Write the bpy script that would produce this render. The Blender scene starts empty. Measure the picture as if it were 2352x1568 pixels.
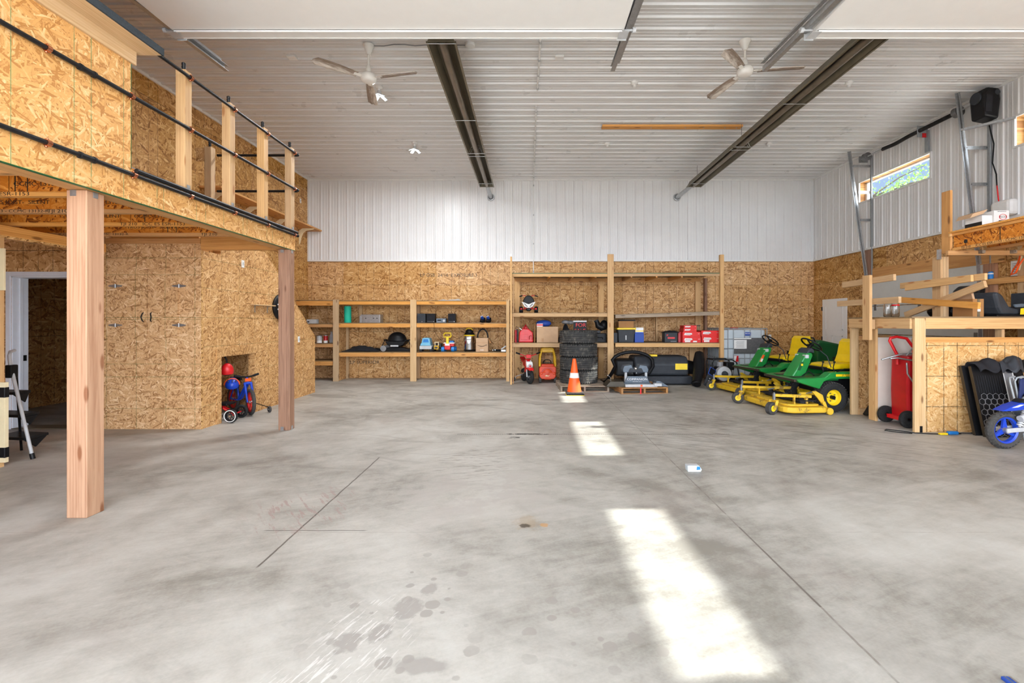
# light levels
WORLD_CLOUD, WORLD_K, SUN_E, EXPO, LED_W, ZENITH = 8.0, 1.0, 13.0, 0.22, 75, 31.0
import bpy, bmesh, math, random
from mathutils import Vector, Matrix, Euler
random.seed(7)
SC = bpy.context.scene
COL = SC.collection
PI = math.pi
F = 1075.0; VX = 1217.0; VY = 740.0; EYE = 1.459          # measured camera geometry of the photograph (pixels, metres)
XL, XR, YB, ZC, ZS = -5.80, 7.43, 12.25, 5.208, 3.077     # room: side walls, rear wall, ceiling, bottom of the steel siding
def PX(x, Y): return (x - VX) * Y / F
def PZ(y, Y): return EYE + (VY - y) * Y / F
def R(d): return math.radians(d)

# ------------------------------------------------------------------ materials
MATS = {}
class NT:
    def __init__(s, name):
        s.m = bpy.data.materials.new(name); s.m.use_nodes = True
        s.t = s.m.node_tree; s.t.nodes.clear()
        s.out = s.n('ShaderNodeOutputMaterial'); s.b = s.n('ShaderNodeBsdfPrincipled')
        s.l(s.b.outputs[0], s.out.inputs[0])
    def n(s, typ, **kw):
        x = s.t.nodes.new(typ)
        for k, v in kw.items(): setattr(x, k, v)
        return x
    def l(s, a, b): s.t.links.new(a, b)
    def inp(s, sock, v):
        if hasattr(v, 'is_output'): s.l(v, sock)
        else: sock.default_value = v
    def math(s, op, a, b=None, c=None, clamp=False):
        x = s.n('ShaderNodeMath', operation=op); x.use_clamp = clamp
        s.inp(x.inputs[0], a)
        if b is not None: s.inp(x.inputs[1], b)
        if c is not None: s.inp(x.inputs[2], c)
        return x.outputs[0]
    def mix(s, f, a, b, blend='MIX'):
        x = s.n('ShaderNodeMix', data_type='RGBA', blend_type=blend)
        s.inp(x.inputs['Factor'], f)
        s.inp(x.inputs['A'], a if hasattr(a, 'is_output') else (*a, 1) if len(a) == 3 else a)
        s.inp(x.inputs['B'], b if hasattr(b, 'is_output') else (*b, 1) if len(b) == 3 else b)
        return [o for o in x.outputs if o.type == 'RGBA'][0]
    def mapping(s, v, scale=(1, 1, 1), rot=(0, 0, 0), loc=(0, 0, 0)):
        x = s.n('ShaderNodeMapping', vector_type='TEXTURE'); s.l(v, x.inputs[0])      # turned first, then scaled
        x.inputs['Location'].default_value = loc; x.inputs['Rotation'].default_value = rot; x.inputs['Scale'].default_value = tuple(1 / q for q in scale)
        return x.outputs[0]
    def noise(s, v, scale=5, detail=2, rough=.5, dim='3D', dist=0):
        x = s.n('ShaderNodeTexNoise', noise_dimensions=dim); s.l(v, x.inputs['Vector'])
        x.inputs['Scale'].default_value = scale; x.inputs['Detail'].default_value = detail
        x.inputs['Roughness'].default_value = rough; x.inputs['Distortion'].default_value = dist
        return x.outputs[0]
    def ramp(s, f, stops, interp='LINEAR'):
        x = s.n('ShaderNodeValToRGB'); s.l(f, x.inputs[0]); e = x.color_ramp.elements
        x.color_ramp.interpolation = interp
        while len(e) > 1: e.remove(e[-1])
        for i, (p, c) in enumerate(stops):
            k = e[0] if i == 0 else e.new(p)
            k.position = p; k.color = (*c, 1) if len(c) == 3 else c
        return x.outputs[0]
    def smooth(s, f, a, b, lo=0., hi=1.):
        x = s.n('ShaderNodeMapRange', interpolation_type='SMOOTHSTEP'); s.inp(x.inputs[0], f)
        for i, v in enumerate((a, b, lo, hi)): x.inputs[i + 1].default_value = v
        return x.outputs[0]
    def tex(s):
        x = s.n('ShaderNodeAttribute'); x.attribute_name = 'tex'; return x.outputs['Vector']
    def bump(s, h, st=.3, d=.002):
        x = s.n('ShaderNodeBump'); s.l(h, x.inputs['Height']); x.inputs['Strength'].default_value = st; x.inputs['Distance'].default_value = d
        s.l(x.outputs[0], s.b.inputs['Normal'])
    def fin(s, col=None, rough=.5, metal=0., spec=None):
        if col is not None: s.inp(s.b.inputs['Base Color'], col if hasattr(col, 'is_output') else (*col, 1))
        s.inp(s.b.inputs['Roughness'], rough); s.inp(s.b.inputs['Metallic'], metal)
        if spec is not None: s.b.inputs['Specular IOR Level'].default_value = spec
        return s.m
def lin(r, g, b):
    f = lambda c: c / 255 / 12.92 if c <= 10 else ((c / 255 + .055) / 1.055) ** 2.4
    return (f(r), f(g), f(b))
def simple(name, col, rough=.5, metal=0., var=.12, scale=9, spec=None, coat=0):
    """plain material with slight uneven colour and gloss; col in sRGB 0..255"""
    if name in MATS: return MATS[name]
    t = NT(name); c = lin(*col)
    tc = t.n('ShaderNodeTexCoord').outputs['Object']
    n = t.noise(tc, scale, 3, .6)
    d = tuple(x * (1 - var) for x in c); h = tuple(min(1, x * (1 + var)) for x in c)
    cc = t.ramp(n, [(.3, d), (.7, h)])
    r = t.math('MULTIPLY_ADD', n, .16, rough - .08)
    MATS[name] = t.fin(cc, r, metal, spec)
    if coat: t.b.inputs['Coat Weight'].default_value = coat
    return MATS[name]
def osb(name, dark, mid, light, gu=None, gv=None, lc=(28, 24, 12), turn=0., flake=(.12, .014), lw=.0042, sheet=None):
    """oriented strand board: overlapping long wood flakes in several directions, plus printed or nailed grid lines"""
    t = NT(name); v = t.tex()
    warp = t.n('ShaderNodeTexNoise', noise_dimensions='2D'); t.l(v, warp.inputs['Vector']); warp.inputs['Scale'].default_value = 22; warp.inputs['Detail'].default_value = 1
    vw = t.n('ShaderNodeVectorMath', operation='MULTIPLY_ADD'); t.l(warp.outputs['Color'], vw.inputs[0]); vw.inputs[1].default_value = (.012, .012, 0); t.l(v, vw.inputs[2])
    vw = vw.outputs[0]
    best = tone = None
    for k, (a, sc) in enumerate(((14, 1.0), (-27, 1.25), (46, .9), (-62, .8), (-4, 1.5), (78, .7))):
        m = t.mapping(vw, (1 / (flake[0] * sc), 1 / (flake[1] * (.75 + .5 * sc)), 1), (0, 0, R(a + turn)), (0, 0, 0))
        m2 = t.n('ShaderNodeVectorMath', operation='ADD'); t.l(m, m2.inputs[0]); m2.inputs[1].default_value = (k * 13.1, k * 7.7, 0)
        vo = t.n('ShaderNodeTexVoronoi', voronoi_dimensions='2D', feature='F1'); t.l(m2.outputs[0], vo.inputs['Vector']); vo.inputs['Scale'].default_value = 1
        sp = t.n('ShaderNodeSeparateColor'); t.l(vo.outputs['Color'], sp.inputs[0])
        edge = t.math('MULTIPLY', vo.outputs['Distance'], -.3)
        tn = t.math('ADD', sp.outputs[1], edge)
        if best is None: best, tone = sp.outputs[0], tn
        else:
            g = t.math('GREATER_THAN', sp.outputs[0], best)
            mx = t.n('ShaderNodeMix'); t.l(g, mx.inputs['Factor']); t.l(tone, mx.inputs['A']); t.l(tn, mx.inputs['B'])
            tone = mx.outputs[0]; best = t.math('MAXIMUM', sp.outputs[0], best)
    fine = t.noise(t.mapping(vw, (60, 260, 1), (0, 0, R(turn))), 1, 2, .6, '2D')
    big = t.noise(v, 1.4, 2, .5, '2D')
    tone = t.math('ADD', tone, t.math('MULTIPLY_ADD', fine, .34, -.17))
    tone = t.math('ADD', tone, t.math('MULTIPLY_ADD', big, .3, -.15))
    L = [lin(*q) for q in (dark, mid, light)]; mixc = lambda p, q, f: tuple(p[i] * (1 - f) + q[i] * f for i in range(3))
    c = t.ramp(tone, [(0, L[0]), (.05, mixc(L[0], L[1], .35)), (.12, mixc(L[0], L[1], .72)), (.26, mixc(L[0], L[1], .92)), (.5, L[1]), (.75, mixc(L[1], L[2], .35)), (.93, mixc(L[1], L[2], .75)), (1.0, L[2])])
    if sheet:
        sn = t.n('ShaderNodeVectorMath', operation='FLOOR'); t.l(t.mapping(v, (1 / sheet[0], 1 / sheet[1], 1)), sn.inputs[0])
        wn_ = t.n('ShaderNodeTexWhiteNoise', noise_dimensions='2D'); t.l(sn.outputs[0], wn_.inputs['Vector'])
        hs = t.n('ShaderNodeHueSaturation'); t.l(c, hs.inputs['Color']); t.l(t.math('MULTIPLY_ADD', wn_.outputs[0], .16, .92), hs.inputs['Value']); t.l(t.math('MULTIPLY_ADD', wn_.outputs[0], -.12, 1.06), hs.inputs['Saturation']); c = hs.outputs[0]
    if gu or gv:
        sx = t.n('ShaderNodeSeparateXYZ'); t.l(v, sx.inputs[0]); tot = None
        def line(co, per, off=0., w=lw):
            q = t.math('PINGPONG', t.math('ADD', co, off), per / 2)
            return t.math('LESS_THAN', q, w / 2)
        if gu: 
            for per, off, w in gu:
                q = line(sx.outputs[0], per, off, w); tot = q if tot is None else t.math('MAXIMUM', tot, q)
        if gv:
            for per, off, w in gv:
                q = line(sx.outputs[1], per, off, w); tot = q if tot is None else t.math('MAXIMUM', tot, q)
        brk = t.smooth(t.noise(v, 9, 2, .6, '2D'), .3, .52)
        tot = t.math('MULTIPLY', tot, t.math('MULTIPLY_ADD', brk, .55, .35))
        c = t.mix(tot, c, lin(*lc))
    t.bump(tone, .25, .002)
    MATS[name] = t.fin(c, .62, 0, .3); return t.m
def wood(name, base, dark, knot=(96, 52, 22), grain=1., rough=.6, var=.16):
    """sawn softwood, the grain runs along the longest side of every board"""
    t = NT(name); v = t.tex()
    oi = t.n('ShaderNodeObjectInfo').outputs['Random']
    m = t.mapping(v, (1.1, 17 * grain, 17 * grain))
    n1 = t.noise(m, 1.6, 4, .62, dist=.6)
    w = t.n('ShaderNodeTexWave', wave_type='BANDS', bands_direction='Y'); t.l(t.mapping(v, (.35, 13, 10)), w.inputs['Vector'])
    w.inputs['Scale'].default_value = 1; w.inputs['Distortion'].default_value = 5.5; w.inputs['Detail'].default_value = 2; w.inputs['Detail Scale'].default_value = 1.1
    f = t.math('ADD', t.math('MULTIPLY', n1, .86), t.math('MULTIPLY', w.outputs[0], .14))
    c = t.ramp(f, [(.25, lin(*dark)), (.62, lin(*base)), (.9, tuple(min(1, x * 1.14) for x in lin(*base)))])
    kn = t.n('ShaderNodeTexVoronoi', voronoi_dimensions='3D'); t.l(t.mapping(v, (2.6, 9, 9)), kn.inputs['Vector']); kn.inputs['Scale'].default_value = 1.0
    kf = t.smooth(kn.outputs['Distance'], .10, .21, 1, 0)
    c = t.mix(t.math('MULTIPLY', kf, .75), c, lin(*knot))
    hs = t.n('ShaderNodeHueSaturation'); t.l(c, hs.inputs['Color'])
    t.l(t.math('MULTIPLY_ADD', oi, 2 * var, 1 - var), hs.inputs['Value']); t.l(t.math('MULTIPLY_ADD', oi, .16, .9), hs.inputs['Saturation'])
    t.bump(n1, .15, .001)
    MATS[name] = t.fin(hs.outputs[0], rough, 0, .3); return t.m
NL = .0052
G16 = [(.4064, 0, NL), (.8128, .2032, NL)]
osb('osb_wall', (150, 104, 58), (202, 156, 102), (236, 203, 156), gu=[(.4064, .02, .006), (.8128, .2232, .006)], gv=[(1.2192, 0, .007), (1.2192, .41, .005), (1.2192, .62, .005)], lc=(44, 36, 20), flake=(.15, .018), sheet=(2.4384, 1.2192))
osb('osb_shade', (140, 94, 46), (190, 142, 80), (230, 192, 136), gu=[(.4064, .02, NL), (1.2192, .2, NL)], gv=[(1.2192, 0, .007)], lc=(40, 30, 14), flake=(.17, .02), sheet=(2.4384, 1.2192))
osb('osb_closet', (156, 112, 70), (208, 164, 116), (240, 212, 170), gu=[(.8128, .1, NL), (.6096, .33, .004)], gv=[(.4064, .1, .005)], lc=(88, 100, 50), flake=(.10, .012), turn=88)
osb('osb_stair', (152, 106, 60), (204, 157, 102), (238, 205, 156), gu=[(.4064, .1, .004)], gv=[(.4064, .1, .005)], lc=(92, 90, 44), flake=(.095, .013), turn=30)
osb('osb_face', (176, 122, 64), (212, 160, 96), (240, 206, 154), gu=[(.6096, .2, .006), (.4064, .33, .005)], gv=[(2.2, .5, .005)], lc=(96, 132, 84), flake=(.12, .013), turn=8)
osb('osb_joist', (120, 58, 12), (204, 124, 38), (232, 168, 82), flake=(.13, .018), gu=[(1.3, .3, .006)], lc=(30, 18, 8))
osb('osb_bench', (184, 134, 76), (210, 166, 108), (234, 204, 156), gu=[(.4064, .0, .009), (.8128, .18, .009)], gv=[(.4064, .07, .008)], lc=(40, 36, 26), flake=(.13, .015))
osb('osb_plain', (142, 98, 54), (202, 155, 100), (238, 204, 154), flake=(.10, .012), turn=85)
osb('osb_edge', (120, 78, 34), (206, 160, 100), (236, 200, 146), flake=(.05, .012))
wood('pine', (205, 167, 119), (184, 142, 94), knot=(150, 92, 44))
wood('pine_warm', (210, 156, 92), (182, 124, 64))
wood('pine_pale', (206, 175, 133), (188, 151, 104))
wood('fir_post', (178, 143, 117), (148, 108, 84), knot=(112, 66, 40), grain=1.3)
wood('fir_red', (164, 124, 98), (122, 86, 66), knot=(100, 62, 40), grain=1.2)
wood('grey_wood', (160, 144, 126), (116, 102, 88), knot=(86, 74, 62))
wood('pallet_wood', (176, 132, 86), (126, 86, 50))
wood('shelf_board', (150, 122, 84), (112, 86, 54))
simple('steel_white', (228, 228, 228), .34, 0, .02, 3)
simple('ceiling_white', (216, 216, 215), .3, 0, .02, 3)
simple('trim_white', (232, 232, 230), .4, 0, .03)
simple('door_white', (244, 244, 242), .5, 0, .01)
simple('door_grey', (206, 206, 202), .5, 0, .03)
simple('paint_white', (228, 232, 240), .45, 0, .03)
simple('galv', (178, 180, 182), .34, .75, .14, 30)
simple('galv_dark', (120, 120, 122), .4, .7, .16, 24)
simple('zinc', (150, 155, 158), .5, .3, .1, 20)
simple('chrome', (220, 222, 226), .16, 1., .05)
simple('copper', (214, 140, 106), .24, 1., .1, 60)
simple('black_iron', (32, 32, 34), .42, .25, .25, 40, spec=.35)
simple('black', (20, 20, 22), .45, 0, .2, 20, spec=.22)
simple('black_soft', (34, 34, 38), .8, 0, .25, 14, spec=.22)
simple('rubber', (42, 42, 42), .78, 0, .3, 40, spec=.22)
simple('rubber_dusty', (66, 64, 62), .85, 0, .25, 30)
simple('dark_grey', (54, 57, 62), .5, 0, .15, spec=.22)
simple('slate', (92, 104, 116), .5, .1, .14, 16)
simple('mid_grey', (132, 132, 134), .5, 0, .12)
simple('light_grey', (186, 188, 190), .5, 0, .1)
simple('white', (236, 236, 234), .45, 0, .04)
simple('cream', (232, 216, 176), .5, 0, .05)
simple('red', (206, 24, 30), .38, 0, .1)
simple('red_deep', (176, 16, 26), .35, 0, .1)
simple('red_box', (222, 32, 30), .5, 0, .06)
simple('orange', (240, 92, 26), .5, 0, .08)
simple('toy_orange', (222, 76, 40), .45, 0, .07)
simple('toy_yellow', (226, 176, 18), .42, 0, .07)
simple('yellow', (240, 206, 30), .42, 0, .08)
simple('deck_yellow', (214, 174, 34), .5, 0, .14, 12)
simple('seat_yellow', (242, 204, 8), .4, 0, .05)
simple('green', (24, 128, 56), .36, 0, .1, 6)
simple('green_dark', (12, 84, 38), .42, 0, .1, 6)
simple('blue', (20, 66, 186), .36, 0, .1)
simple('navy', (34, 46, 92), .75, 0, .14)
simple('sky_blue', (112, 176, 206), .45, 0, .07)
simple('toy_blue', (24, 116, 190), .42, 0, .08)
simple('teal', (24, 180, 148), .65, 0, .06)
simple('carton', (190, 156, 122), .75, 0, .06)
simple('carton_dark', (160, 114, 66), .75, 0, .07)
simple('paper', (238, 238, 236), .7, 0, .03)
simple('ink', (26, 24, 22), .7, 0, .1)
simple('ink_blue', (34, 72, 160), .6, 0, .05)
simple('bronze', (112, 104, 86), .42, .35, .14, 6)
simple('bronze_dark', (70, 64, 54), .36, .5, .2, 6)
simple('tube_steel', (122, 112, 98), .38, .5, .2, 5)
simple('fan_white', (232, 230, 224), .38, 0, .03)
simple('shingle', (44, 52, 58), .85, 0, .3, 60)
simple('ibc_plastic', (198, 208, 214), .4, 0, .05, 4)
simple('drywall', (218, 208, 196), .8, 0, .03)
simple('concrete_out', (206, 204, 200), .85, 0, .06, 2)
simple('bark', (58, 50, 40), .9, 0, .2, 10)
simple('leaf', (96, 138, 52), .55, 0, .25, 3)
def glass_mat():
    t = NT('glass'); t.b.inputs['Transmission Weight'].default_value = 1; t.b.inputs['IOR'].default_value = 1.45
    m = t.fin((1, 1, 1), .02); MATS['glass'] = m
    # window pane: thin sheet that lets daylight straight through with a faint reflection
    t = NT('window_pane'); t.t.nodes.remove(t.b)
    tr = t.n('ShaderNodeBsdfTransparent'); tr.inputs[0].default_value = (.96, .98, .97, 1)
    gl = t.n('ShaderNodeBsdfGlossy'); gl.inputs['Roughness'].default_value = .02
    tc = t.n('ShaderNodeTexCoord').outputs['Object']
    fr = t.math('MULTIPLY_ADD', t.noise(tc, 2, 1), .02, .03)
    mx = t.n('ShaderNodeMixShader'); t.l(fr, mx.inputs[0]); t.l(tr.outputs[0], mx.inputs[1]); t.l(gl.outputs[0], mx.inputs[2]); t.l(mx.outputs[0], t.out.inputs[0])
    MATS['window_pane'] = t.m
    t = NT('lamp_glow'); t.b.inputs['Emission Color'].default_value = (.92, .97, 1, 1); t.b.inputs['Emission Strength'].default_value = 14
    tc = t.n('ShaderNodeTexCoord').outputs['Object']; MATS['lamp_glow'] = t.fin(t.ramp(t.noise(tc, 8), [(.3, (.85, .9, .95)), (.7, (1, 1, 1))]), .4)
    # fan blade: white with brown dust streaks along the blade edge
    t = NT('fan_blade'); v = t.n('ShaderNodeTexCoord').outputs['Object']
    at = t.tex(); sx = t.n('ShaderNodeSeparateXYZ'); t.l(at, sx.inputs[0])
    n = t.noise(t.mapping(at, (6, 30, 1)), 1, 4, .7)
    e = t.math('MULTIPLY_ADD', sx.outputs[1], 3.5, .62)
    f = t.smooth(t.math('ADD', e, t.math('MULTIPLY_ADD', n, 1.0, -.5)), .28, .8, 0, 1)
    MATS['fan_blade'] = t.fin(t.mix(t.math('MULTIPLY', f, .85), lin(222, 214, 204), lin(104, 80, 60)), .5)
    # worn yellow deck paint with rust and dried clippings
    t = NT('deck_worn'); v = t.n('ShaderNodeTexCoord').outputs['Object']
    n = t.noise(v, 9, 5, .7); f = t.smooth(n, .53, .64)
    MATS['deck_worn'] = t.fin(t.mix(t.math('MULTIPLY', f, .8), lin(222, 180, 44), lin(112, 82, 48)), .6)
    # tyre rubber with pale dust
    t = NT('tyre'); v = t.n('ShaderNodeTexCoord').outputs['Object']
    n = t.noise(v, 14, 4, .65); MATS['tyre'] = t.fin(t.ramp(n, [(.35, lin(46, 46, 46)), (.55, lin(64, 63, 61)), (.75, lin(124, 118, 108))]), .8, 0, .3)
    t = NT('bin_mesh'); v = t.tex()
    MATS['bin_mesh'] = t.fin(lin(40, 40, 42), .5)
glass_mat()
def concrete():
    t = NT('concrete'); v = t.n('ShaderNodeTexCoord').outputs['Object']
    sx = t.n('ShaderNodeSeparateXYZ'); t.l(v, sx.inputs[0]); X, Y = sx.outputs[0], sx.outputs[1]
    n1 = t.noise(v, .55, 6, .62, '2D', .4); n2 = t.noise(v, 3.2, 5, .68, '2D'); n3 = t.noise(v, 60, 2, .6, '2D')
    sweep = t.noise(t.mapping(v, (1.5, 9, 1), (0, 0, R(24))), 1.3, 5, .72, '2D', .5)
    f = t.math('ADD', t.math('MULTIPLY', n1, .54), t.math('MULTIPLY', n2, .26))
    f = t.math('ADD', f, t.math('MULTIPLY', sweep, .14)); f = t.math('ADD', f, t.math('MULTIPLY', n3, .06))
    c = t.ramp(f, [(.36, lin(136, 132, 124)), (.46, lin(167, 164, 156)), (.55, lin(184, 181.5, 174)), (.66, lin(197, 195.5, 189))])
    # worn dark patches, heavier deep in the room, and reddish dirt
    wear = t.smooth(t.noise(t.mapping(v, (.8, 2.2, 1), (0, 0, R(-15))), 1.1, 6, .72, '2D', .8), .5, .68)
    c = t.mix(t.math('MULTIPLY', wear, t.smooth(Y, 2.2, 9.5, .16, .52)), c, lin(124, 119, 112))
    redd = t.smooth(t.noise(t.mapping(v, (1, 1, 1), (0, 0, 0), (7, 3, 0)), .8, 4, .6, '2D'), .56, .72)
    c = t.mix(t.math('MULTIPLY', redd, .25), c, lin(156, 145, 139))
    def within(co, a, b, s=.002):
        return t.math('MULTIPLY', t.smooth(co, a - s, a + s), t.smooth(co, b - s, b + s, 1, 0))
    def box(x0, x1, y0, y1, s=.003): return t.math('MULTIPLY', within(X, x0, x1, s), within(Y, y0, y1, s))
    def dab(mask, col, k):
        nonlocal c
        c = t.mix(t.math('MULTIPLY', mask, k), c, lin(*col))
    wob = t.math('MULTIPLY_ADD', t.noise(v, 6, 2, .5, '2D'), .012, -.006)
    Xw = t.math('ADD', X, wob); Yw = t.math('ADD', Y, wob)
    brk = t.smooth(t.noise(v, 7, 3, .7, '2D'), .34, .6)
    # saw-cut joints
    j1 = within(Xw, 1.485, 1.497, .003); dab(t.math('MULTIPLY', j1, t.math('MULTIPLY_ADD', brk, .7, .3)), (120, 112, 104), .75)
    j2 = within(Yw, 3.25, 3.258, .003); dab(t.math('MULTIPLY', j2, brk), (160, 154, 146), .7)
    for y in (7.9,): dab(t.math('MULTIPLY', within(Yw, y, y + .012, .003), brk), (126, 118, 110), .6)
    dab(box(1.486, 1.498, 2.4, 3.34), (92, 84, 78), .7)
    # dark cracks filled with dirt at the viewer's end
    dab(t.math('MULTIPLY', within(Xw, -1.632, -1.619, .002), within(Y, 2.79, 5.06, .02)), (74, 64, 58), .85)
    dab(t.math('MULTIPLY', within(Yw, 3.279, 3.288, .002), within(X, -1.86, -1.15, .02)), (74, 66, 60), .85)
    # tyre track across the floor with an oily stretch
    tr = t.math('LESS_THAN', t.math('PINGPONG', X, .012), .0075)
    dab(t.math('MULTIPLY', box(-.95, 2.6, 6.08, 6.13, .006), tr), (96, 90, 84), .6)
    oil = t.smooth(t.noise(v, 11, 3, .6, '2D'), .40, .5)
    dab(t.math('MULTIPLY', box(-.3, .25, 6.08, 6.15, .02), oil), (40, 36, 32), .85)
    dab(t.math('MULTIPLY', box(-.27, -.1, 5.9, 5.97, .03), oil), (44, 40, 36), .85)
    def spot(x, y, r, sy=1., n=.35, soft=.25, sc=9):
        q = t.math('MULTIPLY', t.math('SUBTRACT', X, x), 1 / r); w = t.math('MULTIPLY', t.math('SUBTRACT', Y, y), 1 / (r * sy))
        d = t.math('SQRT', t.math('ADD', t.math('MULTIPLY', q, q), t.math('MULTIPLY', w, w)))
        d = t.math('ADD', d, t.math('MULTIPLY_ADD', t.noise(v, sc / max(r, .05) * .12, 3, .6, '2D'), 2 * n * 2, -n * 2))
        return t.smooth(d, 1 - soft, 1 + soft, 1, 0)
    dab(spot(-.02, 3.42, .08, 1.3, .5, .5), (156, 134, 102), .5); dab(spot(-.035, 3.36, .035), (66, 54, 42), .85); dab(spot(.10, 3.37, .03), (196, 140, 60), .6)
    # drip stains
    sp = t.n('ShaderNodeTexVoronoi', voronoi_dimensions='2D'); t.l(t.mapping(v, (8, 8, 1)), sp.inputs['Vector']); sp.inputs['Scale'].default_value = 1; sp.inputs['Randomness'].default_value = 1
    ss = t.n('ShaderNodeSeparateColor'); t.l(sp.outputs['Color'], ss.inputs[0])
    rad = t.math('MULTIPLY_ADD', ss.outputs[0], .46, -.16)
    dd = t.math('SUBTRACT', t.math('ADD', sp.outputs['Distance'], t.math('MULTIPLY_ADD', n2, .35, -.17)), rad)
    drop = t.smooth(dd, -.02, .04, 1, 0)
    zone = t.math('MAXIMUM', spot(-.66, 2.45, .42, 1.2, .2, .5), t.math('MAXIMUM', spot(.42, 2.25, .55, .55, .2, .5), spot(-.55, 1.98, .35, .6, .2, .5)))
    dab(t.math('MULTIPLY', drop, zone), (152, 147, 140), .85)
    for (x, y, r, sy) in ((-.62, 2.39, .07, 1.3), (-.70, 2.2, .055, 1.2), (-.46, 1.99, .10, .5), (-.83, 2.14, .06, 1.2), (-.55, 2.56, .04, 1.4), (-.68, 1.85, .07, .4)):
        dab(spot(x, y, r, sy, .3), (150, 145, 139), .8)
    # pale scratches
    sc = t.noise(t.mapping(v, (60, 7, 1), (0, 0, R(-22))), 1, 3, .6, '2D')
    dab(t.math('MULTIPLY', t.smooth(sc, .58, .64), t.math('MAXIMUM', spot(-.78, 2.2, .2, 1.3, .3, .5), spot(-.86, 1.95, .2, .9, .3, .5))), (228, 226, 222), .5)
    # curved scuffs
    dab(t.math('MULTIPLY', t.smooth(t.noise(t.mapping(v, (5, 34, 1), (0, 0, R(12))), 1, 3, .6, '2D'), .56, .64), spot(-.62, 4.9, .42, 1.3, .3, .5)), (132, 126, 118), .75)
    dab(t.math('MULTIPLY', t.smooth(t.noise(t.mapping(v, (2, 22, 1), (0, 0, R(-32))), 1, 4, .65, '2D'), .53, .66), spot(3.4, 6.6, 2.2, .8, .2, .6)), (112, 104, 98), .6)
    dab(t.math('MULTIPLY', t.smooth(t.noise(t.mapping(v, (24, 4, 1), (0, 0, R(38))), 1, 4, .65, '2D'), .54, .64), spot(-1.75, 3.65, .35, 1.2, .3, .5)), (158, 134, 128), .7)
    dab(t.math('MULTIPLY', t.smooth(n2, .45, .6), spot(-.45, 4.1, .75, .9, .25, .5)), (170, 164, 158), .6)
    t.bump(t.math('ADD', n2, t.math('MULTIPLY', n3, .3)), .12, .003)
    r = t.math('MULTIPLY_ADD', n2, .25, .42)
    MATS['concrete'] = t.fin(c, r, 0, .35)
concrete()

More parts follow.
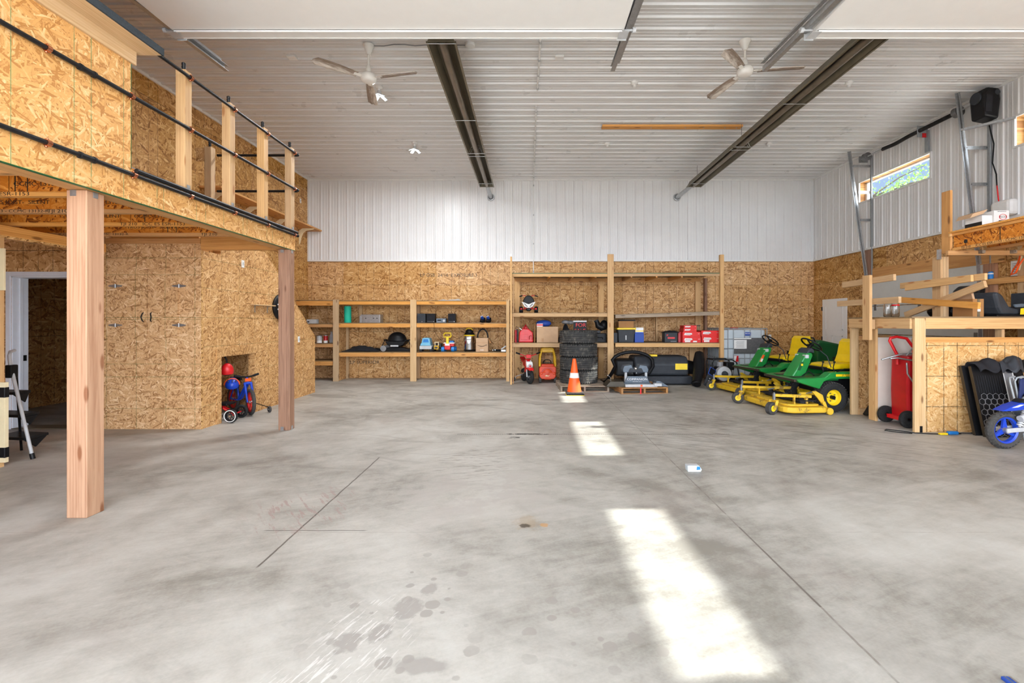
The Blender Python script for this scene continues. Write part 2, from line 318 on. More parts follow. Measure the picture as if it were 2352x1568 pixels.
# ------------------------------------------------------------------ mesh builder
OFF = {}
class B:
    """collects shapes in one bmesh; every vertex stores flat material coordinates in 'tex'"""
    def __init__(s):
        s.bm = bmesh.new(); s.lay = s.bm.verts.layers.float_vector.new('tex'); s.mi = 0
    def _done(s, verts, faces, tex=None, M=None):
        for i, v in enumerate(verts):
            v[s.lay] = tex[i] if tex else v.co.copy()
            if M is not None: v.co = M @ v.co
        for f in faces: f.material_index = s.mi
        return s
    def box(s, x0, x1, y0, y1, z0, z1, M=None, tex=None, jit=True, taper=None):
        if x1 < x0: x0, x1 = x1, x0
        if y1 < y0: y0, y1 = y1, y0
        if z1 < z0: z0, z1 = z1, z0
        co = [(x, y, z) for z in (z0, z1) for y in (y0, y1) for x in (x0, x1)]
        d = (x1 - x0, y1 - y0, z1 - z0)
        order = sorted(range(3), key=lambda i: -d[i]) if tex is None else ['xyz'.index(c) for c in tex]
        if tex is not None and len(order) == 2: order.append(3 - sum(order))
        o = (random.uniform(0, 40), random.uniform(0, 40), random.uniform(0, 40)) if (jit and tex is None) else (0, 0, 0)
        tx = [Vector((c[order[0]] + o[0], c[order[1]] + o[1], c[order[2]] + o[2])) for c in co]
        if taper:
            cx, cy = (x0 + x1) / 2, (y0 + y1) / 2
            co = [(cx + (c[0] - cx) * (taper if c[2] == z1 else 1), cy + (c[1] - cy) * (taper if c[2] == z1 else 1), c[2]) for c in co]
        v = [s.bm.verts.new(c) for c in co]
        f = [s.bm.faces.new([v[i] for i in q]) for q in ((0, 2, 3, 1), (4, 5, 7, 6), (0, 1, 5, 4), (2, 6, 7, 3), (0, 4, 6, 2), (1, 3, 7, 5))]
        return s._done(v, f, tx, M)
    def cbox(s, c, d, rot=(0, 0, 0), tex=None):
        M = Matrix.Translation(c) @ Euler(rot).to_matrix().to_4x4()
        return s.box(-d[0] / 2, d[0] / 2, -d[1] / 2, d[1] / 2, -d[2] / 2, d[2] / 2, M, tex)
    def beam(s, p, q, w, h, up=(0, 0, 1)):
        """rectangular bar from p to q, w across and h along up"""
        p, q = Vector(p), Vector(q); x = (q - p); L = x.length; x.normalize()
        y = Vector(up).cross(x)
        if y.length < 1e-4: y = Vector((0, 1, 0)).cross(x)
        y.normalize(); z = x.cross(y)
        M = Matrix(((x.x, y.x, z.x, p.x), (x.y, y.y, z.y, p.y), (x.z, y.z, z.z, p.z), (0, 0, 0, 1)))
        return s.box(0, L, -w / 2, w / 2, -h / 2, h / 2, M)
    def tube(s, pts, r, n=10, cap=True, closed=False):
        pts = [Vector(p) for p in pts]; rings = []; vs = []; N = len(pts)
        rr = r if isinstance(r, (list, tuple)) else [r] * N
        prev = None
        for i, p in enumerate(pts):
            a = pts[(i - 1) % N] if (i or closed) else p; b = pts[(i + 1) % N] if (i < N - 1 or closed) else p
            t = (b - a).normalized()
            if prev is None:
                u = t.orthogonal().normalized()
            else:
                u = prev - t * prev.dot(t)
                u = u.normalized() if u.length > 1e-6 else t.orthogonal().normalized()
            prev = u; w = t.cross(u)
            ring = [s.bm.verts.new(p + (u * math.cos(2 * PI * k / n) + w * math.sin(2 * PI * k / n)) * rr[i]) for k in range(n)]
            rings.append(ring); vs += ring
        fs = []
        for i in range(N if closed else N - 1):
            a, b = rings[i], rings[(i + 1) % N]
            for k in range(n): fs.append(s.bm.faces.new((a[k], a[(k + 1) % n], b[(k + 1) % n], b[k])))
        if cap and not closed:
            fs.append(s.bm.faces.new(rings[0][::-1])); fs.append(s.bm.faces.new(rings[-1]))
        return s._done(vs, fs)
    def cyl(s, p, q, r, r2=None, n=16): return s.tube([p, q], [r, r if r2 is None else r2], n)
    def lathe(s, prof, M=None, n=24, sx=1., sy=1., arc=None, closed=False):
        """prof [(r, z)...] turned about z, then moved by M"""
        rings = []; vs = []
        for (r, z) in prof:
            if r < 1e-6: ring = [s.bm.verts.new((0, 0, z))]
            else: ring = [s.bm.verts.new((r * sx * math.cos(2 * PI * k / n), r * sy * math.sin(2 * PI * k / n), z)) for k in range(n)]
            rings.append(ring); vs += ring
        fs = []; P = list(zip(rings, rings[1:]))
        if closed: P.append((rings[-1], rings[0]))
        for a, b in P:
            for k in range(n):
                k2 = (k + 1) % n
                if len(a) == 1 and len(b) == 1: continue
                if len(a) == 1: fs.append(s.bm.faces.new((a[0], b[k], b[k2])))
                elif len(b) == 1: fs.append(s.bm.faces.new((a[k], a[k2], b[0])))
                else: fs.append(s.bm.faces.new((a[k], a[k2], b[k2], b[k])))
        if not closed:
            if len(rings[0]) > 1: fs.append(s.bm.faces.new(rings[0][::-1]))
            if len(rings[-1]) > 1: fs.append(s.bm.faces.new(rings[-1]))
        return s._done(vs, fs, None, M)
    def prism(s, poly, a0, a1, ax='y', M=None, tex=None):
        """polygon extruded along an axis: poly in (x,z) for y, (y,z) for x, (x,y) for z"""
        def P(p, a): return {'y': (p[0], a, p[1]), 'x': (a, p[0], p[1]), 'z': (p[0], p[1], a)}[ax]
        v0 = [s.bm.verts.new(P(p, a0)) for p in poly]; v1 = [s.bm.verts.new(P(p, a1)) for p in poly]
        n = len(poly); fs = [s.bm.faces.new(v0), s.bm.faces.new(v1[::-1])]
        for k in range(n): fs.append(s.bm.faces.new((v0[k], v1[k], v1[(k + 1) % n], v0[(k + 1) % n])))
        tx = None
        if ax != 'z' or tex: tx = [Vector((p[0], p[1], a)) for a in (a0, a1) for p in poly]
        return s._done(v0 + v1, fs, tx, M)
    def ball(s, c, r, n=16, M=None, cut=None):
        r = (r, r, r) if not isinstance(r, (list, tuple)) else r
        lo = -PI / 2 if cut is None else cut
        prof = [(math.cos(lo + (PI / 2 - lo) * i / 8), math.sin(lo + (PI / 2 - lo) * i / 8)) for i in range(9)]
        T = Matrix.Translation(c) @ (M or Matrix()) @ Matrix.Diagonal((*r, 1))
        return s.lathe([(max(0, a) if a > 1e-5 else 0, b) for a, b in prof], T, n)
    def torus(s, c, Rr, r, ax='y', n=32, m=10, M=None, flat=1.):
        prof = [(Rr + r * math.cos(2 * PI * k / m), r * flat * math.sin(2 * PI * k / m)) for k in range(m)]
        T = Matrix.Translation(c) @ (M or axis_m(ax))
        return s.lathe(prof, T, n, closed=True)
    def quad(s, pts, tex=None):
        v = [s.bm.verts.new(p) for p in pts]
        return s._done(v, [s.bm.faces.new(v)], [Vector(t) for t in tex] if tex else None)
    def grid(s, fn, nu, nv, thick=0):
        vs = [[s.bm.verts.new(fn(i / nu, j / nv)) for j in range(nv + 1)] for i in range(nu + 1)]
        fs = [s.bm.faces.new((vs[i][j], vs[i + 1][j], vs[i + 1][j + 1], vs[i][j + 1])) for i in range(nu) for j in range(nv)]
        return s._done([v for r in vs for v in r], fs)
    def each(s, name, mats, parent, tol=.002, **k):
        """one object for every group of shapes that touch"""
        s.bm.verts.ensure_lookup_table(); seen = set(); isl = []
        for v in s.bm.verts:
            if v in seen: continue
            st = [v]; seen.add(v); cur = []
            while st:
                q = st.pop(); cur.append(q)
                for e in q.link_edges:
                    w = e.other_vert(q)
                    if w not in seen: seen.add(w); st.append(w)
            lo = [min(q.co[i] for q in cur) - tol for i in range(3)]; hi = [max(q.co[i] for q in cur) + tol for i in range(3)]
            isl.append([lo, hi, cur])
        i = 0
        while i < len(isl):
            j = i + 1; hit = False
            while j < len(isl):
                if all(isl[i][0][a] <= isl[j][1][a] and isl[j][0][a] <= isl[i][1][a] for a in range(3)):
                    A, Bq = isl[i], isl.pop(j); hit = True
                    isl[i] = [[min(A[0][a], Bq[0][a]) for a in range(3)], [max(A[1][a], Bq[1][a]) for a in range(3)], A[2] + Bq[2]]
                else: j += 1
            if not hit: i += 1
        out = []
        for lo, hi, cur in isl:
            n = B(); m = {}
            for v in cur:
                w = n.bm.verts.new(v.co); w[n.lay] = v[s.lay]; m[v] = w
            for f in {f for v in cur for f in v.link_faces}:
                g = n.bm.faces.new([m[v] for v in f.verts]); g.material_index = f.material_index
            out.append(n.build(name, mats, parent, **k))
        s.bm.free(); return out
    def build(s, name, mats, parent=None, smooth=None, bev=0., world=True, sub=0, solid=0., fixn=True):
        if fixn: bmesh.ops.recalc_face_normals(s.bm, faces=s.bm.faces)
        off = OFF.get(parent.name, Vector()) if (parent and world) else Vector()
        if off.length: bmesh.ops.translate(s.bm, verts=s.bm.verts, vec=-off)
        me = bpy.data.meshes.new(name); s.bm.to_mesh(me); s.bm.free()
        for m in ([mats] if isinstance(mats, str) else mats): me.materials.append(MATS[m])
        o = bpy.data.objects.new(name, me); COL.objects.link(o)
        if parent: o.parent = parent; OFF[o.name] = off.copy()
        if smooth:
            me.polygons.foreach_set('use_smooth', [True] * len(me.polygons)); me.set_sharp_from_angle(angle=R(smooth))
        if solid:
            q = o.modifiers.new('s', 'SOLIDIFY'); q.thickness = solid; q.offset = 0
        if bev:
            q = o.modifiers.new('b', 'BEVEL'); q.width = bev; q.segments = 2; q.limit_method = 'ANGLE'; q.angle_limit = R(40); q.harden_normals = False
        if sub:
            q = o.modifiers.new('u', 'SUBSURF'); q.levels = sub; q.render_levels = sub
        return o
def axis_m(ax): return {'z': Matrix(), 'x': Matrix.Rotation(PI / 2, 4, 'Y'), 'y': Matrix.Rotation(-PI / 2, 4, 'X')}[ax]
def tag(o, label, cat, group=None, kind=None):
    o['label'] = label; o['category'] = cat
    if group: o['group'] = group
    if kind: o['kind'] = kind
    return o
def struct(o): o['kind'] = 'structure'; return o
def thing(name, label, cat, loc=(0, 0, 0), rz=0., group=None, local=False):
    """Empty at the thing's base. Parts are given in world coordinates (local=False) or in the thing's own (local=True)."""
    o = bpy.data.objects.new(name, None); COL.objects.link(o); o.location = loc; o.rotation_euler = (0, 0, rz); o.empty_display_size = .1
    OFF[o.name] = Vector() if local else Vector(loc)
    return tag(o, label, cat, group)
def dup(root, loc, rz=None, label=None, group=None):
    def cp(o, par):
        c = o.copy(); COL.objects.link(c)
        if par is not None: c.parent = par
        for ch in [x for x in COL.objects if x.parent == o]: cp(ch, c)
        return c
    r = cp(root, None); r.location = loc
    if rz is not None: r.rotation_euler = (0, 0, rz)
    if label: r['label'] = label
    if group: r['group'] = group
    return r
def text(name, s, size, mat, M, parent=None, depth=.001, align='CENTER', sx=1.):
    """raised lettering as a thin mesh"""
    cu = bpy.data.curves.new(name, 'FONT'); cu.body = s; cu.size = size; cu.align_x = align; cu.align_y = 'CENTER'; cu.extrude = depth; cu.resolution_u = 3
    tmp = bpy.data.objects.new(name + '_t', cu); COL.objects.link(tmp)
    me = bpy.data.meshes.new_from_object(tmp); bpy.data.objects.remove(tmp); bpy.data.curves.remove(cu)
    me.transform(Matrix.Diagonal((sx, 1, 1, 1)))
    off = OFF.get(parent.name, Vector()) if parent else Vector()
    me.transform(Matrix.Translation(-off) @ M); me.materials.clear(); me.materials.append(MATS[mat])
    o = bpy.data.objects.new(name, me); COL.objects.link(o)
    if parent: o.parent = parent
    return o
FACE_CAM = Matrix.Rotation(PI / 2, 4, 'X')      # lettering that faces -Y
def TM(p, M=FACE_CAM): return Matrix.Translation(p) @ M
# ================================================================== SETTING
XO = -8.47                                        # outer wall of the low room under the loft
YF = -.35                                         # front wall with the two open overhead doorways
struct(B().box(XO - .2, XR + .3, YF - .2, YB + .2, -.2, 0, tex='xy').build('floor', 'concrete'))
struct(B().box(-60, 60, -60, 70, -.5, -.21, tex='xy').build('ground', 'concrete_out'))
RIB = [(0, 0), (.013, .019), (.040, .019), (.053, 0), (.098, 0), (.104, .0045), (.122, .0045), (.128, 0), (.166, 0), (.172, .0045), (.190, .0045), (.196, 0)]
def ribs(u0, u1, rev=False):
    pts = []; k = math.floor(u0 / .2286) - 1
    while k * .2286 < u1:
        for (u, d) in RIB:
            x = k * .2286 + u
            if u0 < x < u1: pts.append((x, d))
        k += 1
    return [(u0, 0)] + pts + [(u1, 0)]
def sheet(name, prof, fn, spans, parent=None):
    """ribbed steel: prof along u, fn(u,d,v)->point, spans(u_mid)->[(v0,v1)...]"""
    b = B()
    for (a, da), (c, dc) in zip(prof, prof[1:]):
        for v0, v1 in spans((a + c) / 2): b.quad([fn(a, da, v0), fn(c, dc, v0), fn(c, dc, v1), fn(a, da, v1)])
    bmesh.ops.remove_doubles(b.bm, verts=b.bm.verts, dist=1e-5)
    return b.build(name, 'steel_white' if name != 'ceiling' else 'ceiling_white', parent, fixn=False)
# ceiling: ribbed liner panels that run across the hall, with the roof over it
struct(sheet('ceiling', ribs(YF, YB), lambda u, d, v: (v, u, ZC - d * 1.25), lambda m: [(XO - .1, XR + .05)]))
struct(B().box(XO - .4, XR + .5, YF - .4, YB + .4, ZC + .045, ZC + .07, tex='xy').build('roof', 'galv_dark'))
# rear wall
wb = struct(B().box(XO, XR + .2, YB, YB + .2, 0, ZC + .04, tex='xz').build('wall_back', 'osb_wall'))
sheet('steel_siding', ribs(XL, XR), lambda u, d, v: (u, YB - .012 - d, v), lambda m: [(ZS, ZC)], wb)
# right wall with three clerestory windows
WIN = [(8.66, 10.52), (5.28, 7.14), (2.07, 3.92)]; WZ0, WZ1 = 4.145, 4.585
b = B(); b.box(XR, XR + .2, YF, YB, 0, WZ0, tex='yz'); b.box(XR, XR + .2, YF, YB, WZ1, ZC + .04, tex='yz')
ys = [YB] + [y for w in WIN for y in (w[1], w[0])] + [YF]
for i in range(0, len(ys), 2): b.box(XR, XR + .2, ys[i + 1], ys[i], WZ0, WZ1, tex='yz')
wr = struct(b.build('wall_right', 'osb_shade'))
def rspan(m):
    for a, c in WIN:
        if a - .01 < m < c + .01: return [(ZS, WZ0 - .015), (WZ1 + .015, ZC)]
    return [(ZS, ZC)]
pr = ribs(YF, YB); extra = sorted(set(pr + [(e, 0) for w in WIN for e in (w[0] - .012, w[1] + .012)]))
sheet('steel_siding', extra, lambda u, d, v: (XR - .012 - d * .75, u, v), rspan, wr)
for i, (a, c) in enumerate(WIN):
    b = B(); f = .03
    for (y0, y1, z0, z1) in ((a, c, WZ0, WZ0 + f), (a, c, WZ1 - f, WZ1), (a, a + .06, WZ0, WZ1), (c - .06, c, WZ0, WZ1)): b.box(XR + .11, XR + .18, y0, y1, z0, z1)
    w = struct(b.build('window_%d' % (i + 1), 'white', bev=.003))
    B().box(XR + .145, XR + .149, a + .05, c - .05, WZ0 + .02, WZ1 - .02).build('glass_pane', 'window_pane', w)
    b = B()                                            # white J-trim round the opening on the siding
    for (y0, y1, z0, z1) in ((a - .03, c + .03, WZ0 - .03, WZ0), (a - .03, c + .03, WZ1, WZ1 + .03), (a - .03, a, WZ0, WZ1), (c, c + .03, WZ0, WZ1)): b.box(XR - .036, XR - .002, y0, y1, z0, z1)
    b.build('window_trim', 'trim_white', w)
# trims of the steel siding
struct(B().box(XL, XR - .03, YB - .045, YB - .001, ZS - .03, ZS + .012).build('trim_1', 'trim_white'))
struct(B().box(XR - .045, XR - .001, YF, YB - .03, ZS - .03, ZS + .012).build('trim_2', 'trim_white'))
struct(B().box(XL + .001, XR - .03, YB - .04, YB - .001, ZC - .05, ZC - .002).build('trim_3', 'trim_white'))
struct(B().box(XR - .04, XR - .001, YF, YB, ZC - .05, ZC - .002).build('trim_4', 'trim_white'))
struct(B().box(XL, XL + .03, 6.6, YB - .04, ZC - .045, ZC - .002).build('trim_5', 'trim_white'))
struct(B().box(XL + .001, XL + .05, YB - .05, YB - .001, ZS - .03, ZC).build('trim_6', 'trim_white'))
# left wall of the hall (beyond the loft) and the outer wall of the low room
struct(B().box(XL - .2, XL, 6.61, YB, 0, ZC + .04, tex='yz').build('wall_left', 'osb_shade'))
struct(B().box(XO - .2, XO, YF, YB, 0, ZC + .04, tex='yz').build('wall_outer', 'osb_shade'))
# front wall (behind the viewer) with two doorways
D1, D2, DH = (-3.80, 1.0), (2.9, 6.75), 4.25
b = B()
for (x0, x1, z0, z1) in ((XO - .2, D1[0], 0, ZC), (D1[1], D2[0], 0, ZC), (D2[1], XR + .2, 0, ZC), (D1[0], D1[1], DH, ZC), (D2[0], D2[1], DH, ZC)): b.box(x0, x1, YF - .2, YF, z0, z1 + .04, tex='xz')
struct(b.build('wall_front', 'steel_white'))
# wall at the end of the low room: doorway to a dark store room, closet front
YC = 6.40; DX0, DX1, DZ = -7.09, -6.23, 2.09
b = B(); b.box(XO, DX0, YC, YC + .2, 0, ZC, tex='xz'); b.box(DX0, DX1, YC, YC + .2, DZ, ZC, tex='xz'); b.box(DX1, XL, YC, YC + .2, 0, ZC, tex='xz')
struct(b.build('wall_low_room', 'osb_wall'))
struct(B().box(XL, -4.581, YC, YC + .1, 0, 2.6, tex='zx').build('wall_closet', 'osb_closet'))
b = B(); w = .06                                       # white door frame
b.box(DX0 - w, DX0, YC - .02, YC, 0, DZ + w); b.box(DX1, DX1 + w, YC - .02, YC, 0, DZ + w); b.box(DX0, DX1, YC - .02, YC, DZ, DZ + w)
b.box(DX0, DX0 + .02, YC, YC + .2, 0, DZ); b.box(DX1 - .02, DX1, YC, YC + .2, 0, DZ); b.box(DX0, DX1, YC, YC + .2, DZ - .02, DZ)
b.box(DX0 + .02, DX0 + .035, YC + .08, YC + .12, 0, DZ)
d3 = struct(b.build('door_3', 'paint_white', bev=.003))
B().box(DX0 + .02, DX0 + .028, YC + .13, YC + .17, .92, 1.0).build('strike_plate', 'black', d3)
struct(B().box(DX0, DX1, YC, YC + .22, .001, .012).build('trim_7', 'bronze'))
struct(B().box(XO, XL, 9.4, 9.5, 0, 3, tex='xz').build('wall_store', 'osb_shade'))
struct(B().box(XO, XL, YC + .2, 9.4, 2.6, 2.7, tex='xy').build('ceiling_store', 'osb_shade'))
# stair side wall with the low nook
XS = -4.48; N0, N1, NZ = 6.78, 7.62, .96
b = B(); T = XS - .1
b.prism([(6.4, 0), (N0, 0), (N0, 2.44), (6.4, 2.44)], T, XS, 'x'); b.prism([(N0, NZ), (N1, NZ), (N1, 2.64), (N0, 2.64)], T, XS, 'x')
b.prism([(N1, 0), (9.74, 0), (9.74, 1.16), (7.94, 2.64), (N1, 2.64)], T, XS, 'x')
ws = struct(b.build('wall_stair', 'osb_stair'))
b = B()                                                # narrow boards round the nook and a pale cap on the slope
b.box(XS, XS + .014, N0 - .1, N0, 0, NZ); b.box(XS, XS + .014, N1, N1 + .19, 0, NZ); b.box(XS, XS + .014, N0 - .1, N1 + .19, NZ, NZ + .12)
b.build('nook_casing', 'osb_plain', ws)
b = B(); b.beam((XS - .05, 9.75, 1.165), (XS - .05, 7.94, 2.65), .11, .012); b.box(XS - .105, XS + .004, 9.74, 9.752, 0, 1.16); b.build('edge_cap', 'osb_edge', ws)
b = B(); b.box(-5.32, -5.30, N0 - .3, N1 + .4, 0, 1.1, tex='yz'); b.box(-5.3, T, N1 + .32, N1 + .34, 0, 1.1, tex='xz'); b.box(-5.3, T, N0 - .14, N0 - .12, 0, 1.1, tex='xz'); b.box(-5.3, T, N0 - .14, N1 + .34, NZ + .06, NZ + .08, tex='xy')
b.box(T, XS, N1 - .004, N1 - .0005, 0, NZ - .001, tex='zx'); b.box(T, XS, N0 + .0005, N0 + .004, 0, NZ - .001, tex='zx'); b.box(T, XS, N0 + .004, N1 - .004, NZ - .004, NZ - .0005, tex='yx'); b.build('nook_lining', 'osb_plain', ws)
b = B(); b.box(XS - .115, XS - .004, YC - .016, YC, 0, 2.6, tex='zx'); b.build('corner_board', 'osb_closet', ws)
b = B(); b.box(XS - .004, XS + .006, YC - .017, YC + .012, 0, 2.44); b.build('edge_cap', 'osb_edge', ws)
b = B()                                                # the stair itself
for k in range(13): b.box(XL + .01, T - .01, 9.74 - .25 * (k + 1), 9.74 - .25 * k, .01 if k < 2 else .21 * k - .1, .21 * (k + 1))
struct(b.build('stairs', 'pine_warm'))
# white walk door, casing, on the right wall near the far corner
b = B(); b.box(XR - .03, XR, 10.95, 11.84, .02, 2.03, tex='yz')
d1 = struct(b.build('door_1', 'door_white', bev=.002))
b = B()
for (y0, y1, z0, z1) in ((11.07, 11.72, 1.27, 1.87), (11.07, 11.34, .2, 1.14), (11.45, 11.72, .2, 1.14)):
    for (a0, a1, c0, c1) in ((y0, y1, z0, z0 + .022), (y0, y1, z1 - .022, z1), (y0, y0 + .022, z0, z1), (y1 - .022, y1, z0, z1)): b.box(XR - .034, XR - .03, a0, a1, c0, c1)
b.build('panel_moulding', 'door_white', d1)
b = B()
for z in (.3, 1.05, 1.8): b.box(XR - .042, XR - .001, 11.835, 11.865, z - .05, z + .05)
b.build('hinge', 'black', d1)
# closed grey overhead door in the right wall, with header and jambs
b = B()
for k in range(4): b.box(XR - .045, XR - .004, 7.62, 10.12, .6 * k + .012, .6 * k + .598, tex='yz')
d2 = struct(b.build('door_2', 'door_grey', bev=.004))
b = B()
for k in (1, 2, 3):
    for y in (7.75, 8.87, 10.0): b.box(XR - .055, XR - .045, y - .03, y + .03, .6 * k - .09, .6 * k + .09)
b.build('section_hinge', 'galv_dark', d2, bev=.002)
struct(B().box(XR - .04, XR - .0015, 7.3, 10.36, 2.4, 2.62).build('trim_8', 'pine_warm', bev=.002))
b = B(); b.box(XR - .075, XR - .002, 10.13, 10.3, 0, 3.03); struct(b.build('trim_9', 'fir_red', bev=.002))
b = B(); b.box(XR - .075, XR - .002, 7.42, 7.6, 0, 2.4); struct(b.build('trim_10', 'fir_red', bev=.002))
b = B(); b.box(XR - .075, XR - .002, 6.9, 7.06, 0, 2.6); struct(b.build('trim_11', 'pine', bev=.002))
struct(B().box(XR - .115, XR - .077, 5.0, 7.58, 2.06, 2.15).build('trim_12', 'pine_warm', bev=.002))
# world, sun, portals
W = bpy.data.worlds.new('sky'); SC.world = W; W.use_nodes = True; nt = W.node_tree; nt.nodes.clear()
def wn(t, **k):
    x = nt.nodes.new(t)
    for a, v in k.items(): setattr(x, a, v)
    return x
tc = wn('ShaderNodeTexCoord'); sp = wn('ShaderNodeSeparateXYZ'); nt.links.new(tc.outputs['Generated'], sp.inputs[0])
sky = wn('ShaderNodeValToRGB'); nt.links.new(sp.outputs[2], sky.inputs[0])
sky.color_ramp.elements[0].color = (.52, .66, .92, 1); sky.color_ramp.elements[0].position = .05; sky.color_ramp.elements[1].color = (.22, .40, .82, 1); sky.color_ramp.elements[1].position = .7
nz = wn('ShaderNodeTexNoise'); nt.links.new(tc.outputs['Generated'], nz.inputs['Vector']); nz.inputs['Scale'].default_value = 2.5; nz.inputs['Detail'].default_value = 4
ad = wn('ShaderNodeMath', operation='MULTIPLY_ADD'); nt.links.new(nz.outputs[0], ad.inputs[0]); ad.inputs[1].default_value = .5; nt.links.new(sp.outputs[1], ad.inputs[2])
cl = wn('ShaderNodeMapRange', interpolation_type='SMOOTHSTEP'); nt.links.new(ad.outputs[0], cl.inputs[0])
for i, v in enumerate((.15, -.25, 0, 1)): cl.inputs[i + 1].default_value = v
mx = wn('ShaderNodeMix', data_type='RGBA'); nt.links.new(cl.outputs[0], mx.inputs['Factor'])
rg = [s for s in mx.inputs if s.type == 'RGBA']; nt.links.new(sky.outputs[0], rg[0]); rg[1].default_value = (WORLD_CLOUD * .92, WORLD_CLOUD, WORLD_CLOUD * 1.12, 1)
hz = wn('ShaderNodeValToRGB'); nt.links.new(sp.outputs[2], hz.inputs[0])      # bright hazy horizon, darker cloud overhead
he = hz.color_ramp.elements; he[0].position = .02; he[0].color = (1.35, 1.35, 1.35, 1); he[1].position = .75; he[1].color = (.35, .35, .35, 1)
k = he.new(.28); k.color = (1.2, 1.2, 1.2, 1); k = he.new(.5); k.color = (.45, .45, .45, 1)
hm = wn('ShaderNodeMix', data_type='RGBA', blend_type='MULTIPLY'); hm.inputs['Factor'].default_value = 1
hs_ = [s for s in hm.inputs if s.type == 'RGBA']; hs_[0].default_value = rg[1].default_value[:]; nt.links.new(hz.outputs[0], hs_[1]); nt.links.new([o for o in hm.outputs if o.type == 'RGBA'][0], rg[1])
bg = wn('ShaderNodeBackground'); zn = wn('ShaderNodeMapRange', interpolation_type='SMOOTHSTEP'); nt.links.new(sp.outputs[2], zn.inputs[0])     # bright thin cloud overhead
for i, v in enumerate((.8, .95, 0, 1)): zn.inputs[i + 1].default_value = v
zm = wn('ShaderNodeMix', data_type='RGBA'); nt.links.new(zn.outputs[0], zm.inputs['Factor']); zs = [s for s in zm.inputs if s.type == 'RGBA']
nt.links.new([o for o in mx.outputs if o.type == 'RGBA'][0], zs[0]); zs[1].default_value = (ZENITH, ZENITH, ZENITH, 1); nt.links.new([o for o in zm.outputs if o.type == 'RGBA'][0], bg.inputs[0]); bg.inputs[1].default_value = WORLD_K
wo = wn('ShaderNodeOutputWorld'); nt.links.new(bg.outputs[0], wo.inputs[0])
def light(name, typ, loc, energy, color=(1, 1, 1), **k):
    d = bpy.data.lights.new(name, typ); d.energy = energy; d.color = color
    for a, v in k.items(): setattr(d, a, v)
    o = bpy.data.objects.new(name, d); COL.objects.link(o); o.location = loc; return o
sun = light('sun', 'SUN', (12, 6, 9), SUN_E, (1, .99, .965), angle=R(.55))
sun.rotation_euler = Vector((-1, -.03, -.6515)).to_track_quat('-Z', 'Y').to_euler()
for nm, (x0, x1) in (('daylight_portal', D1), ('daylight_portal', D2)):
    p = light(nm, 'AREA', ((x0 + x1) / 2, YF - .1, DH / 2), 1, shape='RECTANGLE', size=x1 - x0, size_y=DH); p.rotation_euler = (PI / 2, 0, 0)
    p.data.cycles.is_portal = True
for (a, c) in WIN:
    p = light('daylight_portal', 'AREA', (XR + .19, (a + c) / 2, (WZ0 + WZ1) / 2), 1, shape='RECTANGLE', size=WZ1 - WZ0, size_y=c - a); p.rotation_euler = (0, PI / 2, 0)
    p.data.cycles.is_portal = True
# camera: level, square to the rear wall, lens shifted
cam = bpy.data.cameras.new('camera'); co = bpy.data.objects.new('camera', cam); COL.objects.link(co); SC.camera = co
co.location = (0, 0, EYE); co.rotation_euler = (PI / 2, 0, 0); cam.sensor_width = 36; cam.lens = F * 36 / 2352
cam.shift_x = -(VX - 1176) / 2352; cam.shift_y = -(784 - VY) / 2352; cam.clip_start = .05
SC.view_settings.view_transform = 'Standard'; SC.view_settings.look = 'None'; SC.view_settings.gamma = 1; SC.view_settings.use_curve_mapping = False
SC.view_settings.exposure = EXPO
SC.cycles.max_bounces = 12; SC.cycles.diffuse_bounces = 7; SC.cycles.adaptive_threshold = .04; SC.cycles.glossy_bounces = 4; SC.cycles.transparent_max_bounces = 12; SC.cycles.caustics_reflective = False; SC.cycles.caustics_refractive = False
SC.cycles.sample_clamp_indirect = 6
# ================================================================== LOFT, STAIRS, STORE SIDE
XF = -3.24; LB, LT = 2.445, 2.70
lf = thing('loft_platform', 'raised timber loft floor with pale strand board edge carried on two thick posts', 'loft', (-5.8, 3.2, LB))
B().box(XF - .025, XF, YF + .01, 6.46, LB, LT, tex='yz').build('fascia', 'osb_face', lf)
B().box(XF - .027, XF + .001, YF + .01, 6.462, LB - .002, LB + .004).build('green_edge', 'green_dark', lf)
B().box(XF - .2, XF - .026, YF + .01, 6.36, LB + .003, LT).build('edge_beam', 'pine_warm', lf)
b = B(); b.box(-4.47, XF - .026, 6.36, 6.459, LB + .004, LT); b.box(-4.46, XF - .03, 6.34, 6.36, LB + .05, LT, tex='xz'); b.build('end_beam', 'pine_warm', lf)
B().box(XO + .01, XF - .026, YF + .01, 6.39, LT, LT + .025, tex='xy').build('deck', 'osb_joist', lf)
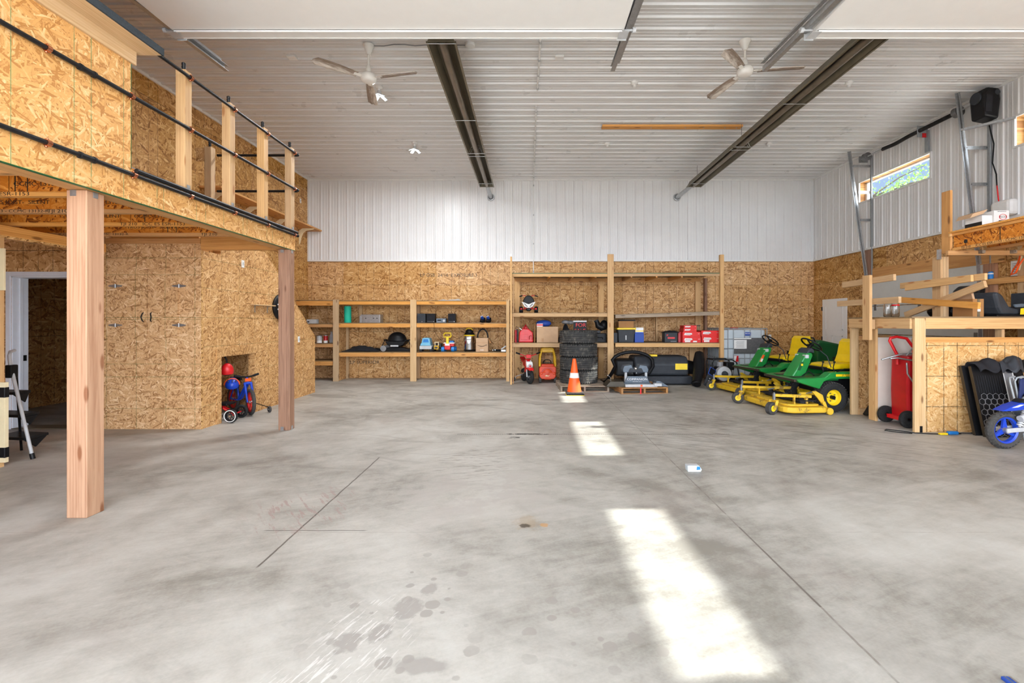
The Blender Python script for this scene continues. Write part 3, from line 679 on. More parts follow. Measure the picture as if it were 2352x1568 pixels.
for i, y in enumerate((2.62, 3.20, 3.78, 4.36, 4.93, 5.5)):
    b = B(); b.box(XO + .02, XF - .205, y - .006, y + .006, LB + .06, LT - .035, tex='xz'); b.build('joist_web', 'osb_joist', lf)
    b = B(); b.box(XO + .02, XF - .205, y - .03, y + .03, LB + .025, LB + .06); b.box(XO + .02, XF - .205, y - .03, y + .03, LT - .035, LT - .001); b.build('joist_flange', 'pine_warm', lf)
    for (x, s, z, sz) in (((-5.3 + .31 * i, 'TJI 210', LB + .0425, .036), (-4.5 - .12 * i, 'ICC ES ESR-1153 - CCMC 13132-R', LB + .0425, .03)) if i % 2 else ((-4.75 + .2 * i, 'TJI 210   ICC ES ESR-1153', LB + .0425, .034),)):
        text('print_mark', s, sz * 1.25, 'ink', TM((x, y - .0302, z)), lf, .0005, sx=1.5)
    for (x, s) in ((-5.25 + .16 * i, '-TRUS JOIST-  SILENT'), (-3.95, 'CCMC 13132-R')):
        text('print_mark', s, .05, 'ink', TM((x, y - .0066, LB + .13)), lf, .0005, sx=1.3)
    for x in (-5.25 + .55 * (i % 3), -4.05 - .2 * (i % 2)): B().box(x - .004, x + .004, y - .0075, y - .006, LB + .07, LT - .05).build('print_mark', 'ink', lf)
b = B(); b.tube([(-5.75, 3.45, LB + .02), (-5.2, 3.40, LB + .005), (-4.85, 3.38, LB - .01), (-4.55, 3.42, LB + .03)], .006, 6); b.tube([(-5.75, 3.47, LB + .03), (-5.3, 3.42, LB + .018), (-4.9, 3.4, LB - .005), (-4.7, 3.37, LB + .022), (-4.5, 3.36, LB + .03)], .006, 6)
tag(b.build('electric_cable', 'light_grey', smooth=60), 'loose pale electric cable hanging under the loft joists', 'cable')
B().box(XL + .02, XS - .0, 6.36, 6.384, 2.53, 2.6).build('ledger_board', 'pine_warm', lf)
# posts
def post(name_label, x0, x1, y0, y1, mat):
    t = thing('support_post', name_label, 'post', ((x0 + x1) / 2, (y0 + y1) / 2, 0))
    B().box(x0, x1, y0, y1, 0, LB, tex='zxy').build('shaft', mat, t, bev=.006)
    b = B(); b.box(x0 + .03, x0 + .075, y0 - .003, y0 + .002, LB - .045, LB - .001); b.box(x1 - .001, x1 + .003, y0 + .05, y0 + .09, LB - .045, LB - .001); b.each('bracket', 'galv', t)
    return t
post('thick knotty timber post standing closest to the viewer under the loft edge', -3.452, -3.30, 3.485, 3.63, 'fir_post')
t = post('reddish timber post under the far corner of the loft beside the stair wall', -3.398, -3.246, 6.32, 6.455, 'fir_red')
b = B(); b.box(-3.365, -3.325, 6.316, 6.321, .0, .05); b.box(-3.247, -3.243, 6.37, 6.41, 0, .05); b.each('bracket', 'galv', t)
# header beam with a ragged strand board strip and the stub wall with hinges
t = thing('header_beam', 'orange header beam running under the loft towards the store room doorway', 'beam', (-5.37, 4, 2.31))
B().box(-5.42, -5.34, 1.6, 5.9, 2.34, LB).build('board', 'pine_warm', t, bev=.002); B().box(-5.425, -5.338, 1.6, 5.88, 2.315, 2.34, tex='yz').build('strip', 'osb_edge', t)
t = thing('stub_wall', 'narrow timber wall end with cream board and two black hinges', 'partition', (-5.4, 4.7, 0))
B().box(-5.62, -5.32, 4.70, 4.738, 0, 2.314).build('stud', 'pine', t, bev=.002)
b = B(); b.box(-5.62, -5.262, 4.68, 4.70, 1.78, 2.2); b.build('upper_board', 'cream', t, bev=.002)
b = B(); b.box(-5.62, -5.233, 4.665, 4.70, .06, .86); dr = b.build('lower_board', 'cream', t, bev=.002)
for z in (.16, .76):
    b = B(); b.box(-5.285, -5.238, 4.661, 4.665, z - .05, z + .05); b.cyl((-5.23, 4.66, z - .05), (-5.23, 4.66, z + .05), .007, n=10); b.box(-5.233, -5.2285, 4.665, 4.70, z - .05, z + .05); b.build('hinge', 'black', dr)
# folded step ladder
t = thing('step_ladder', 'folding step ladder with pale tube rails and black treads', 'ladder', (-5.5, 5.2, 0))
for k, (dx, dy) in enumerate(((0, 0), (-.42, .06))):
    b = B(); b.tube([(-5.315 + dx, 5.0 + dy, .03), (-5.62 + dx, 5.06 + dy, 1.02), (-5.64 + dx, 5.07 + dy, 1.1), (-5.66 + dx, 5.10 + dy, 1.14), (-5.68 + dx, 5.16 + dy, 1.15)], .016, 10); b.build('front_rail', 'light_grey', t, 60)
    b = B(); b.cyl((-5.307 + dx, 5.0 + dy, 0), (-5.322 + dx, 5.0 + dy, .06), .021); b.build('foot', 'black', t, 40)
    b = B(); b.tube([(-5.80 + dx, 5.34 + dy, 0), (-5.60 + dx, 5.10 + dy, .95)], .012, 8); b.build('rear_rail', 'black', t, 60)
    b = B(); b.box(-5.635 + dx, -5.57 + dx, 5.02 + dy, 5.10 + dy, .86, 1.0); b.build('joint', 'black', t, bev=.01)
for z, d in ((.20, .26), (.44, .22), (.68, .18)):
    x = -5.315 - (z / 1.0) * .305; y = 5.0 + z * .06
    b = B(); b.prism([(x - .42, y + .02), (x - .01, y - .03), (x - .01, y + d - .03), (x - .42, y + d + .03)], z, z + .03, 'z'); b.prism([(y - .02, z), (y + d - .04, z), (y + .1, z - .10)], x - .03, x - .015, 'x'); b.build('tread', 'black', t, bev=.006)
# loft cabin
YE = 3.80
t = thing('loft_cabin', 'pale strand board cabin on the loft with dark shingled eave', 'cabin', (-5.8, 1.8, LT + .025))
B().box(XF - .02, XF, YF + .01, YE, LT + .0007, 3.667, tex='yz').build('front_wall', 'osb_face', t)
b = B(); b.box(XO + .02, XF - .02, YE - .1, YE, LT + .026, 3.667, tex='xz'); b.build('end_wall', 'osb_shade', t)
B().box(XF - .02, XF + .002, YE, YE + .004, LT + .0007, 3.60).build('painted_edge', 'green_dark', t)
B().box(XF, XF + .018, YF + .01, YE + .035, 3.56, 3.667).build('frieze_board', 'pine_pale', t)
B().box(XF - .3, -3.05, YF + .01, YE + .075, 3.667, 3.682).build('soffit', 'pine_pale', t)
B().prism([(-3.035, 3.668), (-3.035, 3.725), (-8.4, 5.05), (-8.4, 4.99), (-3.06, 3.684), (-3.06, 3.668)], YF + .01, YE + .085).build('roof', 'shingle', t)
# pipe railing
t = thing('loft_railing', 'railing of black pipes and short timber posts with copper clamps along the loft edge', 'railing', (XF, 5.3, LT))
RP = [4.40, 5.06, 5.71, 6.36]; HT = 3.84; XP = -3.215
def rpost(x0, x1, y0, y1):
    B().box(x0, x1, y0, y1, LT + .0255, HT, tex='zxy').build('post', 'pine', t, bev=.004)
    xc, yc = (x0 + x1) / 2, (y0 + y1) / 2
    b = B(); b.lathe([(.017, 0), (.017, .02), (.012, .022), (.018, .035), (.018, .048), (.012, .05), (.018, .06), (.018, .078), (.010, .085)], Matrix.Translation((xc, yc, HT)), 14); b.build('finial', 'black_iron', t, 40)
for y in RP: rpost(XF - .092, XF - .002, y, y + .09)
rpost(-4.41, -4.32, 6.34, 6.43)
b = B(); b.box(-4.55, -4.41, 6.38, 6.40, 3.66, 3.84, tex='xz'); b.build('gusset', 'osb_plain', t)
for (z, y0) in ((3.775, 3.95), (3.285, YF + .05), (2.655, YF + .05)):
    b = B(); b.cyl((XP, y0, z), (XP, 6.47, z), .0165 if z < 3.7 else .0155, n=12); b.build('rail', 'black_iron', t, 60)
    b = B(); b.cyl((XP, 6.46, z), (XP, 6.485, z), .022, n=12); b.build('end_cap', 'black_iron', t, 40)
    b = B(); y = 3.4
    if z < 3.7:
        b.cyl((XP, y - .05, z), (XP, y + .05, z), .021, n=12)
        b.cyl((XP, y - .06, z), (XP, y - .045, z), .025, n=12); b.cyl((XP, y + .045, z), (XP, y + .06, z), .025, n=12); b.build('coupling', 'black_iron', t, 40)
    else: b.bm.free()
b = B(); b.cyl((XP + .004, 3.82, 2.695), (XP + .004, 6.46, 2.695), .019, n=12); b.build('lower_pipe', 'black_iron', t, 60)
b = B(); b.cyl((XP, 5.98, 2.695), (XP, 6.1, 2.695), .024, n=12); b.build('coupling', 'black_iron', t, 40)
for z in (3.765, 3.27):
    b = B(); b.cyl((-4.32, 6.47, z), (XP, 6.47, z), .0165, n=12); b.build('end_rail', 'black_iron', t, 60)
for z, ys in ((3.775, RP), (3.285, [3.12, 3.78] + RP), (2.655, [3.12, 3.80] + RP)):
    for y in ys:
        y += .04 if y > 4 else 0
        b = B(); b.lathe([(.018, -.016), (.023, -.016), (.023, .016), (.018, .016)], Matrix.Translation((XP, y, z)) @ axis_m('y'), 14, closed=True)
        b.cyl((XP - .02, y, z), (XF + .001, y, z), .012, n=10); b.ball((XP - .005, y - .004, z - .026), .009, 8); b.ball((XP - .005, y + .004, z + .026), .009, 8)
        b.build('clamp', 'copper', t, 50)
b = B()
for y in RP: b.box(XF + .0005, XF + .0035, y + .02, y + .06, LT - .03, LT + .06)
b.each('post_bracket', 'galv', t)
tag(B().cyl((XF - .115, YE + .02, LT + .0465), (XF - .115, 6.33, LT + .0465), .02, n=12).build('conduit_pipe', 'mid_grey', smooth=60), 'grey plastic pipe lying along the loft floor edge between the rail posts', 'pipe')
# long shelf high on the wall beyond the loft
t = thing('wall_shelf', 'long plank shelf on cream curved brackets high on the strand board wall', 'shelf', (XL, 10.2, 3.4))
B().box(XL + .002, -5.415, 8.2, 12.19, 3.82, 3.855).build('board', 'pine_warm', t, bev=.002)
for y in (8.5, 9.55, 10.7, 11.76):
    b = B(); pr_ = [(XL + .002, 3.45), (XL + .03, 3.45)] + [(XL + .05 + .30 * (1 - math.cos(a)), 3.48 + .32 * math.sin(a)) for a in [i * PI / 2 / 8 for i in range(1, 9)]] + [(-5.42, 3.81), (-5.42, 3.82), (XL + .002, 3.82)]
    pr_ = [(XL + .002, 3.42), (XL + .025, 3.44), (XL + .06, 3.60), (XL + .10, 3.70), (XL + .17, 3.755), (-5.45, 3.79), (-5.43, 3.819), (XL + .09, 3.819), (XL + .002, 3.76)]
    b.prism(pr_, y - .012, y + .012, 'y'); b.build('bracket', 'cream', t)
# switch plates and outlets
def plate(p, ax, label, w=.07, h=.115, cat='switch'):
    t = thing('switch_plate' if cat == 'switch' else 'wall_outlet', label, cat, p); x, y, z = p; d = .008
    f = B(); g = B()
    if ax == '+x': f.box(x, x + d, y - w / 2, y + w / 2, z - h / 2, z + h / 2); g.box(x + d, x + d + .004, y - .012, y + .012, z - .024, z + .024)
    elif ax == '-x': f.box(x - d, x, y - w / 2, y + w / 2, z - h / 2, z + h / 2); g.box(x - d - .004, x - d, y - .012, y + .012, z - .024, z + .024)
    else: f.box(x - w / 2, x + w / 2, y - d, y, z - h / 2, z + h / 2); g.box(x - .012, x + .012, y - d - .004, y - d, z - .024, z + .024)
    f.build('plate', 'white', t, bev=.003); g.build('toggle', 'light_grey', t, bev=.001)
plate((XS, 7.30, 2.37), '+x', 'white switch plate high on the stair wall just under the loft')
plate((XS, 9.07, 1.13), '+x', 'white switch plate low on the stair wall near its sloping end')
plate((XL, 11.83, 4.53), '+x', 'white outlet plate up on the strand board wall above the long shelf', cat='outlet')
plate((PX(1768, YB), YB, 1.08), '-y', 'white outlet plate on the rear wall beside the caged tank', .075, .12, cat='outlet')
# cupboard doors in the closet wall
t = thing('closet_cupboard', 'pair of strand board cupboard doors with strap hinges and black pulls', 'cupboard', (-5.22, YC, 1.25))
for (x0, x1, hx, kx) in ((-5.638, -5.224, -5.655, -5.275), (-5.216, -4.804, -4.787, -5.165)):
    d = B().box(x0, x1, YC - .014, YC - .001, 1.25, 2.19, tex='zx').build('door', 'osb_closet', t, bev=.001)
    b = B(); b.tube([(kx, YC - .012, 1.47), (kx, YC - .03, 1.48), (kx - .014 if kx < -5.2 else kx + .014, YC - .036, 1.53), (kx, YC - .03, 1.58), (kx, YC - .012, 1.59)], .007, 8); b.build('handle', 'black', d, 60)
    for z in (1.955, 1.42):
        b = B()
        for s in (-1, 1): b.prism([(hx + s * .012, z - .02), (hx + s * .09, z - .008), (hx + s * .095, z + .008), (hx + s * .012, z + .02)], YC - .018, YC - .0145, 'y')
        b.cyl((hx, YC - .019, z - .025), (hx, YC - .019, z + .025), .008, n=10); b.build('hinge', 'galv', d)
# narrow shelf and black hoop on the stair wall
t = thing('peg_shelf', 'narrow pale wooden shelf with pegs on the stair wall', 'shelf', (XS, 7.9, 1.7))
B().box(XS + .001, XS + .09, 7.50, 8.09, 1.735, 1.752).build('board', 'pine_pale', t, bev=.002)
b = B()
for y in (7.62, 7.98): b.box(XS + .001, XS + .006, y - .01, y + .01, 1.62, 1.735); b.box(XS + .001, XS + .07, y - .01, y + .01, 1.728, 1.735)
b.each('bracket', 'galv', t)
for y in (7.78, 7.88):
    b = B(); b.tube([(XS + .05, y, 1.735), (XS + .05, y, 1.715), (XS + .065, y, 1.70), (XS + .08, y, 1.715)], .004, 6); b.build('hook', 'chrome', t, 60)
t = thing('wheel_cover', 'black rounded plastic ring with pale dots hanging on the stair wall behind the reddish post', 'ring', (XS, 8.41, 1.48))
M_ = Matrix.Translation((XS + .035, 8.41, 1.73)) @ axis_m('x') @ Matrix.Diagonal((.93, 1.1, 1, 1))
b = B(); b.lathe([(.13, -.03), (.25, -.034), (.27, 0), (.25, .03), (.2, .036), (.13, .02)], M_, 28, closed=True); b.build('ring', 'black', t, 50)
b = B()
for k in range(14): a = 2 * PI * k / 14; p = M_ @ Vector((.2 * math.cos(a), .2 * math.sin(a), .036)); b.cyl(p - Vector((.004, 0, 0)), p + Vector((.004, 0, 0)), .013, n=8)
b.each('dot', 'white', t)
# ---- nook: bicycle, tricycle, helmets
def wheel(par, c, R_, ax_m, tyre=.022, rim='black', tm='tyre', spokes=5, w=1.0, hub='galv'):
    T = Matrix.Translation(c) @ ax_m
    b = B(); m = 10; b.lathe([(R_ - tyre + tyre * math.cos(2 * PI * k / m), w * tyre * math.sin(2 * PI * k / m)) for k in range(m)], T, 32, closed=True)
    o = b.build('tyre', tm, par, 50)
    b = B(); ri = R_ - 2 * tyre; b.lathe([(ri * .84, -tyre * .5 * w), (ri + tyre * .3, -tyre * .6 * w), (ri + tyre * .3, tyre * .6 * w), (ri * .84, tyre * .5 * w)], T, 32, closed=True)
    for k in range(spokes):
        a = 2 * PI * k / spokes; u = Vector((math.cos(a), math.sin(a), 0)); b.tube([T @ (u * .012), T @ (u * ri * .86)], tyre * .3, 6)
    b.build('rim', rim, par, 50)
    b = B(); b.cyl(T @ Vector((0, 0, -tyre * w * 1.1)), T @ Vector((0, 0, tyre * w * 1.1)), tyre * .8, n=12); b.build('hub', hub, par, 50)
def heading(a): return Matrix.Rotation(a, 4, 'Z') @ axis_m('y')      # wheel whose plane holds the heading direction
bk = thing('kids_bicycle', 'blue child bicycle with red rims and fat grey tyre parked in the nook', 'bicycle', (-4.40, 7.38, 0), R(-36), local=True)
# local x = forward, origin under the front wheel
HY = axis_m('y')
wheel(bk, (0, 0, .203), .203, Matrix.Rotation(R(-8), 4, 'Z') @ HY, .026, 'red', 'rubber_dusty', 6)
wheel(bk, (-.62, 0, .203), .203, HY, .026, 'red', 'rubber_dusty', 6)
b = B(); b.tube([(-.11, 0, .52), (-.42, 0, .22), (-.44, 0, .2)], .02, 10); b.tube([(-.11, 0, .46), (-.3, 0, .24), (-.42, 0, .2)], .016, 8); b.tube([(-.42, 0, .2), (-.5, 0, .5)], .016, 8)
for s in (-1, 1): b.tube([(-.42, .03 * s, .2), (-.62, .05 * s, .203)], .01, 8); b.tube([(-.5, .03 * s, .44), (-.62, .05 * s, .203)], .009, 8)
b.build('frame', 'blue', bk, 50)
b = B()
for s in (-1, 1): b.tube([(-.105, .045 * s, .5), (-.05, .048 * s, .36), (0, .048 * s, .203)], [.02, .017, .012], 8)
b.tube([(-.105, -.05, .49), (-.105, .05, .49)], .022, 8); b.tube([(-.105, 0, .47), (-.14, 0, .595)], .017, 8); b.build('fork', 'blue', bk, 50)
b = B(); b.tube([(-.15, -.17, .62), (-.13, -.09, .60), (-.13, 0, .59), (-.13, .09, .60), (-.15, .17, .62)], .012, 8); b.build('handlebar', 'black', bk, 60)
for s in (-1, 1): b = B(); b.cyl((-.153, .18 * s, .622), (-.135, .10 * s, .603), .018, n=10); b.build('grip', 'black_soft', bk, 60)
b = B(); b.box(-.11, -.09, -.045, .045, .52, .57); b.build('reflector', 'orange', bk, bev=.004)
b = B(); b.prism([(-.62, -.06), (-.35, -.02), (-.35, .02), (-.62, .06)], .52, .56, 'z'); b.build('saddle', 'black', bk, bev=.012)
b = B(); b.cyl((0, 0, .203), (.02, .26, .09), .006, n=8); b.build('stabiliser_arm', 'black', bk)
wheel(bk, (.03, .27, .052), .052, HY, .014, 'black', 'rubber_dusty', 4, 1.2)
tr = thing('kids_tricycle', 'small red tricycle with black wheels, one wheel with a white rim', 'tricycle', (-4.36, 6.97, 0))
wheel(tr, (-4.34, 6.79, .101), .101, axis_m('y'), .017, 'black', 'rubber', 8, 1.3, 'chrome')
b = B(); b.torus((-4.34, 6.766, .101), .081, .006, 'y', 32, 8); b.build('white_rim', 'white', tr, 50)
wheel(tr, (-4.42, 7.17, .101), .101, axis_m('y'), .017, 'black', 'rubber', 8, 1.3, 'chrome')
wheel(tr, (-4.92, 7.0, .13), .13, axis_m('y'), .018, 'black', 'rubber', 8, 1.2)
b = B(); b.tube([(-4.34, 6.80, .10), (-4.42, 7.17, .10)], .011, 8); b.tube([(-4.40, 6.98, .11), (-4.55, 6.97, .2), (-4.75, 6.98, .26), (-4.85, 7.0, .36)], .016, 10); b.tube([(-4.38, 6.9, .11), (-4.48, 6.84, .2), (-4.56, 6.95, .23)], .012, 8); b.build('frame', 'red', tr, 50)
b = B(); b.tube([(-4.92, 7.0, .13), (-4.83, 7.0, .55)], .014, 8); b.tube([(-4.84, 6.84, .58), (-4.82, 6.92, .56), (-4.82, 7.08, .56), (-4.84, 7.16, .58)], .011, 8); b.build('handlebar', 'black', tr, 50)
b = B(); b.box(-4.62, -4.44, 6.86, 7.08, .235, .27); b.build('seat', 'black', tr, bev=.012)
def helmet(name, label, c, r, mat, yaw, tilt):
    t = thing(name, label, 'helmet', c); M = Matrix.Translation(c) @ Matrix.Rotation(yaw, 4, 'Z') @ Matrix.Rotation(tilt, 4, 'Y')
    b = B(); b.ball((0, 0, 0), (r[0], r[1], r[2]), 24, None, cut=-.35); bmesh.ops.transform(b.bm, matrix=M, verts=b.bm.verts); b.build('shell', mat, t, 50)
    b = B(); b.ball((0, 0, -r[2] * .1), (r[0] * .9, r[1] * .9, r[2] * .5), 20, None, cut=-.9); bmesh.ops.transform(b.bm, matrix=M, verts=b.bm.verts); b.build('liner', 'black_soft', t, 50)
    return t, M
h, M = helmet('kids_helmet', 'glossy red child helmet hanging at the top of the nook', (-4.54, 7.02, .73), (.075, .085, .12), 'red', R(-60), R(10))
b = B(); b.tube([(-4.54, 7.02, .83), (-4.55, 7.02, .9), (-4.60, 7.02, NZ + .03)], .012, 8); b.build('strap', 'black', h, 50)
h, M = helmet('kids_helmet', 'blue child helmet with an orange stripe lying on the bicycle frame', (-4.62, 7.26, .50), (.12, .095, .10), 'blue', R(-60), R(20))
b = B(); b.lathe([(.0, 0)] and [(.101 * math.cos(a), .0) for a in (0, 0)] and [(1.02, -.05), (1.03, .05)], Matrix(), 4) if False else None
b.tube([M @ Vector((.02, .1 * math.cos(a), .105 * math.sin(a))) for a in [i * PI / 12 for i in range(13)]], .010, 6); b.build('stripe', 'orange', h, 50)
b = B()
for k in (-.5, .1, .6): b.tube([M @ Vector((.05 + .05 * math.cos(a), .09 * k, .078 + .02 * math.sin(a))) for a in (0, .8, 1.6)], .008, 6)
b.each('vent', 'navy', h, smooth=50)
# ================================================================== UNDER THE CEILING
def ceil_Y(y, z=ZC): return (z - EYE) * F / (VY - y)
# overhead doors, lying open under the ceiling, and their tracks
DZc = 4.485; DYe = 4.99
def open_door(label, x0, x1, arms):
    t = thing('overhead_door', label, 'garage door', ((x0 + x1) / 2, 2.5, DZc))
    b = B(); sl = .05
    for k in range(8):
        y1 = DYe - .61 * k; y0 = max(y1 - .604, YF + .3)
        if y1 < YF + .4: break
        b.box(x0, x1, y0, y1, DZc + .012, DZc + .06, tex='xy')
    p = b.build('panel', 'door_white', t, bev=.004)
    b = B(); b.box(x0 + .02, x1 - .02, DYe - .002, DYe + .012, DZc - .0, DZc + .095); b.box(x0 + .02, x1 - .02, DYe - .13, DYe + .012, DZc + .005, DZc + .013); b.box(x0 + .02, x1 - .02, DYe - .13, DYe - .12, DZc - .012, DZc + .013); b.build('strut', 'trim_white', t, bev=.002)
    for x, s in ((x0, -1), (x1, 1)):
        b = B(); b.box(x - .05, x + .05, DYe - .14, DYe - .02, DZc - .016, DZc - .013); b.box(x - .05, x + .05, DYe + .013, DYe + .018, DZc - .016, DZc + .09); b.cyl((x - s * .0, DYe - .06, DZc + .05), (x + s * .13, DYe - .06, DZc + .05), .012, n=10); b.cyl((x + s * .10, DYe - .06, DZc + .05), (x + s * .135, DYe - .06, DZc + .05), .028, n=14); b.build('roller_bracket', 'light_grey', t, bev=.002)
    for y in (3.77, 3.16, 2.55):
        for x in [x0 + (x1 - x0) * q for q in (.14, .38, .62, .86)]:
            b = B(); b.box(x - .03, x + .03, y - .07, y + .07, DZc + .004, DZc + .012); b.cyl((x - .03, y, DZc), (x + .03, y, DZc), .008, n=8); b.build('hinge', 'galv', t)
    return t
open_door('white overhead door lying open below the ceiling above the hall, beside the loft roof', -3.72, .98, 0)
open_door('white overhead door lying open below the ceiling, the one cut off by the photo edge near the opener', 2.98, 6.75, 0)
def track(label, x, face):
    t = thing('door_track', label, 'track', (x, 3, 4.5), group=None)
    y0, z0, y1, z1 = YF + .1, 4.30, 5.83, 4.615
    b = B(); d = Vector((0, y1 - y0, z1 - z0)).normalized(); up = Vector((1, 0, 0)).cross(d)
    for (o, w, h) in ((0, .006, .062), (.026 * face, .05, .005)):
        c = Vector((x + o, 0, 0)); q = up * (-.03 if o else 0)
        b.beam(Vector((x + o, y0, z0)) + q, Vector((x + o, y1, z1)) + q, w, h, up)
    b.beam(Vector((x + .026 * face, y0, z0)) + up * .03, Vector((x + .026 * face, y1, z1)) + up * .03, .05, .005, up)
    b.beam(Vector((x - .03 * face, y0, z0 + .04)), Vector((x - .03 * face, y1 - .05, z1 + .04)), .045, .004, up)
    b.beam(Vector((x - .01 * face, y0, z0 + .07)), Vector((x - .01 * face, y1 - .05, z1 + .07)), .004, .06, up)
    b.build('rail', 'galv', t)
    b = B(); b.box(x - .02, x + .02, 2.5, 2.54, 4.47, ZC - .02); b.build('hanger', 'galv', t)
track('galvanized overhead door track next to the loft roof', -3.80, 1)
track('galvanized overhead door track hanging between the two ceiling heaters', 1.055, -1)
track('galvanized overhead door track hanging in front of the second ceiling fan', 2.90, 1)
# tube heaters
def heater(label, xc, y0, y1, ztop, xe, ye):
    t = thing('tube_heater', label, 'heater', (xc, (y0 + y1) / 2, 4.75))
    zb = 4.75; W_ = .165
    prof = [(-W_, zb), (-W_ * .62, zb + .13), (-W_ * .25, zb + .17), (W_ * .25, zb + .17), (W_ * .62, zb + .13), (W_, zb)]
    ym = y0 + (y1 - y0) * .62
    for a, c in ((y0, ym - .01), (ym + .01, y1)):
        b = B()
        for (p, q) in zip(prof, prof[1:]): b.quad([(xc + p[0], a, p[1]), (xc + q[0], a, q[1]), (xc + q[0], c, q[1]), (xc + p[0], c, p[1])])
        bmesh.ops.remove_doubles(b.bm, verts=b.bm.verts, dist=1e-4)
        b.build('reflector', 'bronze', t, solid=.004)
        b = B(); b.box(xc - W_ - .012, xc - W_ + .012, a, c, zb - .006, zb + .012); b.box(xc + W_ - .012, xc + W_ + .012, a, c, zb - .006, zb + .012); b.build('lip', 'bronze', t)
    b = B(); b.cyl((xc, y0 + .05, zb + .05), (xc, y1 + .05, zb + .05), .05, n=20); b.build('tube', 'tube_steel', t, 50)
    b = B()
    for y in (y0 + .02, y0 + (y1 - y0) * .36, ym - .04, ym + .12, y1 - .3): b.cyl((xc - W_ - .01, y, zb - .006), (xc + W_ + .01, y, zb - .006), .006, n=8)
    for s in (-1, 1): b.tube([(xc + s * W_ * .8, ym, zb - .004), (xc + s * .06, ym, zb + .12), (xc - s * .02, ym, zb + .0)], .006, 6)
    b.each('wire_stay', 'galv', t, smooth=50)
    b = B()
    for y in (y0, y1): 
        pp = [(xc + p[0] * .98, p[1]) for p in prof]; b.prism(pp, y - .002, y + .002, 'y')
    b.each('end_plate', 'bronze', t)
    b = B()
    for y in (y0 + .5, ym, y1 - .25):
        b.tube([(xc, y, zb + .17), (xc, y, ZC - .015)], .004, 6)
    b.each('hanging_chain', 'galv_dark', t)
    b = B(); b.tube([(xc, y1 + .02, zb + .05), (xc + (xe - xc) * .2, y1 + .12, zb + .05), (xe, ye - .02, zb - .03)], .05, 18); b.build('exhaust_pipe', 'galv', t, 50)
    b = B(); b.torus((xe, ye - .012, zb - .03), .075, .022, 'y', 28, 10); b.build('wall_flange', 'galv', t, 60)
    return t
heater('bronze tube heater under the ceiling with its near end beside the first fan', -1.045, 5.5, 11.4, 4.9, -1.02, YB - .031)
heater('bronze tube heater under the ceiling running behind the right open door towards the rear wall', 3.99, 4.6, 11.4, 4.9, 3.84, YB - .031)
# ceiling fans
def fan(label, x, y, zh, a0):
    t = thing('ceiling_fan', label, 'fan', (x, y, zh), local=True)
    b = B(); top = ZC - .021 - zh; b.lathe([(.075, top), (.075, top - .012), (.06, top - .03), (.036, top - .1), (.026, top - .13), (.0, top - .13)], None, 24); b.build('canopy', 'fan_white', t, 50)
    b = B(); b.cyl((0, 0, .05), (0, 0, top - .1), .013, n=14); b.lathe([(.03, .07), (.034, .10), (.03, .15), (.02, .17)], None, 18); b.build('downrod', 'fan_white', t, 50)
    b = B(); b.lathe([(0, -.055), (.06, -.055), (.085, -.045), (.10, -.025), (.105, 0), (.10, .03), (.085, .05), (.05, .065), (.03, .075), (0, .075)], None, 32); b.build('motor', 'fan_white', t, 40)
    for k in range(3):
        a = a0 + 2 * PI * k / 3; M = Matrix.Rotation(a, 4, 'Z') @ Matrix.Rotation(R(13), 4, 'X')
        def fn(u, v):
            r = .16 + .56 * u; w = (.048 + .022 * math.sin(min(1, u * 1.3) * PI / 2)) * (1 if u < .9 else math.sqrt(max(0, 1 - ((u - .9) / .1) ** 2)) * .7 + .3)
            return Vector((r, w * (2 * v - 1) - .012 * u, -.012 * (2 * v - 1) ** 2 - .02 * u * u))
        b = B(); b.grid(fn, 14, 6)
        for v in b.bm.verts: v[b.lay] = v.co.copy()
        bmesh.ops.transform(b.bm, matrix=M, verts=b.bm.verts)
        b.build('blade', 'fan_blade', t, 40, solid=.006)
        b = B(); b.beam((.09, 0, .0), (.2, 0, -.004), .05, .008); bmesh.ops.transform(b.bm, matrix=M, verts=b.bm.verts); b.build('blade_arm', 'fan_white', t, bev=.002)
    return t
fan('white three-blade ceiling fan with a lit lamp just behind it', -2.17, 6.3, 4.745, R(104))
fan('white three-blade ceiling fan hanging above the loose ceiling board', 2.85, 6.2, 4.78, R(108))
# lamps: two lit leaf lamps and plain lampholders
def holder(b, x, y):
    M = Matrix.Translation((x, y, ZC - .02)); b.lathe([(.055, .0195), (.055, -.012), (.04, -.02), (.024, -.03), (.022, -.065), (.0, -.065)], M, 24)
for i, (x, y, lab) in enumerate(((-2.39, 7.42, 'lit ceiling lamp with folding leaf panels next to the first fan'), (-2.40, 9.75, 'lit ceiling lamp with folding leaf panels deeper in the room, alone'))):
    t = thing('leaf_lamp', lab, 'lamp', (x, y, ZC - .02))
    b = B(); holder(b, x, y); b.build('lampholder', 'white', t, 40)
    b = B(); b.lathe([(.03, 0), (.035, -.03), (.028, -.05), (0, -.05)], Matrix.Translation((x, y, ZC - .085)), 20); b.build('lamp_body', 'light_grey', t, 40)
    for k in range(4):
        M = Matrix.Translation((x, y, ZC - .12)) @ Matrix.Rotation(R(45 + 90 * k), 4, 'Z') @ Matrix.Rotation(R(28), 4, 'Y')
        b = B(); b.box(.035, .145, -.034, .034, -.008, .006, M); o = b.build('leaf', 'light_grey', t, bev=.003)
        b = B(); b.box(.04, .14, -.029, .029, -.0095, -.008, M); b.build('light_panel', 'lamp_glow', o)
    q = light('lamp_light', 'AREA', (x, y, ZC - .19), LED_W, (.94, .97, 1), shape='DISK', size=.22); q.data.spread = PI
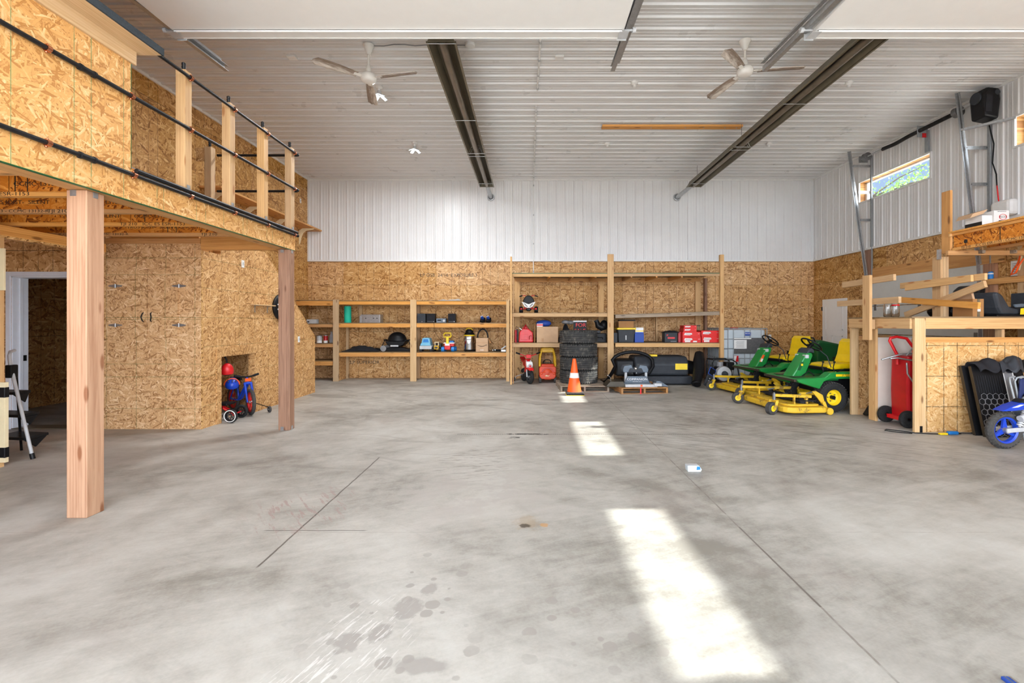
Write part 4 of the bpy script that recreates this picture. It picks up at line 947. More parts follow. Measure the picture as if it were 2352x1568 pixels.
for x, y, lab in ((1.63, 7.3, 'white lampholder on the ceiling between the first heater and the second fan'), (1.62, 9.78, 'white lampholder on the ceiling at the end of the loose board'), (4.98, 7.3, 'white lampholder on the ceiling beyond the second heater, the one closer to the opener'), (5.0, 9.78, 'white lampholder on the ceiling beside the far half of the second heater')):
    b = B(); holder(b, x, y); tag(b.build('lampholder', 'white', smooth=40), lab, 'lampholder')
b = B(); b.lathe([(.07, 0), (.07, -.02), (.06, -.035), (.0, -.038)], Matrix.Translation((-.80, 6.27, ZC - .019)), 28); tag(b.build('smoke_detector', 'white', smooth=35), 'round white smoke detector on the ceiling at the near end of the first heater', 'detector')
b = B(); pts = [(-2.1, 6.3, ZC - .03)] + [(-2.1 + 1.25 * k / 9, 6.28 + .012 * math.sin(k * 2.1), ZC - .03 - .008 * math.sin(k * 1.7)) for k in range(1, 10)] + [(-.86, 6.27, ZC - .03)]
b.tube(pts, .007, 6); tag(b.build('ceiling_cable', 'mid_grey', smooth=60), 'grey cable stapled along the ceiling from the first fan to the smoke detector', 'cable')
t = thing('ceiling_board', 'loose orange plank fixed flat to the ceiling under the second fan', 'plank', (2.7, 8.9, ZC - .06))
B().box(1.37, 4.02, 8.82, 8.96, ZC - .058, ZC - .019).build('plank', 'pine_warm', t, bev=.003)
b = B()
for x in (2.3, 2.95, 3.3, 3.7, 3.92): b.cyl((x, 8.88, ZC - .058), (x, 8.88, ZC - .064), .012, n=10)
b.each('screw_head', 'galv', t)
def conduit(label, pts, r=.013):
    t = thing('ceiling_conduit' if pts[0][2] > 5.1 and pts[-1][2] > 5.1 else 'wall_conduit', label, 'conduit', pts[0])
    b = B(); b.tube(pts, r, 10); b.build('pipe', 'trim_white', t, 60)
    b = B(); 
    for q in (.05, .36, .66, .95):
        p = Vector(pts[0]).lerp(Vector(pts[-1]), q); v = (Vector(pts[-1]) - Vector(pts[0])).normalized() * .02; b.cyl(p - v, p + v, r * 1.5, n=10)
    b.each('strap', 'light_grey', t, smooth=60)
conduit('short white conduit on the ceiling between the first open door and its track', [(.14, 6.15, ZC - .032), (.12, 7.5, ZC - .032)])
conduit('long white conduit on the ceiling running to the rear wall', [(.11, 8.05, ZC - .032), (.10, YB - .05, ZC - .032)])
conduit('white conduit running down the rear wall onto the top shelf', [(.10, YB - .05, ZC - .06), (.09, YB - .05, 2.66)], .011)
for p, lab in (((.42, 6.6, ZC - .012), 'white square cover plate on the ceiling beside the short conduit'), ((-3.35, 6.6, ZC - .012), 'white flat cover plate on the ceiling between the loft and the first fan')):
    b = B(); b.box(p[0] - .06, p[0] + .06, p[1] - .05, p[1] + .05, ZC - .03, ZC - .001); tag(b.build('cover_plate', 'white', bev=.003), lab, 'plate')
# ================================================================== SHELVES ON THE REAR WALL
def pb(x0, y0, x1, y1, Y, d): return (PX(x0, Y), PX(x1, Y), Y, Y + d, PZ(y1, Y), PZ(y0, Y))
YA = 11.60; ZA = [PZ(690, YA), PZ(741, YA), PZ(808, YA)]
t = thing('shelving_unit', 'long lower timber shelving unit along the rear wall, with toys and speakers', 'shelving', (-3, YA, 0))
for x0, x1 in ((766, 779), (943, 957)): B().box(PX(x0, YA), PX(x1, YA), YA - .04, YA, 0, 2.022).build('post', 'pine_pale', t, bev=.003)
B().box(-.583, -.505, YA - .05, YA, 0, 2.03).build('post', 'pine_pale', t, bev=.003)
for z, h in zip(ZA, (.10, .115, .115)):
    B().box(-4.79, -.50, YA + .001, YA + .04, z - h, z - .019).build('rail', 'pine_warm', t, bev=.002)
    B().box(-4.79, -.50, YA - .002, YB - .02, z - .018, z, tex='xy').build('deck', 'shelf_board', t)
    B().box(-4.79, -.50, YB - .045, YB - .004, z - .11, z - .02).build('rear_rail', 'pine', t)
for z, h in ((PZ(689, YA), .135), (PZ(743, YA), .09), (PZ(788, YA), .10), (PZ(828, YA), .12)):
    B().box(XL + .005, -4.80, YA + .002, YA + .04, z - h, z - .019).build('rail', 'pine_warm', t, bev=.002)
    B().box(XL + .005, -4.80, YA, YB - .02, z - .018, z, tex='xy').build('deck', 'shelf_board', t)
for x, z0, z1, m in ((-4.80, 0, 1.9, 'pine_pale'), (-2.95, 0, 1.9, 'pine'), (-4.45, ZA[1], 1.9, 'pine'), (-.62, 0, 1.9, 'pine')):
    B().box(x, x + .09, YB - .095, YB - .046, z0, z1).build('stud', m, t, bev=.002)
B().box(-4.79, -4.772, YA + .045, YB - .1, 0, ZA[1] - .12, tex='zy').build('side_panel', 'osb_plain', t)
YBB = 11.10; ZB = [PZ(627, YBB), PZ(718, YBB), PZ(787, YBB)]
t = thing('shelving_unit', 'tall deep timber shelving unit behind the tyres, with tall posts above the top shelf', 'shelving', (2, YBB, 0))
B().box(-.46, -.42, YBB - .15, YBB, 0, 3.0).build('post', 'pine', t, bev=.003)
B().box(-.462, -.425, YBB - .14, YBB - .136, 2.9, 3.06).build('strap', 'galv', t)
B().box(PX(1395, YBB), PX(1409, YBB), YBB - .04, YBB, 0, 3.07).build('post', 'pine', t, bev=.003)
B().box(4.50, 4.59, YBB - .04, YBB + .05, 0, 3.06).build('post', 'pine', t, bev=.003)
for i, (z, h) in enumerate(zip(ZB, (.085, .095, .105))):
    B().box(-.42, 1.98, YBB + .001, YBB + .04, z - h, z - .012).build('rail', 'pine', t, bev=.002)
    B().box(-.42, 1.98, YBB - .001, YB - .02, z - .0115, z, tex='xy').build('deck', 'shelf_board', t)
    dz = (-.03, -.045, 0)[i]; z2 = z + (.02, .04, 0)[i]
    b = B(); b.beam((2.03 if i else 1.98, YBB + .02, z - h / 2 + (0, -.04, 0)[i]), (4.5, YBB + .02, z2 - h / 2 - .006), .038, h - .012); b.build('rail', ('pine', 'grey_wood', 'pine')[i], t, bev=.002)
    b = B(); b.beam((1.985, YBB + .55, z - .006 + (0, -.04, 0)[i]), (4.5, YBB + .55, z2 - .006), 1.1, .012); b.build('deck', 'shelf_board', t)
    B().box(-.4, 4.45, YB - .045, YB - .004, z - .12, z - .02).build('rear_rail', 'pine_warm', t)
    B().box(-.42, 4.5, YBB - .004, YBB - .001, z - .012, z + .002).build('deck_edge', 'green_dark', t) if i == 0 else None
for x, z0, z1 in ((-.40, 0, 2.52), (.08, 0, .85), (1.78, 0, 2.52), (4.30, ZB[2], 2.52), (4.15, 0, .87)): B().box(x, x + .14, YB - .095, YB - .046, z0, z1).build('stud', 'pine', t, bev=.002)
B().box(-.41, -.38, YBB + .05, YBB + .14, 0, 2.53).build('stud', 'pine', t, bev=.002)
B().box(4.52, 4.58, YB - .16, YB - .05, 0, 2.6).build('stud', 'fir_red', t, bev=.002)
B().box(3.22, 3.26, YB - .3, YB - .21, ZB[2], ZB[1] - .02).build('stud', 'pine', t, bev=.002)
for x in (.45, 1.0, 1.55, 2.4, 3.0, 3.6): B().box(x, x + .04, YBB + .04, YB - .05, ZB[0] - .10, ZB[0] - .013).build('joist', 'pine_warm', t)
# faded stamps on the strand boards
for s, x, y, w in (('LP OSB  24/16  EXPOSURE 1', 1031, 632, .20), ('LP SUPERIOR', 838, 832, .19)):
    text('wall_stamp', s, w * .62, 'bronze_dark', TM((PX(x, YB), YB - .0015, PZ(y, YB))), wb, .0005, sx=1.0 if x > 1000 else 1.15)
def sbox(name, label, cat, x0, y0, x1, y1, Y, d, mat, z=None, bev=.004, group=None, parts=None):
    """box-shaped article standing on a shelf at height z"""
    q = list(pb(x0, y0, x1, y1, Y, d))
    if z is not None: q[4] = z
    t = thing(name, label, cat, ((q[0] + q[1]) / 2, Y + d / 2, q[4]), group=group)
    B().box(*q).build('body', mat, t, bev=bev); return t, q
Z1, Z2, Z3 = ZA[1] + .001, ZA[2] + .001, ZB[2] + .001
# --- upper level of the lower unit
t = thing('foam_roller', 'teal foam roller standing upright on the shelf', 'roller', (-4.6, 11.85, Z1))
b = B(); b.lathe([(.03, Z1), (.083, Z1), (.086, Z1 + .01), (.086, Z1 + .405), (.083, Z1 + .415), (.03, Z1 + .415)], Matrix.Translation((-4.60, 11.82, 0)), 32, closed=True); b.build('body', 'teal', t, 40)
b = B(); b.lathe([(.033, Z1 + .002), (.033, Z1 + .416), (.028, Z1 + .416), (.028, Z1 + .002)], Matrix.Translation((-4.60, 11.82, 0)), 20, closed=True); b.build('core', 'mid_grey', t, 40)
t, q = sbox('metal_box', 'long galvanized metal box with round knockouts beside the teal roller', 'box', 828, 722, 873, 739, 11.78, .24, 'galv', Z1)
b = B()
for x in (840, 858, 866): b.cyl((PX(x, 11.78), 11.777, 1.56), (PX(x, 11.78), 11.783, 1.56), .014, n=12)
b.each('knockout', 'dark_grey', t); B().box(PX(826, 11.78), PX(829, 11.78), 11.77, 12.0, Z1, Z1 + .17).build('flange', 'galv', t)
t, q = sbox('speaker', 'black bookshelf speaker with side facing out next to the second post', 'speaker', 958, 720, 977, 739, 11.72, .2, 'dark_grey', Z1)
b = B(); b.cyl((q[0] + .02, 11.717, q[5] - .03), (q[0] + .02, 11.722, q[5] - .03), .012, n=12); b.cyl((-2.7, 11.717, Z1 + .03), (-2.7, 11.722, Z1 + .03), .015, n=12); b.each('badge', 'chrome', t)
for lab, a, c in (('black speaker with cloth front in the middle of the speaker row', 980, 999), ('black speaker with cloth front standing alone beside the radio receiver', 1029, 1046)):
    t, q = sbox('speaker', lab, 'speaker', a, 720, c, 739, 11.76, .18, 'black', Z1)
    B().box(q[0] + .01, q[1] - .01, 11.752, 11.76, Z1 + .045, q[5] - .01).build('grille', 'black_soft', t, bev=.002)
    B().box(q[0] + .015, q[1] - .015, 11.754, 11.76, Z1 + .03, Z1 + .036).build('badge_strip', 'mid_grey', t)
    b = B(); b.cyl((q[1] - .03, 11.752, Z1 + .03), (q[1] - .03, 11.758, Z1 + .03), .01, n=10); b.build('badge', 'light_grey', t)
t, q = sbox('stereo_receiver', 'small grey stereo receiver with a round dial between the speakers', 'radio', 1002, 731, 1024, 739, 11.74, .18, 'slate', Z1)
b = B(); b.cyl((q[1] - .045, 11.72, Z1 + .05), (q[1] - .045, 11.742, Z1 + .05), .03, n=20); b.build('dial', 'light_grey', t, 40)
B().box(q[0] + .03, q[0] + .12, 11.737, 11.741, Z1 + .045, Z1 + .075).build('display', 'black', t)
b = B()
for k in range(3): b.cyl((q[0] + .04 + .03 * k, 11.732, Z1 + .022), (q[0] + .04 + .03 * k, 11.742, Z1 + .022), .008, n=10)
b.each('knob', 'light_grey', t)
b = B(); b.tube([(-2.38, 11.62, Z1 + .03), (-2.37, 11.555, Z1 - .02), (-2.36, 11.555, Z1 - .1), (-2.37, 11.6, 1.25), (-2.3, 11.7, 1.1), (-2.24, 11.95, .98), (-2.2, 12.0, .93)], .004, 6)
tag(b.build('speaker_wire', 'black', smooth=60), 'thin black wire hanging from the speakers over the shelf edge', 'wire')
t = thing('ski_boots', 'pair of black boots with blue and white buckles at the end of the speaker shelf', 'boots', (-1.14, 11.85, Z1))
for k, x in enumerate((-1.20, -1.05)):
    b = B(); b.ball((x, 11.86, Z1 + .045), (.075, .13, .045), 16); b.tube([(x, 11.9, Z1 + .04), (x + .01, 11.92, Z1 + .12)], [.07, .06], 14); o = b.build('boot', 'black', t, 50)
    M = Matrix.Translation((x, 11.80, Z1 + .12)) @ Euler((R(-40), R(-18), 0)).to_matrix().to_4x4()
    b = B(); b.box(-.035, .035, -.05, .05, -.012, .012, M); b.build('strap', 'ink_blue', o, bev=.006)
    b = B(); b.box(-.028, -.018, -.055, .05, .012, .022, M); b.box(.018, .028, -.055, .05, .012, .022, M); b.box(-.028, .028, -.06, -.048, .012, .022, M); b.box(-.028, .028, -.012, .0, .012, .022, M); b.build('buckle', 'white', o)
def wavy(x0, x1, y0, y1, z, h, seed=0, n=14):
    rr = random.Random(seed); ph = [rr.uniform(0, 6) for _ in range(6)]
    def fn(u, v):
        e = min(1, 6 * min(u, 1 - u, v, 1 - v) + .05)
        w = .5 + .25 * math.sin(7 * u + ph[0] + 2 * v) + .15 * math.sin(11 * v + ph[1]) + .12 * math.sin(17 * u + 9 * v + ph[2])
        return Vector((x0 + (x1 - x0) * (u + .03 * math.sin(9 * v + ph[3])), y0 + (y1 - y0) * (v + .04 * math.sin(8 * u + ph[4])), z + .004 + h * max(.02, w) * e))
    return fn
b = B(); b.grid(wavy(-2.28, -1.72, 11.7, 12.0, ZA[0], .05, 3), 16, 8); tag(b.build('plastic_sheet', 'light_grey', smooth=70, solid=.004), 'crumpled clear plastic wrap lying on the top shelf', 'wrap')
# --- lower level: folded cloth, grill, toys, vacuum
b = B(); b.grid(wavy(-4.66, -3.78, 11.62, 12.05, ZA[2] + .01, .14, 5), 20, 10); tag(b.build('folded_cover', 'black_soft', smooth=70, solid=.012), 'flat heap of black folded fabric cover lying beside the black grill', 'cover')
t = thing('portable_grill', 'black portable gas grill with domed lid and small grey wheels', 'grill', (-3.38, 11.86, Z2))
b = B(); b.ball((-3.36, 11.86, Z2 + .27), (.235, .19, .22), 28, None, cut=0); b.build('lid', 'black', t, 50)
b = B(); b.prism([(-3.62, Z2 + .26), (-3.10, Z2 + .26), (-3.17, Z2 + .17), (-3.28, Z2 + .12), (-3.48, Z2 + .12), (-3.56, Z2 + .17)], 11.68, 12.04, 'y'); b.build('fire_bowl', 'black', t, bev=.015)
for s in (-1, 1):
    b = B(); b.tube([(-3.36 + s * .22, 11.74, Z2 + .27), (-3.36 + s * .31, 11.78, Z2 + .29), (-3.36 + s * .33, 11.86, Z2 + .29), (-3.36 + s * .31, 11.94, Z2 + .29), (-3.36 + s * .22, 11.98, Z2 + .27)], .014, 8); b.build('side_handle', 'black', t, 60)
    b = B(); b.tube([(-3.36 + s * .3, 11.8, Z2 + .28), (-3.36 + s * .36, 11.78, Z2 + .14), (-3.36 + s * .34, 11.74, Z2 + .05)], .010, 8); b.build('cart_leg', 'black', t, 60)
b = B(); b.prism([(-3.74, Z2 + .0), (-3.0, Z2), (-2.98, Z2 + .04), (-3.2, Z2 + .10), (-3.5, Z2 + .11), (-3.72, Z2 + .06)], 11.72, 12.0, 'y'); b.build('cart_base', 'black', t, bev=.01)
for y in (11.70, 12.02):
    b = B(); b.cyl((-3.66, y - .02, Z2 + .08), (-3.66, y + .02, Z2 + .08), .074, n=24); o = b.build('wheel', 'mid_grey', t, 40); b = B(); b.torus((-3.66, y, Z2 + .08), .066, .012, 'y', 24, 8); b.build('tyre', 'black', o, 60)
B().box(-3.48, -3.28, 11.672, 11.68, Z2 + .125, Z2 + .165).build('name_plate', 'light_grey', t, bev=.003)
t = thing('toy_pickup', 'light blue toy truck seen from its front on the shelf', 'toy truck', (-2.58, 11.85, Z2))
x = -2.60
b = B(); b.prism([(x - .15, Z2 + .06), (x + .15, Z2 + .06), (x + .155, Z2 + .13), (x + .13, Z2 + .16), (x - .13, Z2 + .16), (x - .155, Z2 + .13)], 11.66, 11.98, 'y'); b.build('body', 'light_grey', t, bev=.012)
b = B(); b.prism([(x - .125, Z2 + .15), (x + .125, Z2 + .15), (x + .09, Z2 + .33), (x + .05, Z2 + .345), (x - .05, Z2 + .345), (x - .09, Z2 + .33)], 11.70, 11.96, 'y'); b.prism([(x - .135, Z2 + .15), (x + .135, Z2 + .15), (x + .115, Z2 + .215), (x - .115, Z2 + .215)], 11.645, 11.72, 'y'); b.build('cab', 'sky_blue', t, bev=.012)
b = B(); b.prism([(x - .07, Z2 + .235), (x + .07, Z2 + .235), (x + .055, Z2 + .31), (x - .055, Z2 + .31)], 11.695, 11.70, 'y'); b.build('windscreen', 'toy_blue', t)
for sx in (-1, 1):
    for y in (11.72, 11.92): b = B(); b.cyl((x + sx * .10, y, Z2 + .055), (x + sx * .155, y, Z2 + .055), .055, n=18); b.build('wheel', 'dark_grey', t, 40)
t = thing('toy_dumper', 'small tan and yellow toy dump truck between the blue truck and the push cart', 'toy truck', (-2.33, 11.78, Z2))
x = -2.335
b = B(); b.box(x - .055, x + .055, 11.66, 11.78, Z2 + .06, Z2 + .15); b.box(x - .05, x + .05, 11.78, 12.0, Z2 + .05, Z2 + .09); b.build('body', 'toy_yellow', t, bev=.006)
b = B(); b.box(x - .05, x - .035, 11.72, 11.80, Z2 + .15, Z2 + .235); b.box(x + .035, x + .05, 11.72, 11.80, Z2 + .15, Z2 + .235); b.box(x - .055, x + .055, 11.71, 11.81, Z2 + .225, Z2 + .24); b.build('cab', 'cream', t, bev=.003)
b = B(); b.prism([(11.81, Z2 + .10), (12.0, Z2 + .12), (12.02, Z2 + .2), (11.81, Z2 + .19)], x - .09, x + .09, 'x'); b.build('tipper', 'dark_grey', t, bev=.006)
B().box(x - .04, x + .04, 11.655, 11.66, Z2 + .075, Z2 + .13).build('grille', 'bronze_dark', t)
for sx in (-1, 1):
    for y in (11.70, 11.92):
        b = B(); b.cyl((x + sx * .055, y, Z2 + .045), (x + sx * .10, y, Z2 + .045), .045, n=18); o = b.build('wheel', 'black', t, 40); b = B(); b.cyl((x + sx * .10, y, Z2 + .045), (x + sx * .104, y, Z2 + .045), .022, n=14); b.build('hub', 'yellow', o)
t = thing('toy_push_cart', 'toddler push cart with tall yellow handle, red body and blue wheels', 'toy cart', (-2.05, 11.82, Z2))
x = -2.06
b = B(); b.prism([(x - .07, Z2 + .05), (x + .07, Z2 + .05), (x + .075, Z2 + .15), (x - .075, Z2 + .15)], 11.68, 11.9, 'y'); b.prism([(x - .10, Z2 + .13), (x + .15, Z2 + .13), (x + .16, Z2 + .2), (x - .10, Z2 + .2)], 11.74, 11.98, 'y'); b.build('body', 'red', t, bev=.01)
b = B(); b.box(x - .105, x + .165, 11.73, 11.99, Z2 + .2, Z2 + .225); b.box(x - .06, x + .06, 11.672, 11.68, Z2 + .15, Z2 + .20); b.build('tray', 'white', t, bev=.008)
b = B(); b.box(x + .03, x + .14, 11.78, 11.94, Z2 + .225, Z2 + .27); b.build('block', 'toy_blue', t, bev=.012)
b = B(); b.box(x - .03, x + .03, 11.69, 11.72, Z2 + .18, Z2 + .36); b.tube([(x - .085, 11.70, Z2 + .365), (x + .075, 11.70, Z2 + .365), (x + .09, 11.70, Z2 + .40), (x + .08, 11.70, Z2 + .465), (x - .07, 11.70, Z2 + .465), (x - .092, 11.70, Z2 + .43)], .015, 8, closed=True); b.build('handle', 'yellow', t, 50)
for (dx, y) in ((-.11, 11.70), (.13, 11.74), (-.11, 11.93), (.15, 11.95)):
    b = B(); b.cyl((x + dx - .04, y, Z2 + .06), (x + dx + .04, y, Z2 + .06), .06, n=20); b.build('wheel', 'toy_blue', t, bev=.008)
t = thing('shop_vacuum', 'steel drum shop vacuum with black and yellow head beside the small carton', 'vacuum', (-1.53, 11.85, Z2))
M = Matrix.Translation((-1.53, 11.86, Z2))
b = B(); b.lathe([(.125, .035), (.128, .05), (.128, .39), (.132, .40)], M, 32); b.build('drum', 'chrome', t, 40)
b = B(); b.lathe([(.136, .39), (.14, .40), (.14, .415), (.132, .42)], M, 32); b.build('yellow_band', 'yellow', t, 40)
b = B(); b.lathe([(.135, .42), (.13, .445), (.10, .47), (.095, .52), (.08, .55), (0, .555)], M, 28); b.build('head', 'black', t, 40)
b = B(); b.tube([M @ Vector((-.075, -.02, .50)), M @ Vector((-.07, -.05, .56)), M @ Vector((-.04, -.06, .585)), M @ Vector((.04, -.06, .585)), M @ Vector((.07, -.05, .56)), M @ Vector((.075, -.02, .50))], .012, 8); b.build('handle', 'yellow', t, 60)
b = B(); b.lathe([(.14, .02), (.15, .03), (.13, .05)], M, 28); b.build('dolly', 'black', t, 40)
for k in range(4): a = PI / 4 + k * PI / 2; p = M @ Vector((.14 * math.cos(a), .14 * math.sin(a), .018)); b = B(); b.ball(p, .018, 10); b.build('caster', 'black', t, 60)
b = B(); b.prism([(-.055, .29), (.055, .29), (.025, .2), (-.025, .2)], -.131, -.129, 'y', M); b.prism([(-.05, .31), (.05, .31), (.06, .37), (-.05, .36)], -.131, -.129, 'y', M); b.build('label_print', 'white', t)
t, q = sbox('carton', 'small open brown carton printed with a dark smile line, flaps up', 'box', 1093, 776, 1121, 808, 11.66, .26, 'carton', Z2)
b = B(); xm = (q[0] + q[1]) / 2; b.tube([(xm - .115 + .23 * k / 14, 11.657, Z2 + .17 - .035 * math.sin(PI * k / 14)) for k in range(15)], [.0025 + .004 * math.sin(PI * k / 14) for k in range(15)], 6)
b.tube([(xm + .112, 11.657, Z2 + .14), (xm + .12, 11.657, Z2 + .178), (xm + .085, 11.657, Z2 + .176)], .003, 6); b.build('smile_print', 'ink', t, 60)
B().box(q[0], q[1], 11.657, 11.66, q[5] - .12, q[5] - .116).build('flap_line', 'carton_dark', t)
b = B(); b.prism([(q[1], q[5] - .01), (q[1] + .01, q[5]), (q[1] + .08, q[5] - .12), (q[1] + .03, q[5] - .13)], 11.70, 11.88, 'y'); b.prism([(q[0], q[5] - .01), (q[0] + .005, q[5]), (q[0] - .05, q[5] - .12), (q[0] - .055, q[5] - .12)], 11.70, 11.88, 'y'); b.each('flap', 'carton_dark', t)
text('print_mark', 'KIDS', .04, 'white', TM((xm, 11.659, Z2 + .04)), t, .0005)
b = B(); b.tube([(xm - .13 + .0, 11.9, Z2 + .12)] + [(xm - .13 * math.cos(PI * k / 12), 11.86, Z2 + .36 + .2 * math.sin(PI * k / 12)) for k in range(13)] + [(xm + .12, 11.88, Z2 + .14)], .019, 10)
tag(b.build('vacuum_hose', 'black', smooth=60), 'black ribbed vacuum hose arching out of the small carton', 'hose')
t = thing('hitch_hardware', 'loose chrome and black metal hitch fittings at the shelf end', 'hardware', (-.78, 11.75, Z2))
b = B(); b.cyl((-.94, 11.74, Z2 + .03), (-.74, 11.78, Z2 + .03), .028, n=14); b.build('bar', 'black', t, 40)
b = B(); b.ball((-.93, 11.74, Z2 + .035), .032, 12); b.cyl((-.88, 11.73, Z2 + .04), (-.86, 11.73, Z2 + .04), .036, n=14); b.each('ring', 'chrome', t, smooth=40)
b = B(); b.box(-.72, -.6, 11.70, 11.82, Z2, Z2 + .05); b.beam((-.72, 11.72, Z2 + .06), (-.6, 11.74, Z2 + .14), .05, .03); b.build('bracket', 'galv', t, bev=.006)
# --- left bay
t, q = sbox('alarm_box', 'small silver device with dark window on the end shelf behind the sloping wall', 'device', 704, 733, 726, 741, 11.75, .15, 'light_grey', PZ(743, YA) + .001)
B().box(q[0] + .02, q[0] + .07, 11.745, 11.75, q[4] + .03, q[4] + .06).build('window', 'dark_grey', t)
zz = PZ(788, YA) + .001
for x, r, h, lab, m in ((-5.30, .065, .19, 'grey and white paint can on the end shelf', 'light_grey'), (-5.14, .05, .20, 'slim red and white can on the end shelf in front of the clear bag', 'red_deep')):
    t = thing('paint_can', lab, 'can', (x, 11.78, zz))
    M = Matrix.Translation((x, 11.78, zz)); b = B(); b.lathe([(r, 0), (r, h * .62), (0, h * .62)], M, 24); b.build('lower_label', 'white', t, 40)
    b = B(); b.lathe([(r + .001, h * .3), (r + .001, h * .88), (0, h * .88)], M, 24); b.build('body', m, t, 40)
    b = B(); b.lathe([(r + .003, h * .88), (r + .004, h * .94), (r * .9, h), (0, h * .97)], M, 24); b.build('lid', 'galv', t, 40)
b = B(); b.lathe([(.05, 0), (.055, .1), (.05, .17), (.02, .24), (.03, .28), (0, .28)], Matrix.Translation((-5.05, 11.92, zz)), 14); tag(b.build('plastic_bag', 'light_grey', smooth=60), 'clear plastic bag standing behind the two paint cans', 'bag')
# ================================================================== TALL UNIT
ZM = ZB[1] + .001
t = thing('ride_on_quad', 'child ride-on quad in black, white and red on the middle shelf', 'ride-on toy', (-.03, 11.5, ZM))
x, y = -.03, 11.32
b = B(); b.prism([(x - .14, ZM + .30), (x - .11, ZM + .22), (x + .11, ZM + .22), (x + .14, ZM + .30), (x + .09, ZM + .38), (x + .04, ZM + .42), (x - .04, ZM + .42), (x - .09, ZM + .38)], y - .02, y + .12, 'y'); b.build('hood', 'black', t, bev=.02)
b = B(); b.prism([(x - .17, ZM + .27), (x - .10, ZM + .15), (x - .04, ZM + .12), (x + .04, ZM + .12), (x + .10, ZM + .15), (x + .17, ZM + .27), (x + .10, ZM + .25), (x, ZM + .21), (x - .10, ZM + .25)], y - .05, y + .10, 'y'); b.build('fender', 'white', t, bev=.012)
b = B()
for s in (-1, 1): b.tube([(x + s * .03, y - .06, ZM + .15), (x + s * .10, y - .055, ZM + .22)], .008, 6)
b.each('front_slot', 'dark_grey', t)
for s in (-1, 1):
    b = B(); b.tube([(x + s * .04, y + .08, ZM + .39), (x + s * .10, y + .1, ZM + .43), (x + s * .16, y + .1, ZM + .42)], .009, 8); o = b.build('handlebar', 'red', t, 60)
    b = B(); b.cyl((x + s * .15, y + .1, ZM + .425), (x + s * .225, y + .1, ZM + .40), .015, n=10); b.build('grip', 'black', o)
    for yy in (y + .02, y + .42):
        b = B(); b.cyl((x + s * .14, yy, ZM + .078), (x + s * .23, yy, ZM + .078), .078, n=22); o = b.build('wheel', 'black', t, bev=.014)
        b = B(); b.cyl((x + s * .155, yy - .079, ZM + .095), (x + s * .155 + .04 * s, yy - .079, ZM + .095), .02, n=10); b.build('mud_mark', 'red', o)
    b = B(); b.tube([(x + s * .02, y - .01, ZM + .12), (x + s * .14, y + .02, ZM + .08)], .012, 8); b.tube([(x + s * .04, y, ZM + .2), (x + s * .12, y + .02, ZM + .09)], .012, 8); b.build('suspension_arm', 'red_deep', t, 60)
b = B(); b.box(x - .07, x + .07, y + .06, y + .45, ZM + .07, ZM + .26); b.box(x - .05, x + .05, y - .02, y + .06, ZM + .04, ZM + .13); b.build('chassis', 'black', t, bev=.02)
b = B(); b.box(x - .09, x + .09, y + .16, y + .48, ZM + .26, ZM + .31); b.build('saddle', 'black_soft', t, bev=.02)
t = thing('petrol_can', 'bright red plastic petrol can with black spout cap', 'fuel can', (-.08, 11.35, Z3))
q = pb(1191, 753, 1225, 786, 11.28, .24)
b = B(); b.prism([(q[0], Z3), (q[1] - .005, Z3), (q[1], Z3 + .05), (q[1] - .01, Z3 + .24), (q[0] + .24, Z3 + .33), (q[0] + .10, Z3 + .34), (q[0] + .02, Z3 + .25)], 11.28, 11.5, 'y'); b.build('body', 'red', t, bev=.022)
b = B(); b.tube([(q[1] - .03, 11.27, Z3 + .06), (q[1] - .025, 11.265, Z3 + .13), (q[1] - .06, 11.265, Z3 + .17), (q[1] - .10, 11.27, Z3 + .14), (q[1] - .095, 11.27, Z3 + .07)], .012, 8); b.tube([(q[0] + .1, 11.39, Z3 + .31), (q[0] + .12, 11.39, Z3 + .37), (q[0] + .2, 11.39, Z3 + .37), (q[0] + .23, 11.39, Z3 + .31)], .016, 8); b.each('handle', 'red_deep', t, smooth=60)
b = B(); b.box(q[0] + .05, q[0] + .22, 11.274, 11.28, Z3 + .07, Z3 + .2); b.build('label_panel', 'red', t, bev=.003)
b = B(); b.lathe([(.04, 0), (.04, .05), (.03, .055), (.012, .10), (0, .1)], Matrix.Translation((q[0] + .17, 11.42, Z3 + .33)), 16); b.build('cap', 'red_deep', t, 40)
t = thing('grease_gun', 'thin red and chrome grease gun standing upright beside the tall unit end post', 'tool', (-.33, 11.3, Z3))
b = B(); b.cyl((-.34, 11.3, Z3), (-.34, 11.3, Z3 + .30), .025, n=16); b.build('barrel', 'red_deep', t, 40); b = B(); b.cyl((-.30, 11.33, Z3), (-.30, 11.33, Z3 + .32), .022, n=14); b.build('tube', 'dark_grey', t, 40)
b = B(); b.tube([(-.34, 11.29, Z3 + .3), (-.33, 11.28, Z3 + .38), (-.24, 11.27, Z3 + .34), (-.19, 11.27, Z3 + .30)], .012, 8); b.build('lever', 'chrome', t, 60)
t, q = sbox('carton', 'large plain brown carton between the red petrol can and the black bags', 'box', 1233, 750, 1282, 787, 11.24, .42, 'carton', Z3, .003)
b = B()
for k, w in enumerate((.006, .012, .004)): b.box(q[0] + .11 + .025 * k, q[0] + .11 + .025 * k + w, 11.237, 11.24, Z3 + .015, Z3 + .10)
b.each('printed_mark', 'carton_dark', t); B().box(q[0] - .06, q[0] - .045, 11.25, 11.62, Z3, q[5] + .03).build('loose_flap', 'carton_dark', t, bev=.002)
zt = q[5] + .0015
t, q2 = sbox('small_box', 'small red and white box on the large plain carton', 'box', 1233, 743, 1247, 750, 11.27, .12, 'white', zt, .002); B().box(q2[0], q2[1], 11.266, 11.27, q2[4] + .02, q2[5] - .012).build('red_panel', 'red', t)
